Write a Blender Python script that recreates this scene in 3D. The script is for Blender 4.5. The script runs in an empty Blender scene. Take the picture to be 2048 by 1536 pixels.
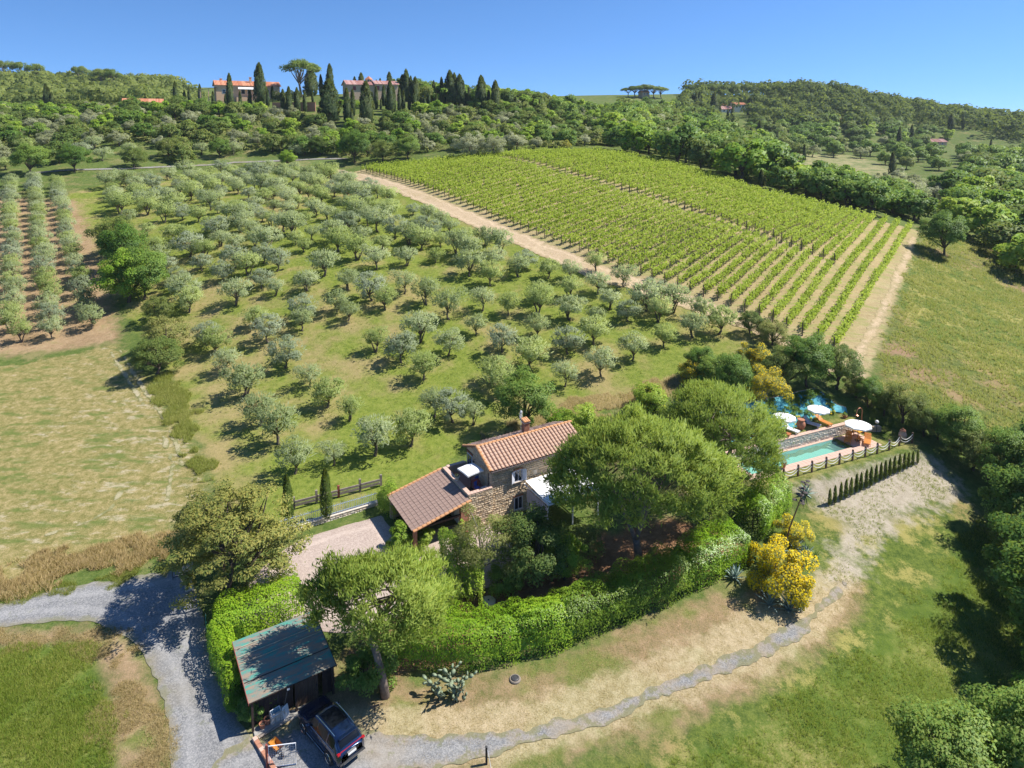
import bpy, bmesh, math, random
import numpy as np
from mathutils import Vector, Matrix

R = math.radians
rng = np.random.default_rng(7)
random.seed(7)
scene = bpy.context.scene
COL = scene.collection

# ------------------------------------------------------------------ camera, sky, sun, exposure
CAM_H, PITCH, FPX, Y0 = 36.0, R(6.0), 1340.0, 391.0
SUN = Vector((0.78, 0.17, 1.0)).normalized()          # direction towards the sun
cam = bpy.data.cameras.new('camera'); cam_ob = bpy.data.objects.new('camera', cam); COL.objects.link(cam_ob)
cam_ob.location = (0, 0, CAM_H); cam_ob.rotation_euler = (R(90) - PITCH, 0, 0)
cam.sensor_width = 36.0; cam.lens = FPX / 2048 * 36.0
cam.shift_y = -(768 - Y0) / 2048.0
cam.clip_start = 0.5; cam.clip_end = 12000
scene.camera = cam_ob

world = bpy.data.worlds.new('World'); scene.world = world; world.use_nodes = True
nt = world.node_tree; nt.nodes.clear()
sky = nt.nodes.new('ShaderNodeTexSky'); sky.sky_type = 'NISHITA'; sky.sun_disc = False
sky.sun_elevation = math.asin(SUN.z); sky.sun_rotation = math.atan2(SUN.x, SUN.y)
sky.altitude = 3000; sky.air_density = 1.0; sky.dust_density = 0.3; sky.ozone_density = 6.0
# clear summer sky: deep blue, only a thin pale band at the horizon
tc = nt.nodes.new('ShaderNodeTexCoord'); va = nt.nodes.new('ShaderNodeVectorMath'); va.operation = 'ADD'; va.inputs[1].default_value = (0, 0, .11)
vn_ = nt.nodes.new('ShaderNodeVectorMath'); vn_.operation = 'NORMALIZE'
nt.links.new(tc.outputs['Generated'], va.inputs[0]); nt.links.new(va.outputs[0], vn_.inputs[0]); nt.links.new(vn_.outputs[0], sky.inputs['Vector'])
hsv = nt.nodes.new('ShaderNodeHueSaturation'); hsv.inputs['Saturation'].default_value = 1.1; nt.links.new(sky.outputs[0], hsv.inputs['Color'])
bg = nt.nodes.new('ShaderNodeBackground'); bg.inputs['Strength'].default_value = 0.108
wo = nt.nodes.new('ShaderNodeOutputWorld')
nt.links.new(hsv.outputs[0], bg.inputs['Color']); nt.links.new(bg.outputs[0], wo.inputs['Surface'])

sl = bpy.data.lights.new('sun', 'SUN'); sl.energy = 4.2; sl.angle = R(0.53); sl.color = (1.0, 0.955, 0.88)
sun_ob = bpy.data.objects.new('sun', sl); COL.objects.link(sun_ob)
sun_ob.rotation_euler = (-SUN).to_track_quat('-Z', 'Y').to_euler(); sun_ob.location = (60, 20, 120)

scene.view_settings.view_transform = 'Standard'; scene.view_settings.look = 'None'
scene.view_settings.exposure = 0.88; scene.view_settings.gamma = 1.0
scene.view_settings.use_curve_mapping = False
scene.render.engine = 'CYCLES'
scene.cycles.max_bounces = 6; scene.cycles.diffuse_bounces = 4; scene.cycles.glossy_bounces = 3
scene.cycles.transmission_bounces = 5; scene.cycles.transparent_max_bounces = 6; scene.cycles.volume_bounces = 1
scene.cycles.caustics_reflective = False; scene.cycles.caustics_refractive = False
scene.cycles.use_denoising = True

# ------------------------------------------------------------------ picture <-> place
SP, CP = math.sin(PITCH), math.cos(PITCH)
def ray(px, py):
    x = (px - 1024.0) / FPX; y = -(py - Y0) / FPX
    return np.array([x, CP + y * SP, -SP + y * CP])
def pz(px, py, z):
    d = ray(px, py); t = (z - CAM_H) / d[2]
    return np.array([d[0] * t, d[1] * t, z])
def pdist(px, py, Y):
    d = ray(px, py); t = Y / d[1]
    return np.array([d[0] * t, Y, CAM_H + d[2] * t])

# ------------------------------------------------------------------ terrain heights
CZ = [  # (px, py, height)
 (100,1450,0),(300,1530,0),(660,1480,0),(1000,1500,-.2),(1400,1450,-.8),(1900,1500,-2),(-200,1500,0),(2300,1500,-3),
 (0,1230,.4),(330,1180,.6),(200,1050,1.2),(150,800,3.2),(0,900,2.2),(-300,1000,1.5),
 (700,1100,1.0),(985,1050,1.0),(1280,1125,.9),(1500,1200,.4),(1700,1150,-.2),(1950,1200,-1.4),(2200,1200,-2.5),
 (1650,1010,1.0),(1850,930,1.6),(2040,1000,-.5),
 (420,900,2.0),(700,900,2.4),(900,800,3.6),(600,750,4.4),(1000,760,4.6),(1300,720,6.2),(1480,650,7.8),
 (1380,780,4.8),(1720,740,6.6),(300,650,6.6),(100,650,6.6),(-200,650,7),
 (1000,450,16),(700,345,22.5),(1250,540,11.8),(1840,462,13.5),(1590,500,14),(1030,325,26),(1530,385,20),(1200,305,27.6),
 (1900,650,6.5),(2040,600,5.5),(1950,800,3.6),(2040,880,1.8),(2250,700,3),(1950,500,9.5),
 (0,400,19),(170,375,20.5),(450,325,24.5),(-250,420,18),(400,560,10.5),(700,560,11),(500,440,16.5)]
CY = [  # (px, py, distance)
 (470,200,290),(730,192,290),(270,208,335),(600,262,236),(300,285,215),(100,255,245),(100,320,190),(900,285,228),
 (1000,205,315),(1200,235,335),(1200,275,265),(900,210,300),(-100,255,260),(-100,200,420),
 (0,172,480),(150,180,480),(300,208,450),(380,222,450),
 (1350,262,345),(1650,330,330),(1550,300,390),(1750,372,262),(1900,400,215),(1400,310,300),
 (1480,222,560),(1480,288,430),(1640,185,600),(1820,222,620),(2000,250,650),(2060,300,430),(1900,292,480),(2200,260,600),(2200,330,330),
 (1290,194,560),(1380,188,620),(2060,420,200)]
CW = [(-100,450,52),(60,460,48),(-260,620,70),(-500,500,62),(-120,800,50),(150,900,45),(330,900,40),(600,900,20),(-900,900,40),(900,700,5),
      (0,1500,20),(1500,1500,0),(-1500,1500,20),(0,-40,0),(-100,-40,0),(100,-40,-3),(0,4000,0),(3000,4000,-10),(-3000,4000,0)]
ctrl = [pz(*c) for c in CZ] + [pdist(*c) for c in CY] + [np.array(c, float) for c in CW]
ctrl = np.array(ctrl)
_C = 9.0
def _phi(r2): return np.sqrt(r2 + _C * _C)
_n = len(ctrl)
_A = np.zeros((_n + 3, _n + 3)); _d = ctrl[:, None, :2] - ctrl[None, :, :2]
_A[:_n, :_n] = _phi((_d ** 2).sum(-1)) - np.eye(_n) * 1.5
_A[:_n, _n] = 1; _A[:_n, _n + 1:] = ctrl[:, :2]; _A[_n:, :_n] = _A[:_n, _n:].T
_w = np.linalg.solve(_A, np.concatenate([ctrl[:, 2], [0, 0, 0]]))
def h0(X, Y):
    X = np.asarray(X, float); Y = np.asarray(Y, float); sh = X.shape
    x = X.ravel(); y = Y.ravel(); z = _w[_n] + _w[_n + 1] * x + _w[_n + 2] * y
    if x.size < 3000:
        return (z + _phi((x[:, None] - ctrl[None, :, 0]) ** 2 + (y[:, None] - ctrl[None, :, 1]) ** 2) @ _w[:_n]).reshape(sh)
    for i in range(_n):
        z = z + _w[i] * _phi((x - ctrl[i, 0]) ** 2 + (y - ctrl[i, 1]) ** 2)
    return z.reshape(sh)

def sdist(poly, X, Y):
    """signed distance to a polygon, negative inside"""
    X = np.asarray(X, float); Y = np.asarray(Y, float)
    best = np.full(X.shape, 1e18); inside = np.zeros(X.shape, bool)
    n = len(poly)
    for i in range(n):
        ax, ay = poly[i][0], poly[i][1]; bx, by = poly[(i + 1) % n][0], poly[(i + 1) % n][1]
        ex, ey = bx - ax, by - ay; wx, wy = X - ax, Y - ay
        t = np.clip((wx * ex + wy * ey) / (ex * ex + ey * ey + 1e-12), 0, 1)
        best = np.minimum(best, (wx - ex * t) ** 2 + (wy - ey * t) ** 2)
        c = ((ay > Y) != (by > Y)) & (X < (bx - ax) * (Y - ay) / (by - ay + 1e-12) + ax)
        inside ^= c
    return np.where(inside, -1, 1) * np.sqrt(best)
def sstep(a, b, x):
    t = np.clip((x - a) / (b - a), 0, 1); return t * t * (3 - 2 * t)

# pads cut into the slope: house and courtyard, pool deck, upper lawn by the pool, shed floor
Z_HOUSE, Z_POOL, Z_LAWN = 1.0, 2.6, 3.75
PAD_HOUSE = [pz(x, y, Z_HOUSE)[:2] for x, y in ((575,1075),(760,1028),(860,1010),(960,975),(1180,930),(1330,1010),(1200,1130),(1000,1180),(700,1235),(520,1200))]
POOL_O = pz(1568.55, 946.3, 2.6); POOL_A = R(23.86)
def pool_xy(x, y): return np.array([POOL_O[0] + x*math.cos(POOL_A) - y*math.sin(POOL_A), POOL_O[1] + x*math.sin(POOL_A) + y*math.cos(POOL_A)])
PAD_POOL = [pool_xy(x, y) for x, y in ((-4,-1.6),(16.5,-1.6),(18.5,-1.2),(17.5,3.4),(-4,3.4))]
PAD_LAWN = [pool_xy(x, y) for x, y in ((-2,3.98),(14.5,3.98),(16,5.0),(-2,5.3))]
PAD_BANK = [pool_xy(x, y) for x, y in ((-1,7.6),(5,7.9),(12.5,7.9),(13,10),(-1,10.2))]
PAD_DECK = [pool_xy(x, y) for x, y in ((-2.6,.55),(9.6,.55),(9.6,2.9),(-2.6,2.9))]
PADS = [(PAD_HOUSE, Z_HOUSE, 3.0), (PAD_POOL, Z_POOL, 2.2), (PAD_BANK, 6.1, 2.6), (PAD_LAWN, Z_LAWN, 0.3), (PAD_DECK, 1.9, 0.3)]
_pb = np.array([q for p_ in PADS for q in p_[0]]); _pb0 = _pb.min(0) - 4; _pb1 = _pb.max(0) + 4
def h(X, Y):
    X = np.asarray(X, float); Y = np.asarray(Y, float); z = h0(X, Y)
    near = (X > _pb0[0]) & (X < _pb1[0]) & (Y > _pb0[1]) & (Y < _pb1[1])
    if near.any():
        zn = z[near]; xn = X[near]; yn = Y[near]
        for poly, zz, fall in PADS:
            w = 1 - sstep(0, fall, sdist(poly, xn, yn)); zn = zn * (1 - w) + zz * w
        z[near] = zn
    return z
def hz(x, y): return float(h(np.array([x]), np.array([y]))[0])
def pg(px, py, far=700.0, back=None):
    """where the line of sight of a picture point meets the ground; beyond the skyline: on the ground at distance back"""
    d = ray(px, py)
    ts = np.concatenate([np.linspace(14, 120, 220), np.linspace(120.5, far, 500)]) / d[1]
    X, Y, Z = d[0] * ts, d[1] * ts, CAM_H + d[2] * ts
    below = Z < h(X, Y)
    i = int(np.argmax(below))
    if not below[i]:
        Yb = back or 300.0; X = d[0] * Yb / d[1]; return np.array([X, Yb, hz(X, Yb)])
    if i == 0: i = 1
    a, b = ts[i - 1], ts[i]
    for _ in range(18):
        m = (a + b) / 2
        if CAM_H + d[2] * m < hz(d[0] * m, d[1] * m): b = m
        else: a = m
    return np.array([d[0] * b, d[1] * b, hz(d[0] * b, d[1] * b)])
def pgs(pts): return [pg(x, y) for x, y in pts]
def proj(p):
    q = np.array(p, float) - np.array([0, 0, CAM_H])
    xc = q[0]; yc = q[1] * SP + q[2] * CP; zc = q[1] * CP - q[2] * SP
    return 1024 + FPX * xc / zc, Y0 - FPX * yc / zc
def scale_at(p): return FPX / (p[1] * CP)     # pixels of the 2048 picture per metre

# ------------------------------------------------------------------ mesh helpers
def mesh_np(name, V, F):
    """V (n,3); F list of arrays (m,k) with the same or different k"""
    me = bpy.data.meshes.new(name)
    V = np.ascontiguousarray(V, dtype=np.float32)
    if isinstance(F, np.ndarray): F = [F]
    F = [np.asarray(f, dtype=np.int32) for f in F if len(f)]
    me.vertices.add(len(V)); me.vertices.foreach_set('co', V.ravel())
    nl = sum(f.size for f in F); nf = sum(len(f) for f in F)
    me.loops.add(nl); me.loops.foreach_set('vertex_index', np.concatenate([f.ravel() for f in F]))
    me.polygons.add(nf)
    tot = np.concatenate([np.full(len(f), f.shape[1], np.int32) for f in F])
    start = np.concatenate([[0], np.cumsum(tot)[:-1]]).astype(np.int32)
    me.polygons.foreach_set('loop_start', start); me.polygons.foreach_set('loop_total', tot)
    me.update(calc_edges=True); me.validate()
    return me
def leaf_mesh(name, V, F, mode='crown', bn=None):
    """foliage: each leaf faces outwards and is shaded softly towards the outside and the sky"""
    V = np.asarray(V, float); k = F.shape[1]; fc = V[F]; c = fc.mean(1)
    n = np.cross(fc[:, 1]-fc[:, 0], fc[:, 2]-fc[:, 0]); n /= np.linalg.norm(n, axis=1, keepdims=True) + 1e-9
    if bn is None:
        if mode == 'up': bn = np.tile([0, 0, 1.0], (len(F), 1))
        else:
            lo = V.min(0); hi = V.max(0); ce = (lo+hi)/2; ce[2] = lo[2] + (hi[2]-lo[2])*.35
            bn = (c-ce)/(np.maximum(hi-lo, .01)/2); bn /= np.linalg.norm(bn, axis=1, keepdims=True) + 1e-9
            bn = bn*.75 + np.array([0, 0, .45])
    sgn = np.where((n*bn).sum(1) < 0, -1.0, 1.0); F = np.where(sgn[:, None] < 0, F[:, ::-1], F); n = n*sgn[:, None]
    N = n*(.45 if mode != 'up' else .3) + bn; N /= np.linalg.norm(N, axis=1, keepdims=True) + 1e-9
    me = mesh_np(name, V, F); vn = np.zeros((len(V), 3), np.float32); vn[F.ravel()] = np.repeat(N, k, 0)
    me.normals_split_custom_set_from_vertices(vn); return me
class MB:
    """collects shapes into one mesh"""
    def __init__(self): self.v = []; self.f = []
    def add(self, vs, fs):
        b = len(self.v); self.v += [tuple(map(float, v)) for v in vs]; self.f += [tuple(i + b for i in f) for f in fs]
    def box(self, x0, x1, y0, y1, z0, z1, bev=0.0, M=None):
        if bev:
            b = min(bev, (x1-x0)*.45, (y1-y0)*.45, (z1-z0)*.45)
            vs = []; ring = lambda ix, iz: [(x0+ix, y0+ix, iz), (x1-ix, y0+ix, iz), (x1-ix, y1-ix, iz), (x0+ix, y1-ix, iz)]
            for ix, iz in ((b, z0), (0, z0+b), (0, z1-b), (b, z1)): vs += ring(ix, iz)
            fs = [(3, 2, 1, 0), (12, 13, 14, 15)]
            for k in range(3):
                for i in range(4):
                    j = (i+1) % 4; fs.append((k*4+i, k*4+j, k*4+4+j, k*4+4+i))
        else:
            vs = [(x0,y0,z0),(x1,y0,z0),(x1,y1,z0),(x0,y1,z0),(x0,y0,z1),(x1,y0,z1),(x1,y1,z1),(x0,y1,z1)]
            fs = [(3,2,1,0),(4,5,6,7),(0,1,5,4),(1,2,6,5),(2,3,7,6),(3,0,4,7)]
        if M is not None: vs = [M @ Vector(v) for v in vs]
        self.add(vs, fs); return self
    def tube(self, pts, rad, n=8, cap=True):
        pts = [Vector(p) for p in pts]
        if not hasattr(rad, '__len__'): rad = [rad] * len(pts)
        vs = []; up = None
        for i, p in enumerate(pts):
            t = (pts[min(i+1, len(pts)-1)] - pts[max(i-1, 0)]).normalized()
            if up is None: up = Vector((0, 0, 1)) if abs(t.z) < .9 else Vector((1, 0, 0))
            a = t.cross(up).normalized(); b = a.cross(t).normalized(); up = b
            for k in range(n):
                w = 2*math.pi*k/n; vs.append(p + (a*math.cos(w) + b*math.sin(w)) * rad[i])
        fs = []
        for i in range(len(pts)-1):
            for k in range(n):
                l = (k+1) % n; fs.append((i*n+k, i*n+l, (i+1)*n+l, (i+1)*n+k))
        if cap:
            fs.append(tuple(range(n-1, -1, -1))); fs.append(tuple(range((len(pts)-1)*n, len(pts)*n)))
        self.add(vs, fs); return self
    def lathe(self, prof, n=16, c=(0, 0, 0), sx=1, sy=1):
        vs = []; fs = []
        for r, z in prof:
            for k in range(n):
                w = 2*math.pi*k/n; vs.append((c[0]+r*math.cos(w)*sx, c[1]+r*math.sin(w)*sy, c[2]+z))
        for i in range(len(prof)-1):
            for k in range(n):
                l = (k+1) % n; fs.append((i*n+k, i*n+l, (i+1)*n+l, (i+1)*n+k))
        fs.append(tuple(range(n-1, -1, -1))); fs.append(tuple(range((len(prof)-1)*n, len(prof)*n)))
        self.add(vs, fs); return self
    def quad(self, a, b, c, d): self.add([a, b, c, d], [(0, 1, 2, 3)]); return self
    def prism(self, poly, z0, z1):
        n = len(poly); vs = [(p[0], p[1], z0) for p in poly] + [(p[0], p[1], z1) for p in poly]
        fs = [tuple(range(n-1, -1, -1)), tuple(range(n, 2*n))] + [(i, (i+1) % n, n+(i+1) % n, n+i) for i in range(n)]
        self.add(vs, fs); return self
    def mesh(self, name, mat=None, smooth=False):
        me = bpy.data.meshes.new(name); me.from_pydata(self.v, [], self.f)
        if mat: me.materials.append(mat)
        if smooth: me.polygons.foreach_set('use_smooth', [True]*len(me.polygons))
        me.update(); return me
    def build(self, name, mat=None, parent=None, smooth=False, **kw):
        return link(name, self.mesh(name, mat, smooth), parent, **kw)
def link(name, data, parent=None, loc=None, rz=None, scale=None, **tags):
    o = bpy.data.objects.new(name, data); COL.objects.link(o)
    if parent is not None: o.parent = parent
    if loc is not None: o.location = tuple(float(v) for v in loc)
    if rz is not None: o.rotation_euler = (0, 0, rz)
    if scale is not None: o.scale = (scale,)*3 if not hasattr(scale, '__len__') else scale
    for k, v in tags.items(): o[k] = v
    return o
def thing(name, label, category, loc=(0, 0, 0), rz=0, group=None, scale=None):
    o = link(name, None, None, loc, rz, scale, label=label, category=category)
    if group: o['group'] = group
    o.empty_display_size = .3
    return o

# ------------------------------------------------------------------ material helpers
class NT:
    def __init__(self, name):
        self.m = bpy.data.materials.new(name); self.m.use_nodes = True
        self.t = self.m.node_tree; self.t.nodes.clear()
        self.out = self.t.nodes.new('ShaderNodeOutputMaterial')
    def n(self, kind, **kw):
        nd = self.t.nodes.new('ShaderNode' + kind)
        for k, v in kw.items(): setattr(nd, k, v)
        return nd
    def l(self, a, b): self.t.links.new(a, b)
    def val(self, sock, v):
        if hasattr(v, 'is_linked') or hasattr(v, 'links'): self.l(v, sock)
        else: sock.default_value = v
    def noise(self, scale, detail=3, rough=.55, coord=None, dist=0.0, dim='3D'):
        nd = self.n('TexNoise'); nd.inputs['Scale'].default_value = scale; nd.inputs['Detail'].default_value = detail
        nd.inputs['Roughness'].default_value = rough; nd.inputs['Distortion'].default_value = dist
        if coord is not None: self.l(coord, nd.inputs['Vector'])
        return nd.outputs['Fac']
    def math(self, op, a, b=None, c=None, clamp=False):
        nd = self.n('Math', operation=op); nd.use_clamp = clamp
        self.val(nd.inputs[0], a)
        if b is not None: self.val(nd.inputs[1], b)
        if c is not None: self.val(nd.inputs[2], c)
        return nd.outputs[0]
    def rng(self, v, a, b, lo=0.0, hi=1.0, smooth=True):
        nd = self.n('MapRange'); nd.interpolation_type = 'SMOOTHSTEP' if smooth else 'LINEAR'
        self.val(nd.inputs['Value'], v); nd.inputs['From Min'].default_value = a; nd.inputs['From Max'].default_value = b
        nd.inputs['To Min'].default_value = lo; nd.inputs['To Max'].default_value = hi
        return nd.outputs['Result']
    def mix(self, f, a, b, mode='MIX'):
        nd = self.n('Mix', data_type='RGBA', blend_type=mode); self.val(nd.inputs[0], f)
        for s, v in ((nd.inputs[6], a), (nd.inputs[7], b)):
            if isinstance(v, tuple): s.default_value = v if len(v) == 4 else (*v, 1)
            else: self.l(v, s)
        return nd.outputs[2]
    def ramp(self, f, stops):
        nd = self.n('ValToRGB'); el = nd.color_ramp.elements
        while len(el) < len(stops): el.new(.5)
        for e, (p, c) in zip(el, stops): e.position = p; e.color = (*c, 1)
        self.l(f, nd.inputs[0]); return nd.outputs[0]
    def bump(self, hgt, strength=.5, dist=.1):
        nd = self.n('Bump'); nd.inputs['Strength'].default_value = strength; nd.inputs['Distance'].default_value = dist
        self.l(hgt, nd.inputs['Height']); return nd.outputs[0]
    def bsdf(self, color, rough=.8, spec=.3, normal=None, metal=0.0, **kw):
        b = self.n('BsdfPrincipled')
        if isinstance(color, tuple): b.inputs['Base Color'].default_value = (*color[:3], 1)
        else: self.l(color, b.inputs['Base Color'])
        self.val(b.inputs['Roughness'], rough); b.inputs['Specular IOR Level'].default_value = spec
        b.inputs['Metallic'].default_value = metal
        for k, v in kw.items(): b.inputs[k.replace('_', ' ')].default_value = v
        if normal is not None: self.l(normal, b.inputs['Normal'])
        self.l(b.outputs[0], self.out.inputs['Surface']); return b
    def obj(self): return self.n('TexCoord').outputs['Object']
    def pos(self): return self.n('NewGeometry').outputs['Position']
def mat_plain(name, col, rough=.7, var=.25, scale=6.0, spec=.3, metal=0.0, bump=.15):
    """a colour with blotches, grain and slight relief"""
    t = NT(name); p = t.obj()
    a = t.noise(scale, 4, .6, p); b = t.noise(scale*9, 3, .6, p)
    f = t.math('ADD', t.math('MULTIPLY', a, .65), t.math('MULTIPLY', b, .35))
    lo = tuple(c*(1-var) for c in col); hi = tuple(min(1, c*(1+var)) for c in col)
    c = t.ramp(f, [(.3, lo), (.7, hi)])
    t.bsdf(c, rough, spec, t.bump(f, bump, .02) if bump else None, metal); return t.m
def mat_leaf(name, dark, mid, light, trans=.25, rough=.55, spec=.25, nscale=.5, extra=None, tree_var=.35):
    """leaf colours vary by leaf, by patch and by plant"""
    t = NT(name); g = t.n('NewGeometry'); oi = t.n('ObjectInfo')
    patch = t.noise(nscale, 2, .5, t.n('TexCoord').outputs['Object'])
    f = t.math('ADD', t.math('MULTIPLY', g.outputs['Random Per Island'], .5), t.math('MULTIPLY', patch, .55))
    f = t.math('ADD', f, t.math('MULTIPLY_ADD', oi.outputs['Random'], tree_var, -.5*tree_var))
    c = t.ramp(f, [(.2, dark), (.52, mid), (.85, light)])
    if extra:
        col, thr = extra
        r2 = t.math('FRACT', t.math('MULTIPLY', g.outputs['Random Per Island'], 17.31))
        c = t.mix(t.math('LESS_THAN', r2, thr), c, col)
    b = t.n('BsdfPrincipled'); t.l(c, b.inputs['Base Color']); b.inputs['Roughness'].default_value = rough
    b.inputs['Specular IOR Level'].default_value = spec*.6
    tr = t.n('BsdfTranslucent'); t.l(t.mix(.3, c, (.45, .52, .06)), tr.inputs['Color'])
    mx = t.n('MixShader'); mx.inputs[0].default_value = max(trans, .25 + trans*.6)
    t.l(b.outputs[0], mx.inputs[1]); t.l(tr.outputs[0], mx.inputs[2]); t.l(mx.outputs[0], t.out.inputs['Surface'])
    return t.m

# ------------------------------------------------------------------ ground zones (outlines on the ground)
def P2(pts): return [p[:2] for p in pgs(pts)]
Z_GROVE = P2([(120,395),(190,372),(450,335),(690,350),(860,400),(1000,470),(1250,555),(1420,615),(1520,670),(1480,705),(1380,745),(1250,800),(1180,840),(1060,862),(960,890),(880,945),(760,1000),(580,1050),(500,1050),(440,990),(390,850),(330,720),(260,640),(205,560)])
Z_FIELD = P2([(-250,760),(0,735),(120,715),(230,690),(290,760),(340,830),(400,900),(410,970),(330,1080),(200,1120),(0,1170),(-300,1230)])
Z_SOIL = P2([(-300,700),(0,712),(130,700),(235,680),(225,600),(190,480),(150,400),(0,395),(-300,420)])
Z_VINE = P2([(690,352),(720,340),(1000,312),(1200,306),(1320,326),(1530,388),(1700,430),(1838,462),(1820,530),(1775,660),(1740,760),(1710,745),(1640,690),(1500,640),(1250,562),(1000,470),(860,405)])
Z_SAND = P2([(1590,970),(1700,940),(1830,905),(1880,930),(1920,985),(1860,1010),(1790,1040),(1740,1090),(1700,1160),(1650,1160),(1690,1050),(1630,1010)])
Z_DRY = P2([(560,1300),(700,1330),(760,1345),(830,1365),(1000,1345),(1150,1300),(1300,1240),(1420,1190),(1500,1170),(1560,1200),(1640,1190),(1690,1165),(1730,1165),(1715,1230),(1640,1310),(1500,1385),(1330,1460),(1100,1530),(1000,1560),(540,1560),(560,1450)])
Z_LUSH = P2([(-200,1310),(60,1300),(150,1285),(190,1320),(215,1400),(222,1480),(235,1580),(-200,1600)])
Z_LUSH2 = P2([(1180,1600),(1380,1500),(1560,1420),(1700,1330),(1800,1230),(1900,1130),(1960,1040),(2010,1000),(2300,1100),(2300,1600)])
Z_MIX = P2([(1590,1005),(1640,1000),(1690,1050),(1760,1060),(1860,1010),(1920,985),(1985,1020),(1930,1120),(1830,1230),(1720,1340),(1570,1440),(1390,1520),(1180,1620),(1080,1560),(1330,1450),(1500,1380),(1640,1310),(1660,1180),(1620,1080)])
Z_MULCH = P2([(700,1300),(860,1200),(980,1180),(1060,1120),(1180,1080),(1300,1040),(1460,1060),(1490,1090),(1400,1150),(1280,1200),(1150,1240),(1000,1290),(850,1340),(720,1350)])
Z_WILD = P2([(1745,765),(1780,660),(1825,530),(1850,470),(1930,480),(2150,540),(2200,800),(2150,960),(1960,900),(1880,840),(1800,780)])
Z_FARM = [P2([(1540,300),(1700,310),(1790,335),(1900,400),(1800,420),(1700,390),(1600,350),(1545,330)])]
Z_VERGE = P2([(60,1262),(190,1255),(245,1285),(290,1340),(330,1440),(340,1580),(228,1580),(222,1480),(210,1390),(180,1310),(120,1285),(-100,1290),(-100,1262)])
Z_TERR = P2([(0,300),(350,300),(560,330),(700,330),(680,318),(430,310),(150,290),(0,285)])

def linedist(pts, hw):
    """distance to a polyline minus its half width (one width per point)"""
    def f(X, Y):
        best = np.full(X.shape, 1e9)
        for (a, wa), (b, wb) in zip(zip(pts[:-1], hw[:-1]), zip(pts[1:], hw[1:])):
            ex, ey = b[0]-a[0], b[1]-a[1]; t = np.clip(((X-a[0])*ex+(Y-a[1])*ey)/(ex*ex+ey*ey), 0, 1)
            best = np.minimum(best, np.hypot(X-a[0]-ex*t, Y-a[1]-ey*t) - (wa+(wb-wa)*t))
        return best
    return f
pth = P2([(500,1560),(600,1525),(720,1512),(900,1500),(1050,1475),(1200,1432),(1300,1391),(1400,1352),(1500,1312),(1590,1262),(1655,1203),(1690,1168)])
def ground_mesh():
    # rows get longer with distance; the sheet goes on to the horizon
    ys = [-60.0]
    while ys[-1] < 5200:
        y = ys[-1]; ys.append(y + (4.0 if y < 14 else 0.46 if y < 100 else 0.46 + (y - 100) * 0.0125))
    ys = np.array(ys); nu = 340
    u = np.linspace(-1, 1, nu); u = np.sign(u) * (np.abs(u) ** 1.15)
    W = np.maximum(75.0, np.where(ys < 100, 75 + ys * .5, 125 + (ys - 100) * 1.45))
    X = u[None, :] * W[:, None]; Y = np.repeat(ys[:, None], nu, 1)
    Z = h(X, Y)
    V = np.stack([X, Y, Z], -1).reshape(-1, 3)
    i = np.arange(len(ys) - 1)[:, None] * nu + np.arange(nu - 1)[None, :]
    F = np.stack([i, i + 1, i + nu + 1, i + nu], -1).reshape(-1, 4)
    me = mesh_np('ground', V, F); me.polygons.foreach_set('use_smooth', np.ones(len(F), bool))
    def wt(*polys, soft=2.5):
        d = np.min([sdist(p, X, Y) for p in polys], 0); return (0.5 - d / (2 * soft)).clip(0, 1).ravel()
    groups = [('zone_a', [wt(Z_GROVE), wt(Z_FIELD), wt(Z_SOIL, soft=3)]), ('zone_b', [wt(Z_VINE), wt(Z_SAND, soft=4), wt(Z_DRY, Z_VERGE, soft=2)]),
              ('zone_c', [wt(Z_LUSH, Z_LUSH2, PAD_LAWN, PAD_POOL, PAD_DECK, soft=1.2), wt(Z_MULCH, soft=2), wt(Z_WILD, Z_MIX, soft=3)]),
              ('zone_d', [wt(*Z_FARM, soft=8), wt(Z_TERR, soft=4), (0.5 - linedist(pth, [2.6,2.4,2.2,2.0,1.7,1.6,1.7,1.8,2.0,2.0,1.6,1.2])(X, Y - .7)/3.0).clip(0, 1).ravel()])]
    for nm, ws in groups:
        at = me.color_attributes.new(nm, 'FLOAT_COLOR', 'POINT')
        at.data.foreach_set('color', np.stack(ws + [np.ones(X.size)], -1).astype(np.float32).ravel())
    return me, W, ys
VROW = np.array([0.60, 0.80])        # direction of the vine rows
VPER = np.array([0.80, -0.60])
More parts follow.
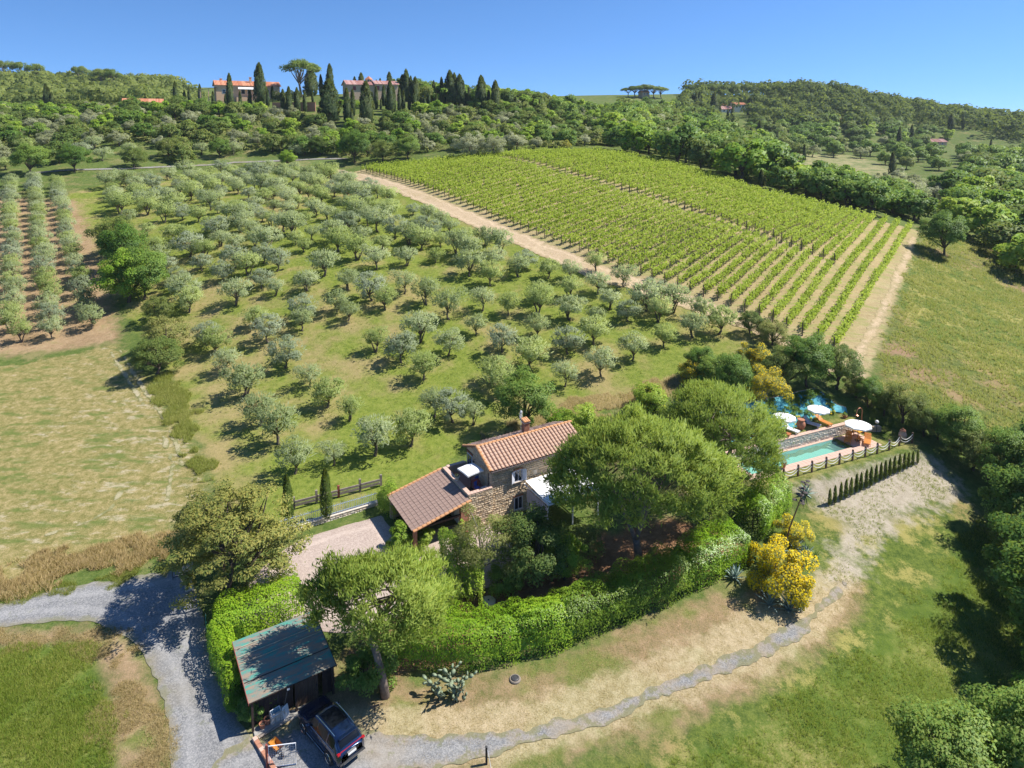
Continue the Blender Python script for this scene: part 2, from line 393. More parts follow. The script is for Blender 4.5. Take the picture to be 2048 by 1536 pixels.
def ground_mat():
    t = NT('ground'); p = t.pos()
    zone = {}
    for nm in 'abcd':
        a = t.n('VertexColor', layer_name='zone_' + nm); s = t.n('SeparateColor'); t.l(a.outputs[0], s.inputs[0]); zone[nm] = s.outputs
    big = t.noise(.035, 4, .55, p); med = t.noise(.22, 5, .6, p); fin = t.noise(1.6, 5, .68, p); tiny = t.noise(9, 4, .7, p)
    wig = t.math('MULTIPLY_ADD', t.noise(.6, 4, .65, p), .9, -.45)
    def w(s, sharp=.12, amt=1.0):
        return t.rng(t.math('ADD', s, t.math('MULTIPLY', wig, amt)), .5 - sharp, .5 + sharp)
    tex = t.math('ADD', t.math('MULTIPLY', fin, .55), t.math('MULTIPLY', tiny, .45))
    tex2 = t.math('ADD', t.math('MULTIPLY', med, .6), t.math('MULTIPLY', tex, .4))
    def grass(g1, g2, dry, cut, wid=.1):
        g = t.ramp(tex, [(.40, g1), (.60, g2)])
        return t.mix(t.rng(tex2, cut - wid, cut + wid), g, dry)
    # stretched noise: mowing streaks along a direction
    def streak(ang, sx, sy, sc=1.0, detail=3):
        m = t.n('Mapping'); m.inputs['Rotation'].default_value = (0, 0, ang); m.inputs['Scale'].default_value = (sx, sy, .2); t.l(p, m.inputs[0])
        return t.noise(sc, detail, .6, m.outputs[0])
    c = grass((.06,.10,.02), (.13,.165,.042), (.24,.20,.09), .58)                     # rough hillside
    c = t.mix(w(zone['d'][0], .2), c, grass((.11,.15,.045), (.17,.19,.07), (.30,.26,.13), .5))
    c = t.mix(w(zone['d'][1], .2), c, grass((.09,.14,.035), (.15,.19,.06), (.25,.22,.1), .58))
    # mown grass of the olive grove
    gr = t.ramp(tex, [(.38, (.085,.125,.018)), (.5, (.165,.205,.034)), (.7, (.27,.275,.07))])
    gr = t.mix(t.rng(t.math('ADD', t.math('MULTIPLY', med, .5), t.math('MULTIPLY', big, .5)), .455, .62), gr, t.ramp(tex, [(.3, (.20,.18,.06)), (.7, (.38,.29,.14))]))
    c = t.mix(w(zone['a'][0]), c, gr)
    # pale mown field with chalky streaks
    st = streak(R(38), .55, 1.5, 1.0, 5); st2 = streak(R(20), .3, .9, 1.0, 5)
    fl = t.ramp(tex, [(.38, (.125,.13,.035)), (.5, (.24,.205,.075)), (.62, (.38,.30,.15))])
    chalk = t.rng(t.math('ADD', t.math('MULTIPLY', st, .5), t.math('ADD', t.math('MULTIPLY', tex, .3), t.math('MULTIPLY', big, .35))), .60, .70)
    fl = t.mix(t.math('MULTIPLY', chalk, .6), fl, (.46,.40,.29))
    fl = t.mix(t.rng(st2, .5, .68), fl, t.ramp(tex, [(.3, (.08,.12,.025)), (.7, (.19,.2,.06))]))
    c = t.mix(w(zone['a'][1]), c, fl)
    soil = t.ramp(t.math('ADD', t.math('MULTIPLY', tex, .6), t.math('MULTIPLY', med, .4)), [(.36, (.20,.135,.07)), (.5, (.32,.22,.125)), (.64, (.42,.31,.18))])
    soil = t.mix(t.math('MULTIPLY', t.rng(t.math('ADD', med, t.math('MULTIPLY', tiny, .3)), .68, .8), .6), soil, (.17,.17,.05))
    c = t.mix(w(zone['a'][2], .25), c, soil)
    # vineyard floor: straw, with grassy strips along the rows
    m = t.n('VectorMath', operation='DOT_PRODUCT'); t.l(p, m.inputs[0]); m.inputs[1].default_value = (VPER[0], VPER[1], 0)
    band = t.noise(1.0, 4, .6, None); bm = t.n('Mapping'); bm.inputs['Rotation'].default_value = (0, 0, -R(53.13)); bm.inputs['Scale'].default_value = (.12, 1.4, 1)
    t.l(p, bm.inputs[0]); band = t.noise(1.0, 4, .6, bm.outputs[0])
    vn = t.ramp(t.math('ADD', t.math('MULTIPLY', band, .5), t.math('MULTIPLY', tex, .5)), [(.33, (.25,.19,.095)), (.5, (.36,.28,.15)), (.68, (.49,.39,.24))])
    vn = t.mix(t.math('MULTIPLY', t.rng(t.math('ADD', t.math('MULTIPLY', band, .6), t.math('MULTIPLY', med, .4)), .47, .60), .7), vn, (.20,.22,.06))
    c = t.mix(w(zone['b'][0]), c, vn)
    c = t.mix(w(zone['c'][2], .2), c, t.mix(t.rng(big, .45, .62), grass((.05,.085,.016), (.145,.18,.034), (.29,.26,.08), .53, .05), grass((.08,.10,.03), (.17,.165,.05), (.26,.17,.10), .53, .05)))
    dr = t.ramp(t.math('ADD', t.math('MULTIPLY', tex, .55), t.math('MULTIPLY', med, .45)), [(.36, (.12,.125,.04)), (.45, (.23,.175,.09)), (.53, (.31,.215,.125)), (.64, (.48,.37,.23))])
    dr = t.mix(t.rng(t.math('ADD', t.math('MULTIPLY', med, .6), t.math('MULTIPLY', big, .5)), .52, .62), dr, t.ramp(tex, [(.3, (.085,.12,.025)), (.7, (.20,.20,.06))]))
    c = t.mix(w(zone['b'][2], .2), c, dr)
    c = t.mix(t.math('MULTIPLY', w(zone['d'][2], .2, 1.2), .75), c, t.ramp(tex, [(.38, (.30,.235,.12)), (.62, (.52,.43,.28))]))
    sd = t.ramp(tex, [(.3, (.26,.22,.155)), (.5, (.37,.32,.245)), (.7, (.47,.41,.33))])
    c = t.mix(w(zone['b'][1], .15), c, t.mix(t.rng(tex2, .57, .66), sd, (.17,.17,.055)))
    c = t.mix(w(zone['c'][0], .2), c, t.mix(t.rng(t.math('ADD', t.math('MULTIPLY', big, .5), t.math('MULTIPLY', tex2, .5)), .46, .57), t.ramp(tex2, [(.38, (.045,.085,.012)), (.5, (.10,.145,.024)), (.62, (.20,.21,.055))]), t.ramp(tex, [(.38, (.13,.15,.03)), (.62, (.30,.26,.10))])))
    c = t.mix(w(zone['c'][1], .2), c, t.ramp(tex, [(.3, (.12,.06,.03)), (.5, (.22,.12,.065)), (.7, (.33,.20,.12))]))
    hgt = t.math('ADD', t.math('MULTIPLY', fin, .6), t.math('MULTIPLY', tiny, .4))
    t.bsdf(c, .95, .1, t.bump(hgt, .55, .22)); return t.m
gme, GW, GY = ground_mesh(); gme.materials.append(ground_mat())
ground = link('ground', gme, kind='structure')

# ------------------------------------------------------------------ sheets laid on the ground: road, path, court, track
def vnoise(X, Y, s, seed=0):
    """cheap smooth value noise for outlines"""
    r = np.random.default_rng(seed); T = r.random((64, 64)); x = X / s; y = Y / s
    xi = np.floor(x).astype(int); yi = np.floor(y).astype(int); fx = x - xi; fy = y - yi
    fx = fx*fx*(3-2*fx); fy = fy*fy*(3-2*fy); g = lambda a, b: T[a % 64, b % 64]
    return (g(xi, yi)*(1-fx)+g(xi+1, yi)*fx)*(1-fy)+(g(xi, yi+1)*(1-fx)+g(xi+1, yi+1)*fx)*fy
def sheet(name, dist, bbox, cell, lift, amp, mat, **tags):
    x0, x1, y0, y1 = bbox; xs = np.arange(x0, x1 + cell, cell); ys = np.arange(y0, y1 + cell, cell)
    X, Y = np.meshgrid(xs, ys); D = dist(X, Y) + amp * .5 * (vnoise(X, Y, 3.1, 1) - .5) + amp * .45 * (vnoise(X, Y, .9, 2) - .5) + amp * .35 * (vnoise(X, Y, .42, 5) - .5)
    verts = {}; V = []; E = []; F = []
    def vid(key, x, y, d):
        if key not in verts: verts[key] = len(V); V.append((x, y)); E.append(d)
        return verts[key]
    ny, nx = D.shape
    act = np.argwhere(np.minimum(np.minimum(D[:-1, :-1], D[1:, :-1]), np.minimum(D[:-1, 1:], D[1:, 1:])) < 0)
    for j, i in act:
        cs = [(j, i), (j, i+1), (j+1, i+1), (j+1, i)]; poly = []
        for k in range(4):
            a, b = cs[k], cs[(k+1) % 4]; da, db = D[a], D[b]
            if da < 0: poly.append(vid(a, X[a], Y[a], da))
            if (da < 0) != (db < 0):
                f = da / (da - db); key = (min(a, b), max(a, b))
                poly.append(vid(key, X[a]+(X[b]-X[a])*f, Y[a]+(Y[b]-Y[a])*f, 0.0))
        if len(poly) >= 3: F.append(poly)
    V = np.array(V); Z = h(V[:, 0], V[:, 1]) + lift
    me = bpy.data.meshes.new(name); me.from_pydata(np.column_stack([V, Z]).tolist(), [], F)
    at = me.attributes.new('edge', 'FLOAT', 'POINT'); at.data.foreach_set('value', (-np.array(E)).astype(np.float32))
    me.polygons.foreach_set('use_smooth', [True]*len(me.polygons)); me.materials.append(mat); me.update()
    return link(name, me, kind='structure', **tags)
def polydist(poly): return lambda X, Y: sdist(poly, X, Y)
def mat_gravel(name, lo, mid, hi, edge_col, edge_w=.8, grassy=.0, rut_at=1.35):
    t = NT(name); p = t.pos()
    v = t.n('TexVoronoi'); v.inputs['Scale'].default_value = 14; t.l(p, v.inputs['Vector'])
    fine = t.noise(22, 3, .7, p); med = t.noise(.7, 4, .6, p); wide = t.noise(.16, 3, .5, p)
    s = t.n('SeparateColor'); t.l(v.outputs['Color'], s.inputs[0])
    f = t.math('ADD', t.math('MULTIPLY', s.outputs[0], .45), t.math('ADD', t.math('MULTIPLY', fine, .25), t.math('MULTIPLY', med, .3)))
    c = t.ramp(f, [(.22, lo), (.5, mid), (.78, hi)])
    c = t.mix(t.math('MULTIPLY', t.rng(wide, .48, .66), .45), c, edge_col)
    ed = t.n('Attribute', attribute_name='edge').outputs['Fac']
    e = t.rng(t.math('ADD', ed, t.math('MULTIPLY_ADD', t.noise(1.3, 4, .65, p), 2*edge_w, -edge_w)), -.1, edge_w, 1, 0)
    c = t.mix(t.math('MULTIPLY', e, .6), c, edge_col)
    rut = t.math('MULTIPLY', t.rng(t.math('ABSOLUTE', t.math('SUBTRACT', t.math('ADD', ed, t.math('MULTIPLY', t.noise(.5, 2, .5, p), .5)), rut_at)), .1, .42, 1, 0), t.math('MULTIPLY_ADD', t.noise(.9, 3, .6, p), 1.1, -.1))
    c = t.mix(t.math('MULTIPLY', rut, .5), c, tuple(min(1, x*1.35) for x in hi))
    if grassy: c = t.mix(t.math('MULTIPLY', t.rng(t.math('ADD', t.noise(1.1, 5, .7, p), t.math('MULTIPLY', e, .2)), .58, .68), grassy), c, (.13,.145,.04))
    t.bsdf(c, .93, .15, t.bump(f, .5, .03)); return t.m
M_ROAD = mat_gravel('gravel_road', (.135,.138,.142), (.215,.215,.215), (.32,.31,.30), (.25,.215,.15), .7, .3)
M_PATH = mat_gravel('gravel_path', (.14,.142,.146), (.22,.22,.22), (.32,.31,.30), (.32,.25,.16), .7, .5)
M_COURT = mat_gravel('court_gravel', (.30,.235,.20), (.41,.325,.275), (.50,.41,.35), (.36,.28,.22), .4)
M_TRACK = mat_gravel('dirt_track', (.33,.24,.145), (.44,.33,.205), (.55,.43,.29), (.34,.26,.13), .8, .3)
ROADP = P2([(-180,1248),(-60,1219),(0,1206),(120,1177),(230,1160),(340,1141),(378,1132),(392,1190),(408,1260),(440,1340),(470,1420),(498,1480),(520,1536),(530,1640),(342,1640),(340,1500),(327,1400),(302,1340),(275,1292),(245,1270),(200,1248),(150,1240),(60,1245),(0,1253),(-60,1266),(-180,1300)])
def bbox(pts, m=2): a = np.array([p[:2] for p in pts]); return a[:,0].min()-m, a[:,0].max()+m, a[:,1].min()-m, a[:,1].max()+m
sheet('road', polydist(ROADP), bbox(ROADP), .3, .03, .6, M_ROAD, label='grey gravel road curving past the gate and the shed')
sheet('path', linedist(pth, [2.4,2.0,1.4,.85,.5,.38,.42,.38,.48,.5,.38,.22]), bbox(pth, 4), .22, .035, 1.0, M_PATH, label='grey gravel path curving along the dry lawn')
COURTP = [p[:2] for p in (pz(x, y, 1.0) for x, y in ((480,1180),(540,1120),(596,1082),(690,1052),(762,1032),(800,1075),(870,1060),(930,1045),(1010,1045),(1050,1080),(1015,1165),(930,1190),(860,1210),(700,1260),(560,1250),(470,1230)))]
sheet('courtyard', polydist(COURTP), bbox(COURTP), .3, .03, .3, M_COURT, label='pinkish gravel courtyard between fence and porch')
trk = P2([(660,340),(715,352),(800,378),(900,418),(1000,462),(1100,504),(1200,545),(1300,580),(1400,612),(1500,648),(1600,700),(1660,735)])
sheet('dirt_track', linedist(trk, [2.2,2.6,2.5,2.5,2.5,2.4,2.3,2.2,2.0,1.6,1.2,.8]), bbox(trk, 5), .6, .05, 2.0, M_TRACK, label='pale straw dirt track between olive grove and vineyard')
trk2 = P2([(1735,770),(1716,735),(1720,705),(1745,660),(1775,600),(1800,545),(1828,475)])
sheet('dirt_track', linedist(trk2, [.7,.75,.75,.7,.65,.65,.6]), bbox(trk2, 4), .5, .05, 1.0, M_TRACK, label='narrow dirt track along the right edge of the vineyard')
rd2 = P2([(60,347),(130,341),(250,338),(380,332),(470,325),(560,322),(650,318),(690,318)])
sheet('lane', linedist(rd2, [.8]*8), bbox(rd2, 4), .8, .12, .6, M_PATH, label='grey lane crossing the hillside above the olive grove')
M_CHALK = mat_gravel('chalk_track', (.30,.26,.15), (.38,.33,.21), (.46,.40,.28), (.26,.24,.10), .35, .6)
for pts_, lab in (([(222,705),(262,770),(300,830),(330,880),(345,930),(335,1000)], 'pale tyre track along the right side of the mown field, left rut'), ([(240,700),(283,770),(322,830),(352,885),(365,930)], 'pale tyre track along the right side of the mown field, right rut'), ([(40,1082),(110,1066),(180,1043),(222,1018),(240,985)], 'curved tyre track in the lower part of the mown field')):
    q_ = P2(pts_); sheet('tyre_track', linedist(q_, [.12]*len(q_)), bbox(q_, 2), .25, .03, .75, M_CHALK, label=lab)

# ------------------------------------------------------------------ plants: building blocks
def unit(v): return v / (np.linalg.norm(v, axis=-1, keepdims=True) + 1e-9)
def rsphere(n): return unit(rng.normal(size=(n, 3)))
def leaves(C, N, L, W, along=None, fold=0.0):
    """diamond leaves at C facing N; along gives the long axis"""
    n = len(C); L = np.broadcast_to(L, (n,)) * rng.uniform(.7, 1.3, n); W = np.broadcast_to(W, (n,)) * rng.uniform(.7, 1.3, n)
    a = rng.normal(size=(n, 3)) if along is None else along
    a = unit(a - N * (a * N).sum(1, keepdims=True)) if along is None else unit(a)
    b = unit(np.cross(N, a)); la = a * (L/2)[:, None]; wb = b * (W/2)[:, None]
    V = np.stack([C - la, C + wb - la*.1 , C + la, C - wb - la*.1], 1).reshape(-1, 3)
    return V, np.arange(4*n).reshape(-1, 4)
def merge(parts):
    V = []; F = []; b = 0
    for v, f in parts:
        V.append(v); F.append(f + b); b += len(v)
    return np.concatenate(V), np.concatenate(F)
def clump_leaves(clumps, per, L, W, up=.25, shell=.55, rnd=.6, squash=1.0):
    """leaves through ellipsoid clumps (cx,cy,cz,rx,ry,rz), most near their skins"""
    parts = []
    for c in clumps:
        n = max(4, int(per * (c[3]*c[4] + c[3]*c[5]*2) / 3)) if per < 0 else per
        d = rsphere(n); d[:, 2] = np.where(rng.random(n) < .35, np.abs(d[:, 2]), d[:, 2])
        r = shell + (1-shell) * rng.random(n) ** .5
        C = np.array(c[:3]) + d * r[:, None] * np.array(c[3:6])
        N = unit(d + rng.normal(size=(n, 3)) * rnd + np.array([0, 0, up]))
        parts.append(leaves(C, N, L, W))
    return merge(parts)
def lumpy(nc, rx, ry, rz, z, cr, flat=0.0, jit=.25, low=-.4):
    """clump centres over an ellipsoid"""
    out = []
    i = np.arange(nc) + .5; ph = np.arccos(1 - (1-low)*i/nc); th = np.pi*(1+5**.5)*i + rng.uniform(0, 6)
    for k in range(nc):
        d = np.array([math.cos(th[k])*math.sin(ph[k]), math.sin(th[k])*math.sin(ph[k]), math.cos(ph[k])])
        f = rng.uniform(.62, .95); s = cr * rng.uniform(.65, 1.35)
        p = d * np.array([rx, ry, rz]) * f + rng.normal(size=3) * jit * cr
        out.append((p[0], p[1], z + p[2], s, s, s*.85))
    return out
def add_mat(me, m): me.materials.append(m); return me
def limbs(base, fork, tips, r0, r1, n=6, bend=.15, seed=0, trunk_pts=4, wob=.06):
    """trunk from base to fork, limbs from the fork region to each tip"""
    r = random.Random(seed); b = MB(); base = Vector(base); fork = Vector(fork)
    L = (fork - base).length; pts = []
    for k in range(trunk_pts + 1):
        f = k / trunk_pts; q = base.lerp(fork, f)
        if 0 < k < trunk_pts: q = q + Vector((r.uniform(-1, 1), r.uniform(-1, 1), 0)) * wob * L
        pts.append(q)
    rad = [r0 * (1.35 if k == 0 else 1) * (1 - .35*k/trunk_pts) for k in range(trunk_pts+1)]
    b.tube(pts, rad, n)
    for tp in tips:
        tp = Vector(tp); s = pts[-1] if r.random() < .6 else pts[-2].lerp(pts[-1], r.uniform(.4, .9))
        d = tp - s; mid = s + d*.5 + Vector((r.uniform(-1, 1), r.uniform(-1, 1), r.uniform(.2, 1))) * d.length * bend
        rr = r0 * .55 * r.uniform(.7, 1.1)
        b.tube([s, s.lerp(mid, .55), mid, mid.lerp(tp, .5), tp], [rr, rr*.85, rr*.65, rr*.45, r1], max(4, n-1))
    return b
BARK_OLIVE = mat_plain('olive_bark', (.13,.105,.08), .9, .4, 5)
BARK_PINE = mat_plain('pine_bark', (.19,.145,.12), .95, .5, 4, bump=.6)
BARK_DARK = mat_plain('dark_bark', (.085,.065,.05), .9, .4, 5)
BARK_GREY = mat_plain('grey_bark', (.27,.24,.20), .9, .35, 4)
L_OLIVE = mat_leaf('olive_leaf', (.27,.335,.15), (.43,.50,.27), (.62,.67,.43), .6, .6, .12, .45, None, .35)
L_OLIVE_B = mat_leaf('olive_blue_leaf', (.25,.31,.195), (.39,.45,.305), (.56,.61,.46), .55, .6, .15, .45, None, .3)
L_OLIVE_G = mat_leaf('olive_green_leaf', (.27,.35,.11), (.44,.52,.20), (.63,.69,.34), .6, .6, .1, .45, None, .3)
L_OLIVE2 = mat_leaf('silver_leaf', (.25,.27,.15), (.37,.39,.24), (.55,.56,.40), .45, .6, .12, .3)
L_BROAD = mat_leaf('broad_leaf', (0.077,0.162,0.029), (0.159,0.276,0.051), (0.313,0.404,0.085), .25, .5, .3, .3)
L_OAK = mat_leaf('oak_leaf', (0.075,0.131,0.033), (0.146,0.215,0.049), (0.290,0.305,0.089), .2, .55, .25, .3)
L_FRESH = mat_leaf('fresh_leaf', (0.127,0.254,0.025), (0.255,0.406,0.043), (0.455,0.543,0.088), .3, .5, .3, .35)
L_SCRUB = mat_leaf('scrub_leaf', (0.103,0.151,0.040), (0.218,0.257,0.073), (0.389,0.362,0.124), .2, .6, .2, .25)
L_CYP = mat_leaf('cypress_leaf', (0.030,0.059,0.024), (0.063,0.098,0.034), (0.120,0.144,0.053), .1, .6, .2, .35, None, .3)
L_PINE = mat_leaf('pine_needle', (.11,.18,.028), (.23,.325,.052), (.40,.475,.095), .3, .5, .2, .35, None, .2)
L_UMB = mat_leaf('stone_pine_needle', (0.087,0.158,0.037), (0.183,0.257,0.058), (0.320,0.362,0.097), .15, .55, .25, .3)
L_HEDGE = mat_leaf('hedge_leaf', (0.114,0.238,0.018), (0.254,0.438,0.028), (0.447,0.592,0.051), .3, .35, .5, .35, None, .15)
L_FOREST = mat_leaf('forest_leaf', (.05,.085,.025), (.135,.185,.052), (.27,.31,.09), .35, .6, .1, .05)
L_BROOM = mat_leaf('broom_leaf', (0.167,0.222,0.055), (0.278,0.301,0.092), (0.389,0.370,0.117), .2)
L_YELLOW = mat_leaf('yellow_blossom', (.78,.52,.008), (.90,.67,.012), (.94,.78,.04), .25, .6, .2, 1.2)
L_VINE = mat_leaf('vine_leaf', (.18,.27,.025), (.31,.42,.048), (.48,.57,.11), .5, .5, .15, .25, None, .12)
L_JUNI = mat_leaf('juniper_leaf', (0.079,0.124,0.036), (0.174,0.212,0.053), (0.365,0.333,0.086), .12, .6, .2, .45)

# ---- prototypes: name -> list of (trunk mesh, crown mesh)
PROTO = {}
def proto(kind, make, n):
    PROTO[kind] = [make(i) for i in range(n)]
def mk_olive(i):
    s = i + 11; r = random.Random(s); nt_ = r.randint(1, 3) if i % 3 == 0 else 1
    hgt = r.uniform(.5, .95)
    cl = lumpy(r.randint(16, 20), 1.4, 1.4, 1.12, hgt + 1.25, .52, low=-.75, jit=.5)
    tips = [(c[0]*.75, c[1]*.75, c[2]-.15) for c in cl[::2]]
    b = limbs((0, 0, -.15), (r.uniform(-.25, .25), r.uniform(-.25, .25), hgt), tips, .14, .02, 6, seed=s, trunk_pts=3, wob=.12)
    for k in range(nt_ - 1):
        a = r.uniform(0, 6.28); b.tube([(.15*math.cos(a), .15*math.sin(a), -.15), (.45*math.cos(a), .45*math.sin(a), .7), (.8*math.cos(a), .8*math.sin(a), 1.5)], [.12, .08, .04], 6)
    V, F = clump_leaves(cl, 120, .25, .10, up=.6, shell=.6, rnd=.4)
    sp = rsphere(220); sp[:, 2] = np.abs(sp[:, 2])*.85-.1; C = np.array([0, 0, hgt+1.35]) + sp * np.array([1.95, 1.95, 1.7])*rng.uniform(.85, 1.1, (220, 1)); V2, F2 = leaves(C, unit(sp*.7+rng.normal(size=sp.shape)*.5+np.array([0,0,.4])), .36, .09, along=unit(sp+np.array([0,0,.8])+rng.normal(size=sp.shape)*.3))
    V, F = merge([(V, F), (V2, F2)])
    return b.mesh('olive_trunk', BARK_OLIVE, True), add_mat(leaf_mesh('olive_crown', V, F), (L_OLIVE, L_OLIVE_G, L_OLIVE, L_OLIVE_B)[i % 4])
proto('olive', mk_olive, 10)
def mk_tree(i, leaf, bark, nc=16, rx=2.6, rz=2.2, hz_=2.0, cr=1.0, per=110, L=.5, W=.34, low=-.5, r0=.22):
    s = i*13 + nc; r = random.Random(s)
    cl = lumpy(nc, rx*r.uniform(.9, 1.1), rx*r.uniform(.85, 1.1), rz*r.uniform(.9, 1.15), hz_+rz*.75, cr, low=low, jit=.4)
    tips = [(c[0]*.7, c[1]*.7, c[2]-.3) for c in cl[::3]]
    b = limbs((0, 0, -.3), (r.uniform(-.3, .3), r.uniform(-.3, .3), hz_*.75), tips, r0, .04, 6, seed=s)
    V, F = clump_leaves(cl, per, L, W, up=.3, shell=.5)
    return b.mesh('trunk', bark, True), add_mat(leaf_mesh('crown', V, F), leaf)
proto('broad', lambda i: mk_tree(i, L_BROAD, BARK_DARK, 20, 2.7, 2.4, 1.8, .95), 5)
proto('oak', lambda i: mk_tree(i+5, L_OAK, BARK_DARK, 22, 3.0, 2.3, 1.6, .95, 100), 4)
proto('fresh', lambda i: mk_tree(i+9, L_FRESH, BARK_DARK, 18, 2.5, 2.3, 1.7, .9), 3)
proto('silver', lambda i: mk_tree(i+14, L_OLIVE2, BARK_OLIVE, 16, 2.3, 1.9, 1.5, .85, 130, .42, .2), 4)
def mk_shrub(i, leaf, nc=11, L=.34, W=.22, per=110, cr=.62, rz=.95):
    r = random.Random(i*7+nc)
    cl = lumpy(nc, 1.2, 1.2, rz, .55, cr, low=-.2, jit=.4) + [(0, 0, .45, .8, .8, .5)]
    V, F = clump_leaves(cl, per, L, W, up=.35, shell=.5)
    return None, add_mat(leaf_mesh('shrub_foliage', V, F), leaf)
proto('scrub', lambda i: mk_shrub(i, L_SCRUB), 5)
proto('bush', lambda i: mk_shrub(i+3, L_BROAD, 12), 4)
proto('freshbush', lambda i: mk_shrub(i+5, L_FRESH, 12), 3)
proto('silverbush', lambda i: mk_shrub(i+8, L_OLIVE2, 10, .3, .14), 3)
proto('oakbush', lambda i: mk_shrub(i+12, L_OAK, 12), 3)
def mk_cypress(i, fat=.11, n=1700):
    """unit height spindle; leaf sprays point up"""
    r = random.Random(i); z = rng.random(n) ** .85; ph = rng.uniform(0, 2*np.pi, n)
    prof = np.interp(z, [0, .05, .2, .45, .75, .93, 1], [.45, .85, 1, .97, .72, .36, .03])
    wob = 1 + .16*np.sin(ph*3 + z*9 + i) + .12*np.sin(ph*5 - z*23 + 2*i)
    rr = fat * prof * wob * rng.uniform(.8, 1.08, n)
    C = np.stack([rr*np.cos(ph), rr*np.sin(ph), .02 + z*.97], -1)
    d = np.stack([np.cos(ph), np.sin(ph), np.zeros(n)], -1)
    al = unit(np.array([0, 0, 1.0]) + d*.35 + rng.normal(size=(n, 3))*.18)
    N = unit(d + rng.normal(size=(n, 3))*.45); N = unit(N - al*(N*al).sum(1, keepdims=True))
    V, F = leaves(C, N, .075, .028, along=al)
    b = MB().tube([(0, 0, -.03), (0, 0, .3), (0, 0, .9)], [fat*.16, fat*.13, .003], 6)
    return b.mesh('cypress_trunk', BARK_DARK, True), add_mat(leaf_mesh('cypress_crown', V, F), L_CYP)
proto('cypress', lambda i: mk_cypress(i, .075), 4)
proto('cypressfat', lambda i: mk_cypress(i+7, .115), 3)
def mk_umbrella(i, rx=4.6, hh=7.5):
    r = random.Random(i+50); cl = []
    for k in range(34):
        a = r.uniform(0, 6.28); q = math.sqrt(r.random()) * .92
        cl.append((rx*q*math.cos(a), rx*q*math.sin(a), hh - .7 + 2.3*(1-q*q) + r.uniform(-.35, .35), r.uniform(1.0, 1.5), r.uniform(1.0, 1.5), r.uniform(.8, 1.15)))
    tips = [(c[0]*.85, c[1]*.85, c[2]-.35) for c in cl[::3]]
    b = limbs((0, 0, -.5), (r.uniform(-.4, .4), r.uniform(-.4, .4), hh*.52), tips, .34, .06, 7, bend=.06, seed=i)
    V, F = clump_leaves(cl, 120, .5, .22, up=.7, shell=.4)
    return b.mesh('pine_trunk', BARK_PINE, True), add_mat(leaf_mesh('pine_crown', V, F), L_UMB)
proto('umbrella', mk_umbrella, 3)

def plant(kind, loc, s, label, category, name, group=None, rz=None, sxy=1.0, var=None, parts=True):
    tr, cr = PROTO[kind][rng.integers(len(PROTO[kind])) if var is None else var % len(PROTO[kind])]
    rz = rng.uniform(0, 6.28) if rz is None else rz
    sc = (s*sxy, s*sxy, s) if not hasattr(s, '__len__') else s
    if tr is None or not parts:
        o = link(name, cr, None, loc, rz, sc, label=label, category=category)
        if group: o['group'] = group
        return o
    o = thing(name, label, category, loc, rz, group, sc)
    link('trunk', tr, o); link('crown', cr, o); return o

# ------------------------------------------------------------------ olive grove
TRKD = unit(np.array([-.63, .775])); TRKP = np.array([TRKD[1], -TRKD[0]])
near_px = [(452,746),(432,708),(415,690),(572,735),(617,775),(488,795),(536,687),(509,656),(605,638),(673,625),(697,642),(471,611),(550,592),(615,582),(523,577),(379,625),(420,695),(555,543),(649,553),(528,526),(471,536),(697,580),(495,551),(444,563),
 (617,781),(847,760),(753,704),(704,650),(672,622),(605,662),(702,581),(651,553),(750,540),(812,532),(807,588),(771,619),(743,602),(839,684),(899,638),(897,712),(802,725),(990,767),(1003,704),(965,622),(853,609),(1078,630),(1073,675),(1136,708),(1201,752),(1265,720),(1188,688),(1130,774),(1061,738),(952,670),(1017,630),(1140,598),(1195,588),(1249,574),(1256,643),(981,571),(1037,554),(986,540),(1096,557),(1140,640),(1191,545),(1140,560),
 (1386,675),(1438,669),(1328,695),(1265,722),(1202,755),(1318,645),(1262,645),
 (557,889),(665,932),(590,948),(751,912),(822,893),(655,815),(520,852),(489,795),(700,842),(605,770),(905,845),(945,850),(870,835),(1000,795),(800,720),(1310,600),(1400,640),(1345,625)]
og = []
def far_ok(p, lst, d): return all((p[0]-q[0])**2 + (p[1]-q[1])**2 > d*d for q in lst)
OL_LABEL = 'grey-green olive tree growing in the grassy grove between field and vineyard'
OL_GROUP = 'olive trees of the grove'
def nth(i):
    a = ['zeroth','first','second','third','fourth','fifth','sixth','seventh','eighth','ninth','tenth','eleventh','twelfth','thirteenth','fourteenth','fifteenth','sixteenth','seventeenth','eighteenth','nineteenth']
    if i < 20: return a[i]
    t_ = ['twent','thirt','fort','fift','sixt'][i//10-2]; return t_ + 'ieth' if i % 10 == 0 else t_ + 'y-' + a[i % 10]
_gleft = P2([(150,400),(225,600),(330,720),(390,850)])
def grove_label(p, px, py):
    X, Y = np.array([p[0]]), np.array([p[1]])
    if linedist(trk, [2.4]*12)(X, Y)[0] < 7: return 'olive tree at the edge of the grove beside the pale dirt track', 'olive trees beside the dirt track'
    if py < 385: return 'olive tree at the far upper end of the grove below the lane', 'olive trees at the upper end of the grove'
    if linedist(_gleft, [2.0]*4)(X, Y)[0] < 16: return 'olive tree on the left side of the grove near the field hedge', 'olive trees near the field hedge'
    if py > 640 and px > 940: return 'full rounded olive tree in the lower right part of the grove', 'olive trees of the lower right grove'
    if py > 640: return 'olive tree standing apart on open grass in the lower part of the grove', 'scattered olive trees on the open grass'
    if py < 480: return 'olive tree in the crowded upper middle of the grove', 'olive trees of the upper grove'
    return 'grey-green olive tree in the middle of the grove', 'olive trees of the middle grove'
low_px = sorted([q for q in near_px if q[1] > 760 and q not in ((557,889),(665,932),(822,893),(1130,774))])
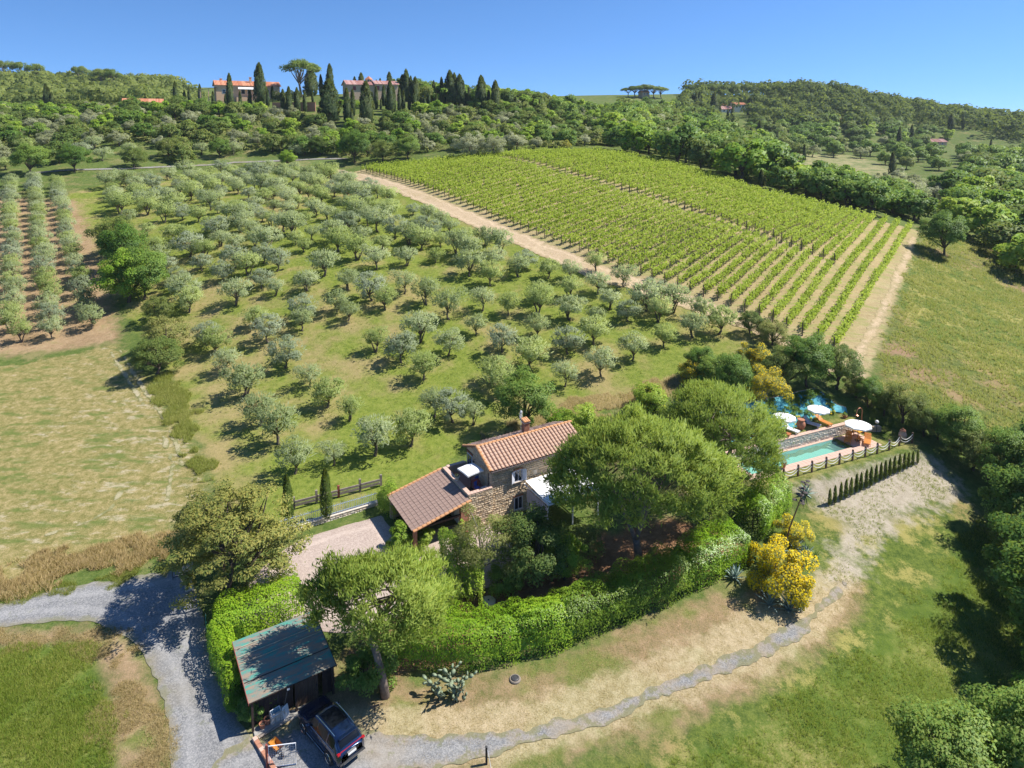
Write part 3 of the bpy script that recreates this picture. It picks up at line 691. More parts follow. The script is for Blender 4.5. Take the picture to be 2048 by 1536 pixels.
NEARLAB = {(557,889):'small olive tree nearest above the slim cypresses', (665,932):'bushy olive tree behind the wooden rail fence', (1386,675):'round olive tree beside the track at the right end of the grove',
           (1438,669):'small leaning olive tree at the rightmost corner of the grove', (1130,774):'large full olive tree at the lower edge of the grove behind the farmhouse',
           (897,712):'dark wide olive tree with several trunks in the middle of the grove', (822,893):'young thin olive tree behind the farmhouse terrace'}
for q in near_px:
    p = pg(*q)
    if not far_ok(p, og, 1.6): continue
    og.append(p); s = float(rng.uniform(.85, 1.3))
    if q[1] > 740: s *= rng.uniform(.8, 1.1)
    lab = NEARLAB.get(q) or (q in low_px and '%s from the left of the sparse olive trees at the lower grove edge' % nth(low_px.index(q)+1))
    gl = grove_label(p, *q)
    plant('olive', p, s, lab or gl[0], 'olive tree', 'olive_tree', None if lab else gl[1], sxy=float(rng.uniform(.95, 1.15)))
Z_OLFILL = P2([(185,378),(330,352),(470,345),(600,335),(690,352),(760,385),(870,425),(1000,485),(1110,530),(1250,575),(1340,605),(1300,640),(1200,690),(1000,600),(850,560),(700,540),(560,535),(430,610),(370,620),(330,600),(290,500),(230,440)])
bb = bbox(Z_OLFILL); org = np.array(pg(700, 352)[:2])
for a in np.arange(-140, 160, 5.2):
    for b_ in np.arange(-160, 60, 4.5):
        p = org + TRKD*(b_) + TRKP*a + rng.normal(size=2)*.7
        if p[0] < bb[0] or p[0] > bb[1] or p[1] < bb[2] or p[1] > bb[3]: continue
        if sdist(Z_OLFILL, np.array([p[0]]), np.array([p[1]]))[0] > -1.0 or not far_ok(p, og, 3.3): continue
        if rng.random() < .05: continue
        q = np.array([p[0], p[1], hz(*p)]); og.append(q)
        gl = grove_label(q, *proj(q)); plant('olive', q, float(rng.uniform(.75, 1.4)), gl[0], 'olive tree', 'olive_tree', gl[1], sxy=float(rng.uniform(1, 1.2)))
print('OLIVES', len(og))
# orchard rows on red soil
rows = [((108,672),(112,395)), ((172,668),(104,380)), ((20,690),(45,385)), ((-70,690),(-10,385))]
rows = [((178,660),(112,378)), ((108,678),(66,372)), ((24,690),(22,374)), ((-80,690),(-30,374))]
oc = 0; d0 = None
for k, (a, b_) in enumerate(rows):
    A = pg(*a); B = pg(*b_); L = np.linalg.norm(B[:2]-A[:2]); n = int(L / 3.9)
    for i in range(n+1):
        p = A[:2] + (B[:2]-A[:2])*i/n + rng.normal(size=2)*.25
        lab = nth(i+1) + ' ' + ['olive tree from the near end of the orchard row beside the grass strip', 'olive tree from the near end of the middle orchard row', 'olive tree from the near end of the third orchard row', 'olive tree from the near end of the leftmost orchard row'][k]
        g = ['right orchard row', 'middle orchard row', 'left orchard row', 'outer orchard row'][k]
        plant('olive', (p[0], p[1], hz(*p)), float(rng.uniform(.92, 1.12)), lab, 'olive tree', 'olive_tree', g, sxy=.88); oc += 1
print('ORCHARD', oc)

# ------------------------------------------------------------------ vineyard
def mk_vine(seg=6.0, n=620, i=0):
    """a stretch of vines along +x: leafy wall with shoots"""
    x = rng.uniform(0, seg, n); dens = .55 + .45*np.sin(x*2*np.pi/1.0 + i)*.6
    z = rng.beta(2.2, 2.0, n)*1.15 + .55; y = rng.normal(size=n)*.21*(1.3 - np.abs(z-1.1)*.7)
    shoot = rng.random(n) < .12; z = np.where(shoot, rng.uniform(1.5, 2.1, n), z)
    gap = (rng.random(7) < .09)[np.clip(x, 0, 5.99).astype(int)]; keep = (rng.random(n) < dens + .25) & ~(gap & (rng.random(n) < .85)); x, y, z = x[keep], y[keep], z[keep]
    C = np.stack([x, y, z], -1); N = unit(rng.normal(size=C.shape)*.8 + np.stack([np.zeros(len(x)), np.sign(y)*.8, np.full(len(x), .7)], -1))
    return leaves(C, N, .37, .29)
VSEG = [mk_vine(6.0, 400, i) for i in range(9)]
M_POST = mat_plain('post_wood', (.15,.115,.085), .9, .35, 6)
Vd, Vp = VROW, VPER
va0 = np.array(pg(1500, 655)[:2]); vin = np.array([sdist(Z_VINE, np.array([0.]), np.array([0.]))])
vp = np.array(Z_VINE); cper = vp @ Vp
HEADL = [p[:2] for p in pgs([(1010,322),(1130,352),(1300,400),(1450,452),(1590,502),(1660,530)])]
hl = sorted([(float(p @ Vp), float(p @ Vd)) for p in HEADL])
nv = 0; offs = []
for off in np.arange(cper.min() + 1.0, cper.max() + 4, 2.22):
    ts = np.arange(-60, 420, .5); X = Vp[0]*off + Vd[0]*ts; Y = Vp[1]*off + Vd[1]*ts
    trd = linedist(trk, [2.6,2.9,2.8,2.8,2.8,2.7,2.6,2.5,2.3,2.0,1.8,1.6])
    tr2 = linedist(trk2, [1.3]*7)
    ok = (sdist(Z_VINE, X, Y) < -.4) & (trd(X, Y) > .6) & (tr2(X, Y) > .2)
    if ok.sum() < 8: continue
    A_ = Vp*off + Vd*ts[ok].min(); fan = R(float(np.interp(off, [-62, -44, -24], [12, 7, 0])))
    d_ = np.array([Vd[0]*math.cos(-fan) - Vd[1]*math.sin(-fan), Vd[0]*math.sin(-fan) + Vd[1]*math.cos(-fan)])
    ts = np.arange(0, 300, .5); X = A_[0] + d_[0]*ts; Y = A_[1] + d_[1]*ts
    ok = (sdist(Z_VINE, X, Y) < -.4) & (trd(X, Y) > .5) & (tr2(X, Y) > .2)
    if ok.sum() < 10: continue
    hdist = linedist(HEADL, [0]*6)(X, Y); hi_ = int(np.argmin(hdist))
    offs.append((A_, d_, ts[ok].min(), ts[ok].max(), ts[hi_] if hdist[hi_] < 1.2 else None))
for oi, (A_, Vd, t0, t1, hd) in enumerate(offs):
    Vp = np.array([Vd[1], -Vd[0]])
    segs = [(t0, t1)] if hd is None or hd < t0+6 or hd > t1-6 else [(t0, hd - 1.3), (hd + 1.3, t1)]
    for bi, (s0, s1) in enumerate(segs):
        if s1 - s0 < 5: continue
        nvseg = int(math.ceil((s1-s0)/6.0)); sc = (s1-s0)/(nvseg*6.0); parts = []
        c0 = A_ + Vd*s0; zb = hz(*c0)
        dist = np.hypot(c0[0], c0[1])
        for k in range(nvseg):
            v, f = VSEG[rng.integers(9)]; v = v.copy(); vx = (v[:, 0] + k*6.0)*sc; vig = rng.uniform(.85, 1.12)
            x = c0[0] + Vd[0]*vx + Vp[0]*v[:, 1]; y = c0[1] + Vd[1]*vx + Vp[1]*v[:, 1]
            gx = np.linspace(0, (s1-s0), 2*nvseg+2); 
            parts.append((np.stack([x, y, v[:, 2]*vig, vx], -1), f))
        V, F = merge(parts); gx = np.linspace(0, s1-s0, 2*nvseg+3)
        gz = h(c0[0]+Vd[0]*gx, c0[1]+Vd[1]*gx)
        Vv = np.stack([V[:, 0]-c0[0], V[:, 1]-c0[1], V[:, 2] + np.interp(V[:, 3], gx, gz) - zb], -1)
        if dist > 120:   # far rows: every second leaf, larger
            pass
        blk = 'upper' if bi else 'lower'
        o = thing('vine_row', 'vine row in the %s block, %s counted from the right edge track' % (blk, nth(len(offs)-oi)) if len(segs) > 1 else 'undivided vine row, %s counted from the right edge track' % nth(len(offs)-oi),
                  'vine row', (c0[0], c0[1], zb), 0, 'vine rows of the %s block' % blk if len(segs) > 1 else 'vine rows of the near right side')
        link('foliage', add_mat(leaf_mesh('vine_foliage', Vv, F, 'up'), L_VINE), o)
        sb = MB(); stp = np.arange(3.0, s1-s0-2, 1.6 if dist < 110 else 3.2)
        for a in stp:
            z = float(np.interp(a, gx, gz)) - zb; sb.box(Vd[0]*a-.03, Vd[0]*a+.03, Vd[1]*a-.03, Vd[1]*a+.03, z-.1, z+(1.0 if (int(a*10) % 3) else 1.9))
        if len(stp): sb.build('vine_stems', M_POST, o, kind='stuff')
        for a in (0.0, s1-s0):
            z = float(np.interp(a, gx, gz)) - zb
            MB().box(-.06, .06, -.06, .06, -.1, 1.9, .015).build('end_post', M_POST, o, loc=(Vd[0]*a, Vd[1]*a, z))
        nv += 1
print('VINES', nv)

# ------------------------------------------------------------------ far trees: trunk and crown in one mesh, grown low
def joined(kind, out, n, drop=.0):
    res = []
    for i in range(n):
        tr, cr = PROTO[kind][i % len(PROTO[kind])]
        def arr(me):
            v = np.empty(len(me.vertices)*3, np.float32); me.vertices.foreach_get('co', v); return v.reshape(-1, 3)
        fs = [[], []]; vs = []; b = 0; nrm = []
        for k, me in enumerate((tr, cr)):
            v = arr(me).copy()
            if k == 1: v[:, 2] -= drop
            nv_ = np.zeros((len(v), 3), np.float32); li = np.empty(len(me.loops), np.int32); me.loops.foreach_get('vertex_index', li); cn = np.empty(len(me.loops)*3, np.float32); me.corner_normals.foreach_get('vector', cn); nv_[li] = cn.reshape(-1, 3); nrm.append(nv_)
            vs.append(v); fs[k] = np.array([tuple(p.vertices) for p in me.polygons if len(p.vertices) == 4]) + b; b += len(v)
        me = mesh_np(out, np.concatenate(vs), fs); me.normals_split_custom_set_from_vertices(np.concatenate(nrm))
        for m in (tr.materials[0], cr.materials[0]): me.materials.append(m)
        me.polygons.foreach_set('material_index', np.concatenate([np.zeros(len(fs[0]), np.int32), np.ones(len(fs[1]), np.int32)]))
        res.append((None, me))
    PROTO[out] = res
for k in ('broad', 'oak', 'fresh', 'silver'): joined(k, 'far_' + k, len(PROTO[k]), .7)
joined('olive', 'far_olive', 5, .2)
EXCL = []      # (x, y, radius) kept clear
def clear_px(px, py, r, back=None, fwd=0):
    p = pg(px, py, back=back); EXCL.append((p[0], p[1], r))
    for k in range(1, fwd+1): EXCL.append((p[0]*(1-.018*k), p[1]*(1-.018*k), r))
def scatter(poly, space, n_try=4000, placed=None, margin=0.0):
    a = np.array(poly); lo = a.min(0); hi = a.max(0); out = [] if placed is None else placed; start = len(out)
    cand = rng.uniform(lo, hi, (n_try, 2)); cand = cand[sdist(poly, cand[:, 0], cand[:, 1]) < -margin]
    for e in EXCL: cand = cand[(cand[:, 0]-e[0])**2 + (cand[:, 1]-e[1])**2 > e[2]**2]
    pts = np.array(out)[:, :2] if out else np.zeros((0, 2)); acc = []
    cell = {}
    for q in cand:
        k = (int(q[0]//space), int(q[1]//space)); bad = False
        for i in (-1, 0, 1):
            for j in (-1, 0, 1):
                for r_ in cell.get((k[0]+i, k[1]+j), ()):
                    if (q[0]-r_[0])**2 + (q[1]-r_[1])**2 < space*space: bad = True
        if bad: continue
        cell.setdefault(k, []).append(q); acc.append(q)
    acc = np.array(acc).reshape(-1, 2)
    return np.column_stack([acc, h(acc[:, 0], acc[:, 1])]) if len(acc) else np.zeros((0, 3))

# ------------------------------------------------------------------ houses on the hills
def mat_roof(name, lo, mid, hi):
    t = NT(name); p = t.obj(); g = t.n('NewGeometry')
    f = t.math('ADD', t.math('MULTIPLY', g.outputs['Random Per Island'], .55), t.math('MULTIPLY', t.noise(2.2, 4, .65, p), .55))
    c = t.ramp(f, [(.25, lo), (.52, mid), (.8, hi)])
    c = t.mix(t.math('MULTIPLY', t.rng(t.noise(5, 4, .7, p), .60, .72), .6), c, (.40, .36, .28))
    t.bsdf(c, .9, .2, t.bump(f, .3, .02)); return t.m
M_TERRA = mat_roof('terracotta_tile', (.20,.10,.07), (.36,.185,.125), (.52,.33,.245))
M_TERRA_RED = mat_roof('red_tile', (.38,.14,.075), (.50,.20,.11), (.56,.27,.16))
M_TERRA_OLD = mat_roof('old_pink_tile', (.28,.13,.11), (.40,.21,.18), (.50,.31,.27))
M_PLASTER = mat_plain('peach_plaster', (.66,.43,.27), .85, .12, 2)
M_PLASTER_W = mat_plain('white_plaster', (.75,.72,.68), .85, .1, 2)
M_STONEFAR = mat_plain('far_stone', (.47,.34,.23), .9, .35, 3)
M_WHITE = mat_plain('white_paint', (.78,.77,.75), .6, .06, 3)
M_GLASS = NT('window_glass'); M_GLASS.bsdf((.03,.04,.05), .08, .6); M_GLASS = M_GLASS.m
M_SHUT_RED = mat_plain('red_shutter', (.22,.05,.045), .7, .2, 4)
M_SHUT_GRN = mat_plain('green_shutter', (.05,.16,.13), .7, .2, 4)
M_WOODDK = mat_plain('dark_wood', (.055,.035,.03), .8, .35, 5)
def house(name, label, loc, rz, w, d, hgt, rise, wall, roof, wins=(), chim=(), hip=False, ext=None, base=1.5, shut=M_SHUT_RED):
    """block with its front along +x at y=0; ridge along x"""
    o = thing(name, label, 'house', loc, rz)
    b = MB(); hw = d/2
    if hip: b.box(0, w, 0, d, -base, hgt)
    else:
        b.add([(0,0,-base),(w,0,-base),(w,d,-base),(0,d,-base),(0,0,hgt),(w,0,hgt),(w,d,hgt),(0,d,hgt),(0,hw,hgt+rise),(w,hw,hgt+rise)],
              [(3,2,1,0),(0,1,5,4),(2,3,7,6),(1,2,6,9,5),(3,0,4,8,7),(4,5,9,8),(6,7,8,9)])
    b.build('wall', wall, o)
    e = .6; r = MB(); nc = max(4, int(w/.55))
    if hip:
        ins = min(hw, w/2)*.98
        top = [(ins, hw, hgt+rise), (w-ins, hw, hgt+rise)]; A = [(-e,-e,hgt-.05),(w+e,-e,hgt-.05),(w+e,d+e,hgt-.05),(-e,d+e,hgt-.05)]
        up = lambda q: (q[0], q[1], q[2]+.14)
        r.add(A + [up(a) for a in A] + [up(t_) for t_ in top], [(3,2,1,0),(0,1,5,4),(1,2,6,5),(2,3,7,6),(3,0,4,7),(4,5,9,8),(5,6,9),(6,7,8,9),(7,4,8)])
    else:
        k = rise/hw
        for side in (0, 1):
            for i in range(nc):     # tile courses run up the slope, each a shallow ridge
                x0 = -e + (w+2*e)*i/nc; x1 = -e + (w+2*e)*(i+1)/nc; xm = (x0+x1)/2
                ye, yr = (-e, hw) if side == 0 else (d+e, hw); ze = hgt - k*e; zr = hgt + rise
                r.add([(x0,ye,ze+.05),(xm,ye,ze+.17),(x1,ye,ze+.05),(x1,yr,zr+.05),(xm,yr,zr+.19),(x0,yr,zr+.05),(x0,ye,ze-.06),(x1,ye,ze-.06)],
                      [(0,1,4,5),(1,2,3,4),(0,6,7,2,1)] if side == 0 else [(5,4,1,0),(4,3,2,1),(1,2,7,6,0)])
    ro = r.build('roof', roof, o)
    for (cx, cy, ch) in chim:
        zb = hgt + rise*(1-abs(cy-hw)/hw)
        cb = MB(); cb.box(cx-.45, cx+.45, cy-.35, cy+.35, zb-.5, zb+ch, .04); cb.box(cx-.6, cx+.6, cy-.5, cy+.5, zb+ch+.01, zb+ch+.16); cb.build('chimney', wall, ro)
    for (wx, wz, ww, wh, sh) in wins:
        f = MB(); f.box(wx-ww/2-.1, wx+ww/2+.1, -.06, .02, wz-wh/2-.1, wz+wh/2+.1); fo = f.build('window', shut if sh == 2 else M_WHITE, o)
        g = MB(); g.box(wx-ww/2, wx+ww/2, -.075, -.05, wz-wh/2, wz+wh/2); g.build('pane', shut if sh == 2 else M_GLASS, fo)
        if sh == 1:
            for q in (-1, 1):
                s_ = MB(); x = wx + q*(ww*.75+.12); s_.box(x-ww/4, x+ww/4, -.09, -.03, wz-wh/2-.05, wz+wh/2+.05); s_.build('shutter', shut, fo)
    return o
def on(px, py, Y): p = pdist(px, py, Y); return (p[0], p[1], p[2])
# peach villa
A = on(433, 198, 282); v1 = house('villa', 'peach plastered villa with red tiled roof and white awning on the ridge', A, R(29), 25.5, 9, 6.0, 1.9, M_PLASTER, M_TERRA_RED,
    wins=[(10.5,3.4,1.4,2.2,0),(13,3.4,1.4,2.2,0),(15.7,3.4,1.8,2.2,0),(18,3.3,1.3,2.3,2),(20.5,3.6,1,1.4,0),(3,3.2,1.2,1.6,0)], chim=[(14,3,2.2),(2.5,5,1.0)], shut=M_SHUT_GRN)
b = MB(); b.add([(8.6,-.05,5.3),(18.6,-.05,5.3),(18.8,-2.2,4.3),(8.4,-2.2,4.3),(8.6,-.05,5.2),(18.6,-.05,5.2),(18.8,-2.2,4.15),(8.4,-2.2,4.15)],[(3,2,1,0),(4,5,6,7),(7,6,2,3),(4,7,3,0),(2,6,5,1)]); b.build('awning', M_WHITE, v1)
b = MB(); b.box(7.5, 22, -2.6, -.02, -2.5, .9); b.build('terrace_wall', M_PLASTER, v1)
b = MB(); b.add([(-6.5,-1,3.5),(.2,-1,4.6),(.2,7,4.9),(-6.5,7,3.8),(-6.5,-1,3.65),(.2,-1,4.75),(.2,7,5.05),(-6.5,7,3.95)],[(3,2,1,0),(4,5,6,7),(0,1,5,4),(1,2,6,5),(2,3,7,6),(3,0,4,7)]); b.build('porch_roof', M_WOODDK, v1)
for x, y in ((-6,-.6),(-6,6.6),(-3,-.6)): MB().box(x-.15, x+.15, y-.15, y+.15, -3, 3.9).build('porch_post', M_PLASTER, v1)
# stone villa with a roof lantern
A = on(695, 200, 280); v2 = house('villa', 'stone villa with pink tiled roof and roof lantern among cypresses', A, R(27), 12.0, 8, 6.6, 1.7, M_STONEFAR, M_TERRA_OLD,
    wins=[(3,4.9,1,1.4,2),(7.8,4.7,1,1.4,2)], base=3)
A2 = (A[0]+11.3*math.cos(R(6)), A[1]+11.3*math.sin(R(6))-1.2, A[2]); 
b = MB(); b.box(11.5, 21.5, -.9, 7.2, -3, 6.9); b.build('wing_wall', M_STONEFAR, v2)
r_ = MB(); nc = 20
for i in range(nc):
    x0 = 11.2 + 10.9*i/nc; x1 = 11.2 + 10.9*(i+1)/nc; xm = (x0+x1)/2
    for ye, ze, yr, zr in ((-1.5, 6.75, 3.2, 8.5), (7.8, 6.75, 3.2, 8.5)):
        fs = [(0,1,4,5),(1,2,3,4)] if ye < 0 else [(5,4,1,0),(4,3,2,1)]
        r_.add([(x0,ye,ze),(xm,ye,ze+.12),(x1,ye,ze),(x1,yr,zr),(xm,yr,zr+.12),(x0,yr,zr)], fs)
r_.build('wing_roof', M_TERRA_OLD, v2)
for wx in (12.7, 15.4, 19.2): 
    f = MB().box(wx-.6, wx+.6, -.98, -.88, 4.4, 6.0).build('window', M_SHUT_RED, v2)
MB().box(18.6, 20.4, -.98, -.85, -.5, 2.2).build('door', M_GLASS, v2)
lt = MB(); lt.box(9, 11.4, 3, 5.2, 7.6, 8.9, .05); ltt = lt.build('lantern', M_STONEFAR, v2)
MB().lathe([(1.9,8.92),(1.6,9.2),(.15,10.3)], 4, (10.2,4.1,0)).build('lantern_roof', M_TERRA_RED, ltt)
for x in (9.7, 10.7): MB().box(x-.25, x+.25, 2.93, 2.98, 7.9, 8.7).build('lantern_window', M_GLASS, ltt)
# low house with orange roof
A = on(247, 214, 330); v3 = house('house', 'low stone house with bright orange tiled roof on the hillside', A, R(28), 17, 8, 2.6, 1.7, M_STONEFAR, M_TERRA_RED, wins=[(10,1.3,1.2,1.2,0),(4,1.3,1.2,1.2,0)], chim=[(2.2,4.5,1.0)])
# retaining wall below the peach villa
A = on(545, 222, 262); b = MB()
w_ = thing('garden_wall', 'brick garden wall below the hedge between the two villas', 'wall', A, R(-4)); MB().box(0, 17, 0, .5, -2, 3.2, .03).build('masonry', mat_plain('brick_wall', (.42,.20,.13), .9, .3, 4), w_); MB().box(-.1, 17.1, -.1, .6, 3.21, 3.36).build('coping', M_TERRA_RED, w_)
# houses on the far right hill
A = on(1436, 224, 555); house('house', 'small house with red hipped roof above the longer pink roof on the right hill', A, R(22), 9, 8, 5.6, 1.9, M_PLASTER_W, M_TERRA_RED, wins=[(2.5,4,1.2,1.6,0),(6,4,1.2,1.6,2)], hip=True, chim=())
A = on(1442, 224, 540); house('house', 'long low house with faded pink roof in front of the hipped one', A, R(20), 12, 6, 2.6, 2.2, M_PLASTER_W, M_TERRA_OLD, wins=[(3,1.2,1.4,1.6,0),(8,1.2,2,1.8,0)])
A = on(1468, 222, 550); house('house', 'white two-storey house with solar panels on the right hill', A, R(18), 11.5, 8, 5.4, 1.6, M_PLASTER_W, M_TERRA_RED, wins=[(2.5,3.6,1.3,1.5,0),(5.6,3.6,1.3,1.5,0),(8.6,3.6,1.3,1.5,2),(9,1.1,1.4,2,0)])
A = on(1444, 285, 425); v4 = house('villa', 'terracotta villa with red roofs behind a row of cypresses in the valley', A, R(20), 11, 8, 6.2, 1.6, mat_plain('rose_plaster', (.55,.30,.2), .85, .15, 2), M_TERRA_OLD, wins=[(3,4.6,1.1,1.6,2),(7.5,4.6,1.1,1.6,2),(5,1.4,1.4,2,0)])
b = MB(); b.box(11.2, 20, -.6, 6, -1.5, 3.2); b.build('wing_wall', M_STONEFAR, v4)
b = MB(); b.add([(10.9,-1.2,3.15),(20.5,-1.2,3.15),(20.5,3,4.8),(10.9,3,4.8),(10.9,6.6,3.15),(20.5,6.6,3.15)],[(0,1,2,3),(3,2,5,4)]); b.build('wing_roof', M_TERRA_RED, v4)
A = on(1860, 292, 470); house('farmhouse', 'long low stone farmhouse with faded roof right of the dark poplar', A, R(16), 15, 7, 3.0, 1.8, M_STONEFAR, M_TERRA_OLD, wins=[(3,1.6,1.1,1.4,0),(7,1.6,1.1,1.4,2),(11,1.6,1.1,1.4,0)], chim=[(5,4,1)])
for (px, py, Y, w, hh, m, rf, lab) in ((1682,247,520,6,2.6,M_STONEFAR,M_TERRA_RED,'small red-roofed cottage half hidden in the wood of the right hill'),
      (1750,252,530,8,3,M_STONEFAR,M_TERRA_RED,'red-roofed cottage beside a tall cypress on the right hill'), (1822,248,560,8,3,M_PLASTER,M_TERRA_OLD,'pink-roofed house high on the right hill below the skyline'),
      (1906,262,560,9,4.2,M_PLASTER,M_TERRA_OLD,'cream gabled house near the right skyline'), (1944,264,600,10,4,M_PLASTER_W,M_TERRA_OLD,'pale house rightmost below the skyline'), (1284,192,555,7,3.2,M_STONEFAR,M_TERRA_RED,'small house sheltered under the clump of umbrella pines')):
    house('house', lab, on(px, py, Y), R(rng.uniform(10, 26)), w, 6, hh, 1.5, m, rf, wins=[(w*.3,hh*.55,1,1.2,0),(w*.7,hh*.55,1,1.2,0)])

# ------------------------------------------------------------------ cypresses on the hills: (px of base, py of base, py of top, fat?)
z5 = lambda x, y: (200 + x/3.303, 100 + y/3.303)
z6 = lambda x, y: (640 + x/3.303, 100 + y/3.303)
z7 = lambda x, y: (1220 + x/2.473, 140 + y/2.473)
def cyp(list_, zf, label, group, back, maxY=None):
    for (x, top, base, *fat) in list_:
        bx, by = zf(x, base); _, ty = zf(x, top); p = pg(bx, by, back=back)
        if p[1] > (maxY or back): p = pdist(bx, by, back); p[2] = min(p[2], hz(p[0], p[1])+.5)
        # a tall tree keeps its picture height
        hh = (by - ty) / scale_at(p) * 1.12; f = fat[0] if fat else 0
        if p[2] > hz(p[0], p[1]) + .3: dz = p[2]-hz(p[0], p[1]); p[2] -= dz; hh += dz
        EXCL.append((p[0], p[1], 1.6))
        plant('cypressfat' if f else 'cypress', p, float(hh), label, 'cypress', 'cypress_tree', group, sxy=float(rng.uniform(1.0, 1.3)*(1.0 if hh > 7 else 1.15)))
cyp([(500,222,355),(517,300,352),(560,265,345),(590,240,335),(662,235,338)], z5, 'slim cypress left of the peach villa above the scrub', 'cypresses left of the peach villa', 290)
cyp([(748,280,350),(830,300,362),(862,185,400),(928,290,405),(992,280,375),(1110,275,375)], z5, 'slim cypress standing in front of the peach villa', 'cypresses in front of the peach villa', 280)
cyp([(1060,120,370,1)], z5, 'tallest broad cypress beside the right end of the peach villa', None, 278)
cyp([(1137,190,265),(1405,280,350)], z5, 'thin cypress behind the dark hedge between the villas', 'thin cypresses by the dark hedge', 290)
cyp([(1212,280,435),(1252,265,440),(1305,270,430),(1355,290,415)], z5, 'slim cypress in front of the brick garden wall', 'cypresses before the garden wall', 258)
cyp([(1460,150,270),(1520,100,280,1)], z5, 'dark cypress between umbrella pine and stone villa', 'cypresses between pine and villa', 300)
cyp([(1682,95,190,1),(1725,72,190,1),(1767,105,190,1),(1825,110,190),(1850,100,190,1),(1880,125,195),(1912,100,230,1),(1943,145,235)], z5, 'tall cypress rising behind the roof of the stone villa', 'cypresses behind the stone villa', 312, 303)
cyp([(180,280,480),(218,280,440),(212,400,520),(345,290,385),(373,255,390),(402,330,395),(422,250,370),(440,310,395),(487,260,410),(525,270,405),(552,285,405),(592,305,405),(625,270,410),(660,360,415),(693,310,405),(720,280,400),(747,355,415),(770,300,410),(838,305,365),(905,300,365)], z6, 'slim cypress in the long row on the slope below the stone villa', 'cypress row below the stone villa', 275)
cyp([(308,240,500,1),(465,205,400,0)], z6, 'stout dark cypress standing forward on the slope below the stone villa', 'stout cypresses below the stone villa', 262)
cyp([(570,115,300,1),(630,115,265,1),(600,100,250),(545,130,280,1)], z6, 'broad cypress in the dark clump right of the stone villa', 'cypress clump right of the stone villa', 292)
cyp([(740,135,225),(752,170,300),(778,205,290),(803,140,295),(823,180,300),(858,137,330,1),(888,150,330,1),(922,145,320,1),(945,160,310),(968,225,300),(985,185,300)], z6, 'tall cypress in the skyline group in the middle of the ridge', 'skyline cypresses on the ridge', 300)
cyp([(1065,170,380,1),(1115,215,345),(1158,175,365,1)], z6, 'dark cypress of the isolated trio on the ridge right of the skyline group', 'isolated cypress trio on the ridge', 285)
cyp([(1292,270,345),(1338,290,355),(1352,280,350),(1370,310,370),(1410,320,400),(1430,335,405),(1450,325,405),(1470,350,410),(1510,375,435)], z6, 'small cypress in the line descending the ridge towards the right wood', 'cypress line descending the ridge', 300)
cyp([(380,230,410),(400,250,405),(425,290,410),(445,330,400)], lambda x, y: (x/4.096, 100+y/4.096), 'thin cypress in the small clump on the left hillside', 'cypress clump on the left hillside', 330)
cyp([(410,125,205),(425,120,210),(440,118,208),(452,130,205),(468,180,222),(480,175,225)], z7, 'thin cypress in the row left of the white house', 'cypress row left of the white house', 520)
cyp([(513,125,240,1),(530,110,190,1)], z7, 'large dark cypress left of the red hipped roof', 'dark cypresses by the hipped roof', 500)
cyp([(543,180,245),(582,185,240),(605,180,245,1)], z7, 'cypress in front of the long pink roof on the right hill', 'cypresses below the right hill houses', 500)
cyp([(682,130,200),(692,125,200),(700,128,200)], z7, 'tall thin cypress right of the white house', 'cypresses right of the white house', 540)
cyp([(567,245,335),(598,255,335),(632,255,340),(695,255,335)], z7, 'dark cypress in front of the terracotta valley villa', 'cypresses before the valley villa', 405)
cyp([(737,265,385,1),(765,305,390,1)], z7, 'stout cypress at the right end of the terracotta valley villa', 'stout cypresses by the valley villa', 400)
cyp([(826,300,375)], z7, 'single cypress between the valley villa and the meadow', None, 400)
cyp([(960,375,450)], z7, 'cypress standing alone at the top of the pale meadow', None, 360)
cyp([(1393,235,290),(1270,230,305),(1495,215,285,1)], z7, 'cypress rising out of the wood on the right hill', 'cypresses in the right wood', 480)
cyp([(1685,225,305,1),(1745,225,290)], z7, 'dark cypress beside the cream gabled house', 'cypresses by the cream house', 540)
cyp([(1428,295,400,0),(1884,315,370)], z7, 'tall cypress standing free near the long stone farmhouse', 'cypresses near the stone farmhouse', 420)
cyp([(1395,390,505,1)], z7, 'egg-shaped dark cypress alone in the pale meadow', None, 290)
cyp([(1323,560,615),(1403,560,605),(1485,545,590),(1548,600,645),(1605,615,685),(1652,630,705),(1710,640,720)], z7, 'young cypress in the row along the farm track right of the vineyard', 'young cypresses along the farm track', 240)
cyp([(747,500,580,1),(792,490,550),(862,490,535)], z7, 'cypress at the edge of the wood behind the vineyard', 'cypresses behind the vineyard', 250)
# big dark conifer below the stone villa, umbrella pines on the skylines
def big(kind, px, by, ty, Y, label, cat, name, hproto, wpx=None, wproto=None, var=None):
    p = pg(px, by, back=Y)
    if p[1] > Y: p = pdist(px, by, Y); p[2] = hz(p[0], p[1])
    _, gy = proj(p); hh = (gy-ty)/scale_at(p); s = hh/hproto
    sx = (wpx/scale_at(p))/(wproto*s) if wpx else 1
    EXCL.append((p[0], p[1], 4)); return plant(kind, p, float(s), label, cat, name, sxy=float(sx), var=var)
big('umbrella', 603, 189, 120, 292, 'great umbrella pine with forked trunk on the ridge between the villas', 'pine', 'umbrella_pine', 10.0, 92, 11.0, 0)
big('cypressfat', 660, 246, 160, 258, 'huge dark conifer below the stone villa', 'conifer', 'conifer_tree', 1.0, 52, .32, 1)
big('cypressfat', 622, 186, 140, 296, 'dark conifer just right of the great umbrella pine', 'conifer', 'conifer_tree', 1.0, 34, .3, 0)
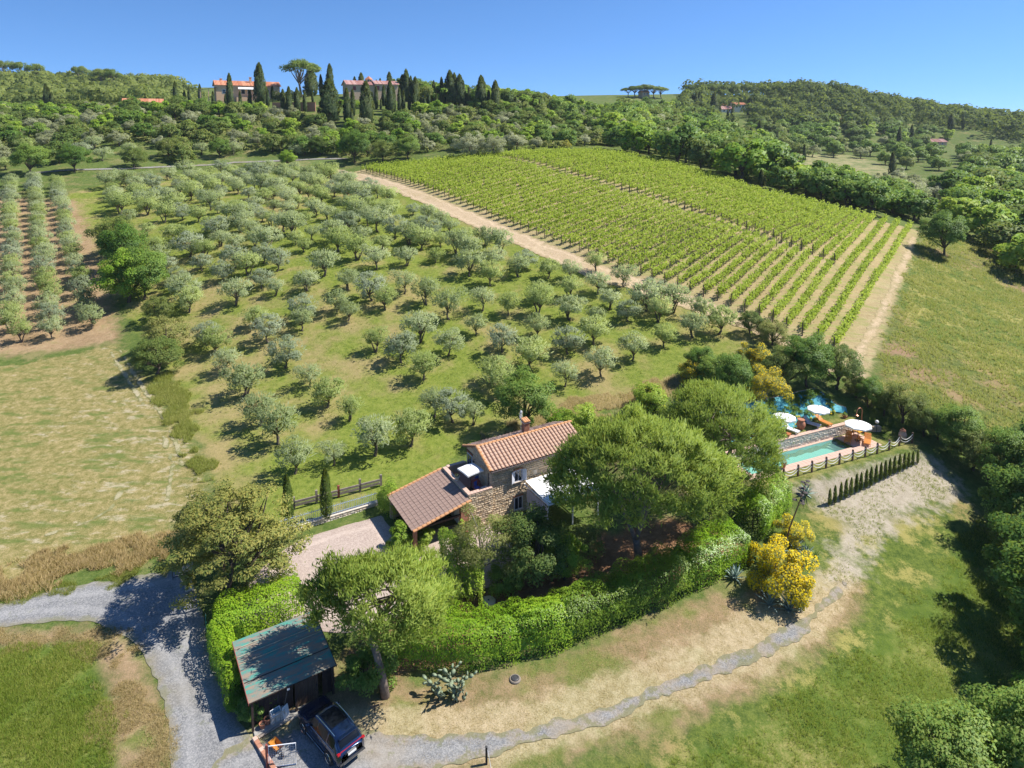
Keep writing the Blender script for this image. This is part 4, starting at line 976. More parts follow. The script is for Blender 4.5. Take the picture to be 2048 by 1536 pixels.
for px, by, ty, Y, w in ((12,160,121,500,50),(45,162,124,500,44),(72,164,127,500,40),(162,163,132,500,42),(205,168,138,480,56),(222,168,138,480,40)):
    big('umbrella', px, by, ty, Y, 'dark umbrella pine on the skyline of the left hill', 'pine', 'umbrella_pine', 10.0, w, 11.0)['group'] = 'umbrella pines on the left skyline'
for px, by, ty, Y, w in ((1256,194,175,560,34),(1270,195,172,556,46),(1290,195,169,560,54),(1308,195,171,556,46),(1322,195,174,565,36)):
    big('umbrella', px, by, ty, Y, 'umbrella pine in the isolated clump on the right ridge', 'pine', 'umbrella_pine', 10.0, w, 11.0)['group'] = 'umbrella pine clump on the right ridge'
for px, by, ty, Y, w in ((1420,188,168,600,34),(1444,186,171,600,24),(1470,182,168,600,26),(1492,182,168,600,28),(1712,186,171,610,30)):
    big('umbrella', px, by, ty, Y, 'round pine on the skyline of the right hill', 'pine', 'umbrella_pine', 10.0, w, 11.0)['group'] = 'round pines on the right skyline'

# ------------------------------------------------------------------ woods and scrub
for a in ((480,200,16,290),(450,200,14,290),(520,200,14,290),(735,196,16,290),(700,196,12,290),(770,196,14,290),(275,210,14,335)): clear_px(a[0], a[1], a[2], a[3], 2)
for a in ((1446,224,9,555),(1480,222,9,550),(1470,283,13,425),(1884,290,15,470),(1686,247,7,520),(1756,252,8,530),(1826,248,8,560),(1912,262,9,560),(1950,264,9,600)): clear_px(a[0], a[1], a[2]*.8, a[3], 9)
Z_LANE = linedist(rd2, [3.0]*8)
def wood(poly, space, kinds, smin, smax, label, group, tries=6000, wmul=1.15, keep=None, maxn=9999):
    pts = scatter(poly, space, tries)
    d = Z_LANE(pts[:, 0], pts[:, 1]) if len(pts) else []
    n = 0
    for p, dd in zip(pts, d):
        if dd < 0 or n >= maxn: continue
        k = kinds[rng.integers(len(kinds))]; w = WORD[k]
        plant(k, p, float(rng.uniform(smin, smax)), label % w[0], w[1], w[2], group + ' (' + w[0] + ')', sxy=wmul*float(rng.uniform(.9, 1.15)), parts=False); n += 1
    return n
WORD = {'far_broad': ('dark green leafy', 'tree', 'dark_leafy_tree'), 'far_oak': ('olive-brown oak', 'tree', 'oak_tree'), 'far_fresh': ('bright green', 'tree', 'bright_leafy_tree'), 'far_silver': ('silvery grey', 'tree', 'silver_tree'), 'far_olive': ('small grey-green olive', 'olive tree', 'olive_tree'),
        'scrub': ('tawny green', 'shrub', 'shrub'), 'bush': ('dark green', 'shrub', 'shrub'), 'freshbush': ('bright green', 'shrub', 'shrub'), 'silverbush': ('silvery', 'shrub', 'shrub'), 'oakbush': ('olive-brown', 'shrub', 'shrub')}
H1 = P2([(-120,300),(-100,225),(60,222),(180,228),(340,222),(430,222),(545,230),(620,240),(680,262),(690,312),(560,312),(430,300),(300,298),(150,296),(0,305)])
n1 = wood(H1, 5.6, ['far_oak','far_broad','far_silver','far_oak','far_silver','far_oak','far_fresh'], .75, 1.15, '%s tree in the scrub of the left hillside', 'trees of the left hillside')
H1b = P2([(-100,345),(60,352),(170,345),(300,330),(480,322),(690,318),(690,304),(520,306),(300,300),(60,300),(-100,305)])
n2 = wood(H1b, 7.5, ['far_olive','far_olive','far_silver','far_olive','far_oak'], .95, 1.3, '%s tree on the grassy terrace above the lane', 'trees above the lane')
H2 = P2([(690,262),(780,240),(900,226),(1000,216),(1100,222),(1200,238),(1240,262),(1240,292),(1100,300),(1000,300),(860,306),(760,318),(695,322)])
n3 = wood(H2, 5.6, ['far_oak','far_silver','far_broad','far_fresh','far_oak','far_silver'], .7, 1.1, '%s tree in the scrub above the top of the vineyard', 'trees above the vineyard')
H2b = [(-45,296),(-10,300),(30,300),(75,300),(95,330),(60,345),(-20,340),(-60,330)]
n3b = wood(H2b, 6.5, ['far_broad','far_fresh','far_oak'], 1.0, 1.5, '%s tree on the skyline of the ridge left of the umbrella pine clump', 'skyline trees of the ridge')
H3 = P2([(1215,300),(1220,235),(1300,222),(1380,232),(1440,262),(1520,300),(1545,345),(1545,372),(1480,372),(1380,338),(1280,312)])
n4 = wood(H3, 9.0, ['far_broad','far_fresh','far_oak','far_broad','far_silver'], 1.5, 2.1, '%s tree in the wood behind the right half of the vineyard', 'wood behind the vineyard')
H4 = P2([(1560,382),(1640,368),(1740,388),(1830,416),(1840,446),(1760,432),(1640,402)])
n5 = wood(H4, 5.0, ['far_broad','far_fresh','far_broad'], .95, 1.35, '%s tree in the thicket along the far edge of the vineyard', 'thicket along the vineyard')
H5 = P2([(1900,400),(1880,430),(1960,500),(2060,560),(2200,560),(2200,330),(2050,320),(1960,330)])
n6 = wood(H5, 8.0, ['far_broad','far_broad','far_oak','far_fresh'], 1.3, 1.9, '%s tree in the wood at the right edge beyond the meadow', 'wood at the right edge')
H6 = P2([(1540,300),(1600,262),(1700,262),(1800,275),(1900,295),(1960,330),(1880,345),(1800,338),(1700,312),(1600,318)])
n7 = wood(H6, 14, ['far_broad','far_oak','far_silver','far_broad'], 1.0, 1.5, '%s tree on the slope around the pale meadow', 'trees around the pale meadow')
H7 = P2([(1490,300),(1500,258),(1600,240),(1700,246),(1800,256),(1900,272),(1960,300),(1860,298),(1760,284),(1660,286),(1560,296)])
n7b = wood(H7, 8.5, ['far_broad','far_oak','far_broad','far_fresh','far_oak'], 1.2, 1.8, '%s tree at the foot of the right hill above the pale meadow', 'trees at the foot of the right hill')
Hm = P2([(1700,372),(1790,360),(1900,385),(1900,410),(1790,400)])
n8 = wood(Hm, 6.5, ['far_silver','far_olive'], .9, 1.2, '%s tree at the lower end of the pale meadow', 'olives below the pale meadow')
print('WOODS', n1, n2, n3, n4, n5, n6, n7, n8)
# far woods that read as one mass
def mass(name, polys, space, size, label, leaf, tries=20000, hmul=1.0, nl=120):
    parts = []; bns = []
    for poly in polys:
        for p in scatter(poly, space, tries):
            s = size*rng.uniform(.7, 1.3); n = int(nl*rng.uniform(.8, 1.2)); cl = []
            d = rsphere(n); d[:, 2] = np.abs(d[:, 2])*1.1 - .25; lob = 1 + .25*np.sin(d[:, 0]*4+p[0])*np.cos(d[:, 1]*4+p[1])
            C = p + np.array([0, 0, s*.55*hmul]) + d*lob[:, None]*np.array([s*.62, s*.62, s*.6*hmul])
            parts.append(leaves(C, unit(d+rng.normal(size=d.shape)*.45+np.array([0,0,.25])), s*.21, s*.16)); bns.append(d*.9+np.array([0,0,.25]))
    V, F = merge(parts); o = link(name, add_mat(leaf_mesh(name, V, F, 'crown', np.concatenate(bns)), leaf), kind='stuff', label=label, category='wood'); print(name, len(F)); return o
def pw(pts): return [pdist(*q)[:2] for q in pts]
mass('forest', [pw([(-250,180,420),(-250,180,640),(330,200,600),(420,220,460),(300,240,360),(0,240,350)])], 6.5, 8.5, 'dense dark wood covering the left hill', L_FOREST)
mass('forest', [pw([(1330,250,380),(1380,200,640),(1500,200,660),(1650,180,700),(1850,220,680),(2060,245,760),(2300,245,760),(2300,260,520),(2060,300,470),(1900,270,520),(1750,262,500),(1600,250,490),(1480,240,500)])], 7.0, 9.5, 'dense green wood covering the right hill', L_FOREST)
mass('undergrowth', [H1, H2, H5], 3.4, 2.6, 'low scrub between the trees of the near hillsides', L_SCRUB, 16000, .8, 48)

# ------------------------------------------------------------------ plants near the house: finer leaves
def mk_near(i, leaf, bark, nc, rx, rz, hz_, cr, per, L, W, low=-.5, r0=.2, ntip=4):
    r = random.Random(i*31+nc)
    cl = lumpy(nc, rx*r.uniform(.92, 1.08), rx*r.uniform(.9, 1.08), rz, hz_+rz*.8, cr, low=low, jit=.45)
    b = limbs((0, 0, -.3), (r.uniform(-.2, .2), r.uniform(-.2, .2), max(.3, hz_*.8)), [(c[0]*.8, c[1]*.8, c[2]-.1) for c in cl[::ntip]], r0, .02, 7, seed=i)
    V, F = clump_leaves(cl, per, L, W, up=.4, shell=.35, rnd=.55)
    return b.mesh('trunk', bark, True), add_mat(leaf_mesh('crown', V, F), leaf)
proto('n_broad', lambda i: mk_near(i, L_BROAD, BARK_DARK, 60, 3.0, 2.8, 1.6, .75, 300, .19, .12), 2)
proto('n_oak', lambda i: mk_near(i+3, L_OAK, BARK_DARK, 52, 2.6, 2.2, 1.2, .65, 280, .16, .10, -.7), 2)
proto('n_fresh', lambda i: mk_near(i+6, L_FRESH, BARK_DARK, 44, 2.3, 2.0, .9, .6, 280, .17, .11, -.8), 2)
proto('n_scrub', lambda i: mk_near(i+8, L_SCRUB, BARK_DARK, 40, 2.2, 1.8, .7, .6, 260, .16, .08, -.8), 2)
proto('n_bush', lambda i: mk_near(i+10, L_BROAD, BARK_DARK, 26, 1.25, 1.05, .3, .48, 240, .14, .09, -.8, .08), 3)
proto('n_fbush', lambda i: mk_near(i+13, L_FRESH, BARK_DARK, 26, 1.25, 1.05, .3, .48, 240, .14, .09, -.8, .08), 3)
proto('n_sbush', lambda i: mk_near(i+16, L_SCRUB, BARK_DARK, 24, 1.25, 1.05, .3, .5, 220, .15, .07, -.8, .08), 2)
proto('n_feather', lambda i: mk_near(i+28, mat_leaf('feather_leaf', (.16,.19,.05), (.29,.31,.10), (.45,.43,.18), .45, .6, .12, .5), BARK_GREY, 34, 1.9, 1.5, 1.4, .5, 190, .2, .05, -.3, .09, 2), 1)
proto('n_silver', lambda i: mk_near(i+18, L_OLIVE2, BARK_OLIVE, 30, 1.9, 1.6, .9, .55, 230, .2, .07, -.7, .1), 2)
def put(kind, px, py, s, label, cat='shrub', name='shrub', sxy=1.0, group=None, var=None, dz=0.0):
    p = pg(px, py); p[2] += dz
    return plant(kind, p, float(s), label, cat, name, group, sxy=float(sxy), var=var)

# ---- the pines of the garden
def needles(cl, per, L, W, up=.75, out=.5, rnd=.55):
    parts = []
    for c in cl:
        n = per; o = np.array(c[:3]); e = rng.normal(size=(n, 3))*np.array(c[3:6])*.5 + o
        ax = unit(np.array(c[6:9]) * out + np.array([0, 0, up]) + rng.normal(size=(n, 3))*rnd)
        N = unit(np.cross(ax, rng.normal(size=(n, 3)))); 
        N = unit(N + np.array([0, 0, .5])*(1-np.abs(ax[:, 2:3])))
        parts.append(leaves(e + ax*(L*.35), N, L, W, along=ax))
    return merge(parts)
def pine(name, label, base, lean, fork_z, center, radii, nclump, per, seed, leaf=None, L=.42, W=.085, nl=3, bottom=-.35, lobe=1.0, gap=.45, tr=1.0):
    r = random.Random(seed); o = thing(name, label, 'pine', base); B = Vector(base)
    C = Vector(center) - B; cl = []
    for k in range(nclump):
        # shell of a dome with lobes, some clumps deeper in
        u_ = r.uniform(bottom, 1); a = r.uniform(0, 6.283); q = math.sqrt(max(0, 1-u_*u_)) if u_ > 0 else 1 - .25*u_*u_
        d = Vector((q*math.cos(a), q*math.sin(a), u_))
        lob = 1 + lobe*(.13*math.sin(3*a+seed) + .09*math.sin(5*a+2*u_*4) + .08*math.sin(9*a-u_*7))
        if math.sin(4.3*a+seed*2+u_*5)*math.sin(7.1*u_+a*2.2+seed) > gap and r.random() < .8: continue
        dep = r.choice((1, 1, 1, .93, .85, .7)) * r.uniform(.94, 1.04)
        p = Vector((d.x*radii[0], d.y*radii[1], d.z*radii[2])) * lob * dep + C
        s = r.uniform(.42, .8); n = Vector((d.x/radii[0], d.y/radii[1], d.z/radii[2]*.8)).normalized()
        cl.append((p.x, p.y, p.z, s, s, s*.6, n.x, n.y, n.z))
    V, F = needles(cl, per, L, W)
    b = MB(); fk = Vector((lean[0], lean[1], fork_z)); 
    pts = [Vector((0, 0, -.4)), Vector((lean[0]*.25, lean[1]*.25, fork_z*.35)), Vector((lean[0]*.6, lean[1]*.6, fork_z*.7)), fk]
    b.tube(pts, [.42*tr, .34*tr, .30*tr, .27*tr], 10); b.build('trunk', BARK_PINE, o, True)
    for k in range(nl):
        a = 6.283*k/nl + seed; tip = C + Vector((math.cos(a)*radii[0]*.45, math.sin(a)*radii[1]*.45, radii[2]*.15))
        m = fk.lerp(tip, .45) + Vector((0, 0, .4)); lb = MB(); lb.tube([fk + Vector((0, 0, -.15)), fk.lerp(m, .5), m, tip], [.20, .16, .12, .05], 8)
        for j in range(9):
            t_ = C + Vector((r.uniform(-1, 1)*radii[0]*.75, r.uniform(-1, 1)*radii[1]*.75, r.uniform(-.2, .7)*radii[2]))
            s0 = m.lerp(tip, r.random()); mm = s0.lerp(t_, .5) + Vector((0, 0, r.uniform(.1, .5)))
            lb.tube([s0, mm, t_], [.07, .05, .02], 5)
        lb.build('limb', BARK_PINE, o, True)
    link('crown', add_mat(leaf_mesh('pine_crown', V, F), leaf or L_PINE), o); return o
bA = pg(1278, 1130); pine('pine_tree', 'huge spreading pine with forked trunk in front of the farmhouse', bA, (-.25, .2), 2.1, (bA[0]+.1, bA[1]+.9, 7.5), (6.9, 5.3, 4.6), 640, 105, 3, L=.46, W=.085, bottom=-.15, lobe=.5)
bB = pz(1432, 1010, 1.3); bB[2] = hz(bB[0], bB[1]); pine('pine_tree', 'second large pine behind the huge one, beside the pool', bB, (.3, .2), 3.0, (bB[0]+.25, bB[1]+1.0, 7.4), (5.2, 4.8, 4.4), 480, 100, 8, L=.44, W=.08, bottom=-.45, lobe=.4)
bC = pg(772, 1393); pine('pine_tree', 'pale green pine with leaning trunk between shed and hedge', bC, (-.9, .4), 3.6, (bC[0]-.45, bC[1]+1.35, 5.4), (4.35, 3.2, 2.6), 400, 100, 5, L=.40, W=.075, bottom=-.15, gap=.25, tr=.75)

# ---- broad golden-tipped juniper at the gate
bD = pg(492, 1198); oD = thing('juniper_tree', 'broad dark juniper with golden-tipped right side beside the entrance gate', 'juniper', bD)
r = random.Random(4); tipsD = []; clD = []
cD = Vector((-1.35, .9, 4.0))
for k in range(210):
    u_ = r.uniform(-.75, 1); a = r.uniform(0, 6.283); q = math.sqrt(max(0, 1-u_*u_)); d = Vector((q*math.cos(a), q*math.sin(a), u_))
    lob = (1 + .14*math.sin(3*a+1) + .12*math.sin(7*a+u_*6)) * r.choice((1, 1, .95, .8, .65)); p = Vector((d.x*4.5, d.y*3.8, d.z*3.5))*lob + cD
    s = r.uniform(.4, .75); clD.append((p.x, p.y, p.z, s*1.3, s*1.3, s*.55)); 
    if k % 9 == 0: tipsD.append(p*1.0)
V, F = clump_leaves(clD, 150, .22, .10, up=.7, shell=.2, rnd=.4)
link('crown', add_mat(leaf_mesh('juniper_crown', V, F), L_JUNI), oD)
for bx, by, fx in ((0, 0, 0), (-1.7, .7, -1.6), (-2.4, 1.6, -2.6)):
    b = limbs((bx, by, -.3), (fx*.9, by+.4, 2.3), [t_ for i, t_ in enumerate(tipsD) if (i+int(-bx*2)) % 3 == 0], .2, .03, 8, seed=int(bx*10)); b.build('trunk', BARK_DARK, oD, True)

# ---- slim cypresses by the railing
def cypress_at(px, by, ty, label, group=None, kind='cypress', sxy=1.0, proto_n=None):
    p = pg(px, by); hh = (by-ty)/scale_at(p)
    return plant(kind, p, float(hh), label, 'cypress', 'cypress_tree', group, sxy=sxy)
def mk_cyp_near(i, fat, n, L, W):
    tr, _ = mk_cypress(i, fat, 10); z = rng.random(n)**.85; ph = rng.uniform(0, 2*np.pi, n)
    prof = np.interp(z, [0, .06, .25, .5, .8, .95, 1], [.5, .85, 1, .92, .62, .28, .03]); wob = 1+.12*np.sin(ph*3+z*11+i)+.08*np.sin(ph*6-z*31)
    rr = fat*prof*wob*rng.uniform(.8, 1.05, n); C = np.stack([rr*np.cos(ph), rr*np.sin(ph), .06+z*.93], -1); d = np.stack([np.cos(ph), np.sin(ph), 0*ph], -1)
    al = unit(np.array([0, 0, 1.])+d*.3+rng.normal(size=(n, 3))*.15); N = unit(d+rng.normal(size=(n, 3))*.4); N = unit(N-al*(N*al).sum(1, keepdims=True))
    V, F = leaves(C, N, L, W, along=al); return tr, add_mat(leaf_mesh('cypress_crown', V, F), L_CYPN)
L_CYPN = mat_leaf('garden_cypress_leaf', (.05,.09,.02), (.10,.155,.03), (.19,.23,.06), .2, .6, .15, 1.0)
proto('cyp_near', lambda i: mk_cyp_near(i, .105, 4200, .035, .012), 2)
proto('cyp_young', lambda i: mk_cyp_near(i+5, .10, 800, .08, .03), 3)
cypress_at(577, 1052, 935, 'slim garden cypress left of the pair behind the blue railing', None, 'cyp_near', .95)
cypress_at(653, 1042, 922, 'slim garden cypress right of the pair behind the blue railing', None, 'cyp_near', 1.0)
z2 = lambda x, y: (1440 + x/3.938, 680 + y/3.938)
ORD = ['first','second','third','fourth','fifth','sixth','seventh','eighth','ninth','tenth','eleventh','twelfth','thirteenth','fourteenth','fifteenth','sixteenth','seventeenth','eighteenth','nineteenth']
for i, (x, y, t_) in enumerate(((862,1305,1152),(903,1290,1128),(950,1268,1105),(990,1248,1078),(1030,1230,1065),(1072,1205,1035),(1108,1188,1025),(1150,1168,1000),(1187,1152,980),(1227,1130,965),(1265,1108,948),(1300,1092,930),(1335,1075,915),(1372,1055,895),(1412,1040,880),(1450,1022,872),(1483,1005,872),(1517,990,862),(1555,975,855))):
    bx, by = z2(x, y); _, ty = z2(x, t_)
    cypress_at(bx, by, ty, 'young cypress sapling, %s from the left in the row below the rope fence' % ORD[i], 'young cypress row below the pool', 'cyp_young', .95)

# ---- hedges: clipped leafy banks along a line
def hedge(label, pts, width, height, leaf, dens=240, L=.13, W=.085, name='hedge', bulge=.22, seed=1, cat='hedge'):
    """pts: ground points along the middle; rounded box section"""
    P = np.array([p[:2] for p in pts]); seg = np.linalg.norm(np.diff(P, axis=0), axis=1); S = np.concatenate([[0], np.cumsum(seg)]); Lh = S[-1]
    per = width*.9 + 2*height; n = int(dens*(Lh*per + width*height*2)); s = rng.uniform(-.4, Lh+.4, n)
    a = rng.uniform(0, np.pi, n)                   # around the section, side - top - side
    ca, sa = np.cos(a), np.sin(a); sq = 1/np.maximum(np.abs(ca), np.abs(sa))**.72
    endf = np.sqrt(np.clip(np.minimum(s+.4, Lh+.4-s)/.9, 0, 1))
    lump = 1 + bulge*(vnoise(s*1.0+seed*7, a*2.2+3, 1.25, seed)-.5)*2 + bulge*.55*(vnoise(s+5, a*3, .5, seed+2)-.5)*2
    dep = rng.choice([1, 1, .96, .88, .75], n)
    y = ca*sq*width/2*lump*dep*(.82+.18*endf); z = sa*sq*height*lump*dep*(.75+.25*endf)*np.where(a < 0, 1, 1)
    z = np.where(np.abs(ca) > .96, rng.uniform(0, height*.75, n), z)
    x = np.interp(np.clip(s, 0, Lh), S, P[:, 0]); yy = np.interp(np.clip(s, 0, Lh), S, P[:, 1])
    k = np.clip(np.searchsorted(S, np.clip(s, 0, Lh)), 1, len(P)-1); tv_ = np.gradient(P, axis=0); tv_ /= np.linalg.norm(tv_, axis=1, keepdims=True); sc_ = np.clip(s, 0, Lh); t_ = np.stack([np.interp(sc_, S, tv_[:, 0]), np.interp(sc_, S, tv_[:, 1])], -1); t_ /= np.linalg.norm(t_, axis=1, keepdims=True); nn = np.stack([-t_[:, 1], t_[:, 0]], -1)
    over = np.where(s < 0, s, np.where(s > Lh, s-Lh, 0)); X = x + nn[:, 0]*y + t_[:, 0]*over; Y = yy + nn[:, 1]*y + t_[:, 1]*over
    c0 = P.mean(0); zb = hz(*c0); Z = h(X, Y) - zb + z
    N = unit(np.stack([nn[:, 0]*ca, nn[:, 1]*ca, sa+.25], -1) + rng.normal(size=(n, 3))*.55)
    V, F = leaves(np.stack([X-c0[0], Y-c0[1], Z], -1), N, L, W)
    o = thing(name, label, cat, (c0[0], c0[1], zb)); link('foliage', add_mat(leaf_mesh('hedge_foliage', V, F, 'crown', np.stack([nn[:, 0]*ca*.8, nn[:, 1]*ca*.8, sa*.8+.3], -1)), leaf), o)
    b = MB()
    for f in np.arange(.4, Lh, .9):
        px_ = np.interp(f, S, P[:, 0])-c0[0]; py_ = np.interp(f, S, P[:, 1])-c0[1]; z0_ = hz(px_+c0[0], py_+c0[1])-zb
        b.tube([(px_, py_, z0_-.1), (px_+.05, py_, z0_+height*.4), (px_-.1, py_+.1, z0_+height*.75)], [.05, .04, .015], 5)
    b.build('stems', BARK_DARK, o, kind='stuff'); return o
L_HEDGE2 = mat_leaf('dark_hedge_leaf', (.10,.19,.018), (.19,.31,.026), (.33,.43,.048), .3, .4, .4, .4, None, .1)
HB = lambda pts: pgs(pts)
hedge('bright yellow-green hedge bush behind the prickly pear', HB([(812,1302),(880,1308),(950,1306),(1020,1292)]), 3.0, 2.6, L_HEDGE, seed=1, bulge=.16)
hedge('bright green hedge bush, second from the prickly pear', HB([(1030,1290),(1085,1278),(1125,1266)]), 2.8, 2.7, L_HEDGE, seed=2, bulge=.16)
hedge('long dark green hedge in the middle of the dry lawn edge', HB([(1118,1268),(1180,1240),(1245,1215)]), 2.8, 2.7, L_HEDGE2, seed=3, bulge=.16)
hedge('green hedge section below the huge pine trunk', HB([(1238,1219),(1310,1188),(1365,1163)]), 2.8, 2.7, L_HEDGE2, seed=4, bulge=.16)
hedge('green hedge end beside the yellow broom', HB([(1362,1165),(1420,1135),(1470,1108)]), 2.8, 2.7, L_HEDGE, seed=5, bulge=.16)
hedge('yellow-green hedge above the shed roof', HB([(440,1277),(515,1247),(592,1214)]), 3.0, 2.4, L_HEDGE, seed=6, bulge=.12)
hedge('green hedge running down the left side of the shed', HB([(438,1290),(455,1345),(478,1400)]), 1.6, 2.0, L_HEDGE, seed=7)
hedge('tall bright hedge on the slope left of the pool', pgs([(1500,1062),(1528,1035),(1550,990)]), 3.0, 2.9, L_HEDGE, seed=8)
hedge('leafy green shrub bank between pale pine and inner garden', pgs([(905,1120),(925,1170),(940,1225)]), 2.3, 3.1, L_FRESH, seed=9, bulge=.35, name='shrub_bank', cat='shrub')
hedge('bright climbing shrub on the left end of the porch roof', pgs([(770,1012),(800,1030)]), 1.6, 2.0, L_FRESH, seed=10, bulge=.4, name='climbing_shrub', cat='shrub')
hedge('dark foliage bank under the huge pine by the house', pgs([(1130,1120),(1190,1100)]), 2.0, 1.6, L_OAK, seed=11, bulge=.4, name='shrub_bank', cat='shrub')
hedge('dark clipped hedge between the two hill villas', [pdist(547,205,281), pdist(600,205,283)], 2.5, 3.6, L_CYP, dens=14, L=.55, W=.4, seed=12)
hedge('clipped green hedge under the windows of the stone villa', [pdist(676,196,270), pdist(722,197,268)], 2.5, 2.4, L_FRESH, dens=14, L=.5, W=.35, seed=13)

# ---- garden trees and shrubs
put('n_feather', 966, 1168, 1.3, 'feathery pale tree with bare stems before the stone wall', 'tree', 'feathery_tree', 1.05, var=0)
put('n_oak', 1065, 1165, 1.05, 'twisted grey-branched tree in the inner garden', 'tree', 'garden_tree', 1.0, var=1)
put('n_fresh', 1060, 1115, .8, 'bright leafy shrub tree against the farmhouse wall', 'tree', 'garden_tree', 1.0, var=0)
put('n_fresh', 1130, 1160, .75, 'light green small tree left of the huge pine', 'tree', 'garden_tree', .9, var=1)
put('n_bush', 738, 1375, 1.15, 'dark round bush beside the leaning pine trunk')
put('n_fbush', 800, 1095, .8, 'low shrub with red blossoms at the porch corner')
put('n_fbush', 845, 1090, .7, 'small green shrub in front of the porch')
put('n_bush', 1010, 1185, .9, 'dark shrub in the deep shade of the inner garden')
put('n_fbush', 470, 1420, .55, 'pale leafy sapling beside the gravel road by the shed', sxy=.9)
put('n_bush', 500, 1440, .6, 'dark weeds shrub at the shed corner')
put('n_fbush', 545, 1420, .45, 'small green shrub in front of the shed wall')
put('n_broad', 1050, 868, 1.0, 'dark leafy tree behind the chimney of the farmhouse', 'tree', 'leafy_tree', 1.0, var=0)
put('n_fbush', 1160, 878, 1.5, 'yellow-green shrub behind the right end of the roof')
put('n_fbush', 1120, 872, 1.2, 'bright shrub behind the farmhouse roof')
put('n_fbush', 1300, 818, 1.3, 'green shrub left of the second pine crown')
# shrubs in the strip between field and grove
put('n_oak', 232, 512, 1.35, 'dark round tree at the upper end of the field hedge', 'tree', 'round_tree')
put('n_broad', 245, 548, 1.25, 'green tree second in the field hedge', 'tree', 'round_tree')
put('n_fresh', 255, 605, 1.75, 'large round yellow-green tree in the field hedge', 'tree', 'round_tree', 1.0)
put('n_broad', 290, 598, 1.2, 'dark half of the large hedge tree towards the grove', 'tree', 'round_tree', 1.0)
put('n_scrub', 318, 645, .95, 'tawny multi-stemmed shrub tree below the large hedge tree', 'tree', 'shrub_tree', 1.0)
put('n_scrub', 335, 705, 1.2, 'olive-green shrub tree in the field hedge', 'tree', 'shrub_tree', 1.05)
put('n_oak', 315, 748, .9, 'dark brown-green shrub at the lower end of the field hedge', 'shrub', 'shrub', 1.2)
for px, py, s, l in ((225,480,1.0,'dark shrub behind the dark round tree of the field hedge'),(345,720,.9,'low shrub beside the dark brown-green one')): put('n_sbush', px, py, s, l)
# around the pool and at the upper right
for k, px, py, s, l, c in (('n_broad',1428,785,.65,'dark leafy tree between the yellow brooms','tree'),('n_broad',1466,795,.7,'leafy green tree left of the tall broom','tree'),('n_oak',1572,776,.9,'dark tree behind the blue sheet','tree'),('n_broad',1612,774,.9,'dark feathery tree above the blue sheet','tree'),('n_oak',1672,778,1.0,'golden-brown tree right of the blue sheet','tree'),
      ('n_scrub',1712,795,.6,'shrub at the upper right corner of the blue sheet','shrub'),('n_broad',1735,812,.5,'green shrub above the pool shower','shrub'),('n_oak',1768,830,.5,'dark shrub behind the shower','shrub'),('n_scrub',1806,842,1.0,'thin-trunked tree on the right bank of the pool','tree'),
      ('n_oak',1848,872,.6,'dark shrub right of the small urn','shrub'),('n_scrub',1875,878,.8,'tawny shrub on the bank above the sandy slope','shrub'),('n_broad',1910,905,.75,'green shrub along the upper edge of the sandy slope','shrub'),('n_oak',1945,940,.8,'dark shrub at the end of the sandy slope','shrub'),('n_scrub',1975,960,1.0,'tawny shrub towards the right picture edge','shrub'),
      ('n_broad',2018,985,.9,'leafy tree at the right edge above the shaded grass','tree'),('n_oak',2055,955,1.0,'dark tree at the right picture edge above the slope','tree'),('n_scrub',1545,690,.8,'shrub where olive grove and vineyard meet','shrub'),('n_oak',1500,668,.6,'dark low shrub at the lower end of the dirt track','shrub'),('n_scrub',1530,675,.6,'low scrub at the corner of the vineyard','shrub'),('n_broad',1400,760,.6,'green shrub below the left broom','shrub')):
    put(k, px, py, s, l, c, 'leafy_tree' if c == 'tree' else 'shrub')
put('n_broad', 1888, 512, 1.25, 'dark round tree standing alone at the corner of the vineyard', 'tree', 'round_tree', 1.05)
put('n_fresh', 2030, 535, 1.0, 'bushy green tree at the right edge of the wild meadow', 'tree', 'leafy_tree')
# dark wood along the right picture edge
for k, px, py, s, l in (('n_broad',2062,1110,1.2,'dark leafy tree at the right edge beside the shaded grass, uppermost'),('n_oak',2110,1180,1.4,'dark oak at the right edge above the deep shadow'),('n_broad',2118,1268,1.4,'dark leafy tree at the right edge in the deep shadow'),('n_broad',2165,1380,1.5,'large dark tree at the right edge near the bottom'),('n_fresh',2130,1450,1.15,'brighter green tree at the right edge near the bottom'),
      ('n_broad',1895,1655,.95,'blue-green leafy tree rising from the bottom right corner'),('n_broad',2050,1640,1.05,'bright tree in the bottom right corner'),('n_broad',2150,1080,1.7,'tall dark tree just outside the right edge')):
    put(k, px, py, s, l, 'tree', 'leafy_tree', 1.0)
for px, py, s, k in ((60,350,1.2,'n_broad'),(150,345,1.1,'n_broad'),(270,335,1.1,'n_oak'),(340,318,1.2,'n_oak'),(440,316,.9,'n_broad'),(575,332,1.0,'n_fresh'),(710,325,1.4,'n_broad'),(765,322,1.2,'n_oak'),(640,310,1.1,'n_oak'),(815,318,1.0,'n_broad')):
    o = put(k, px, py, s, 'dark bushy tree along the lane at the top of the grove', 'tree', 'bushy_tree', 1.15); o['group'] = 'bushy trees along the lane'
for px, py, s in ((940,318,1.9),(985,316,1.7)): put('n_silver', px, py, s, 'large silvery tree at the top edge of the vineyard, %s of the pair' % ('left' if px < 960 else 'right'), 'tree', 'silver_tree', 1.1)

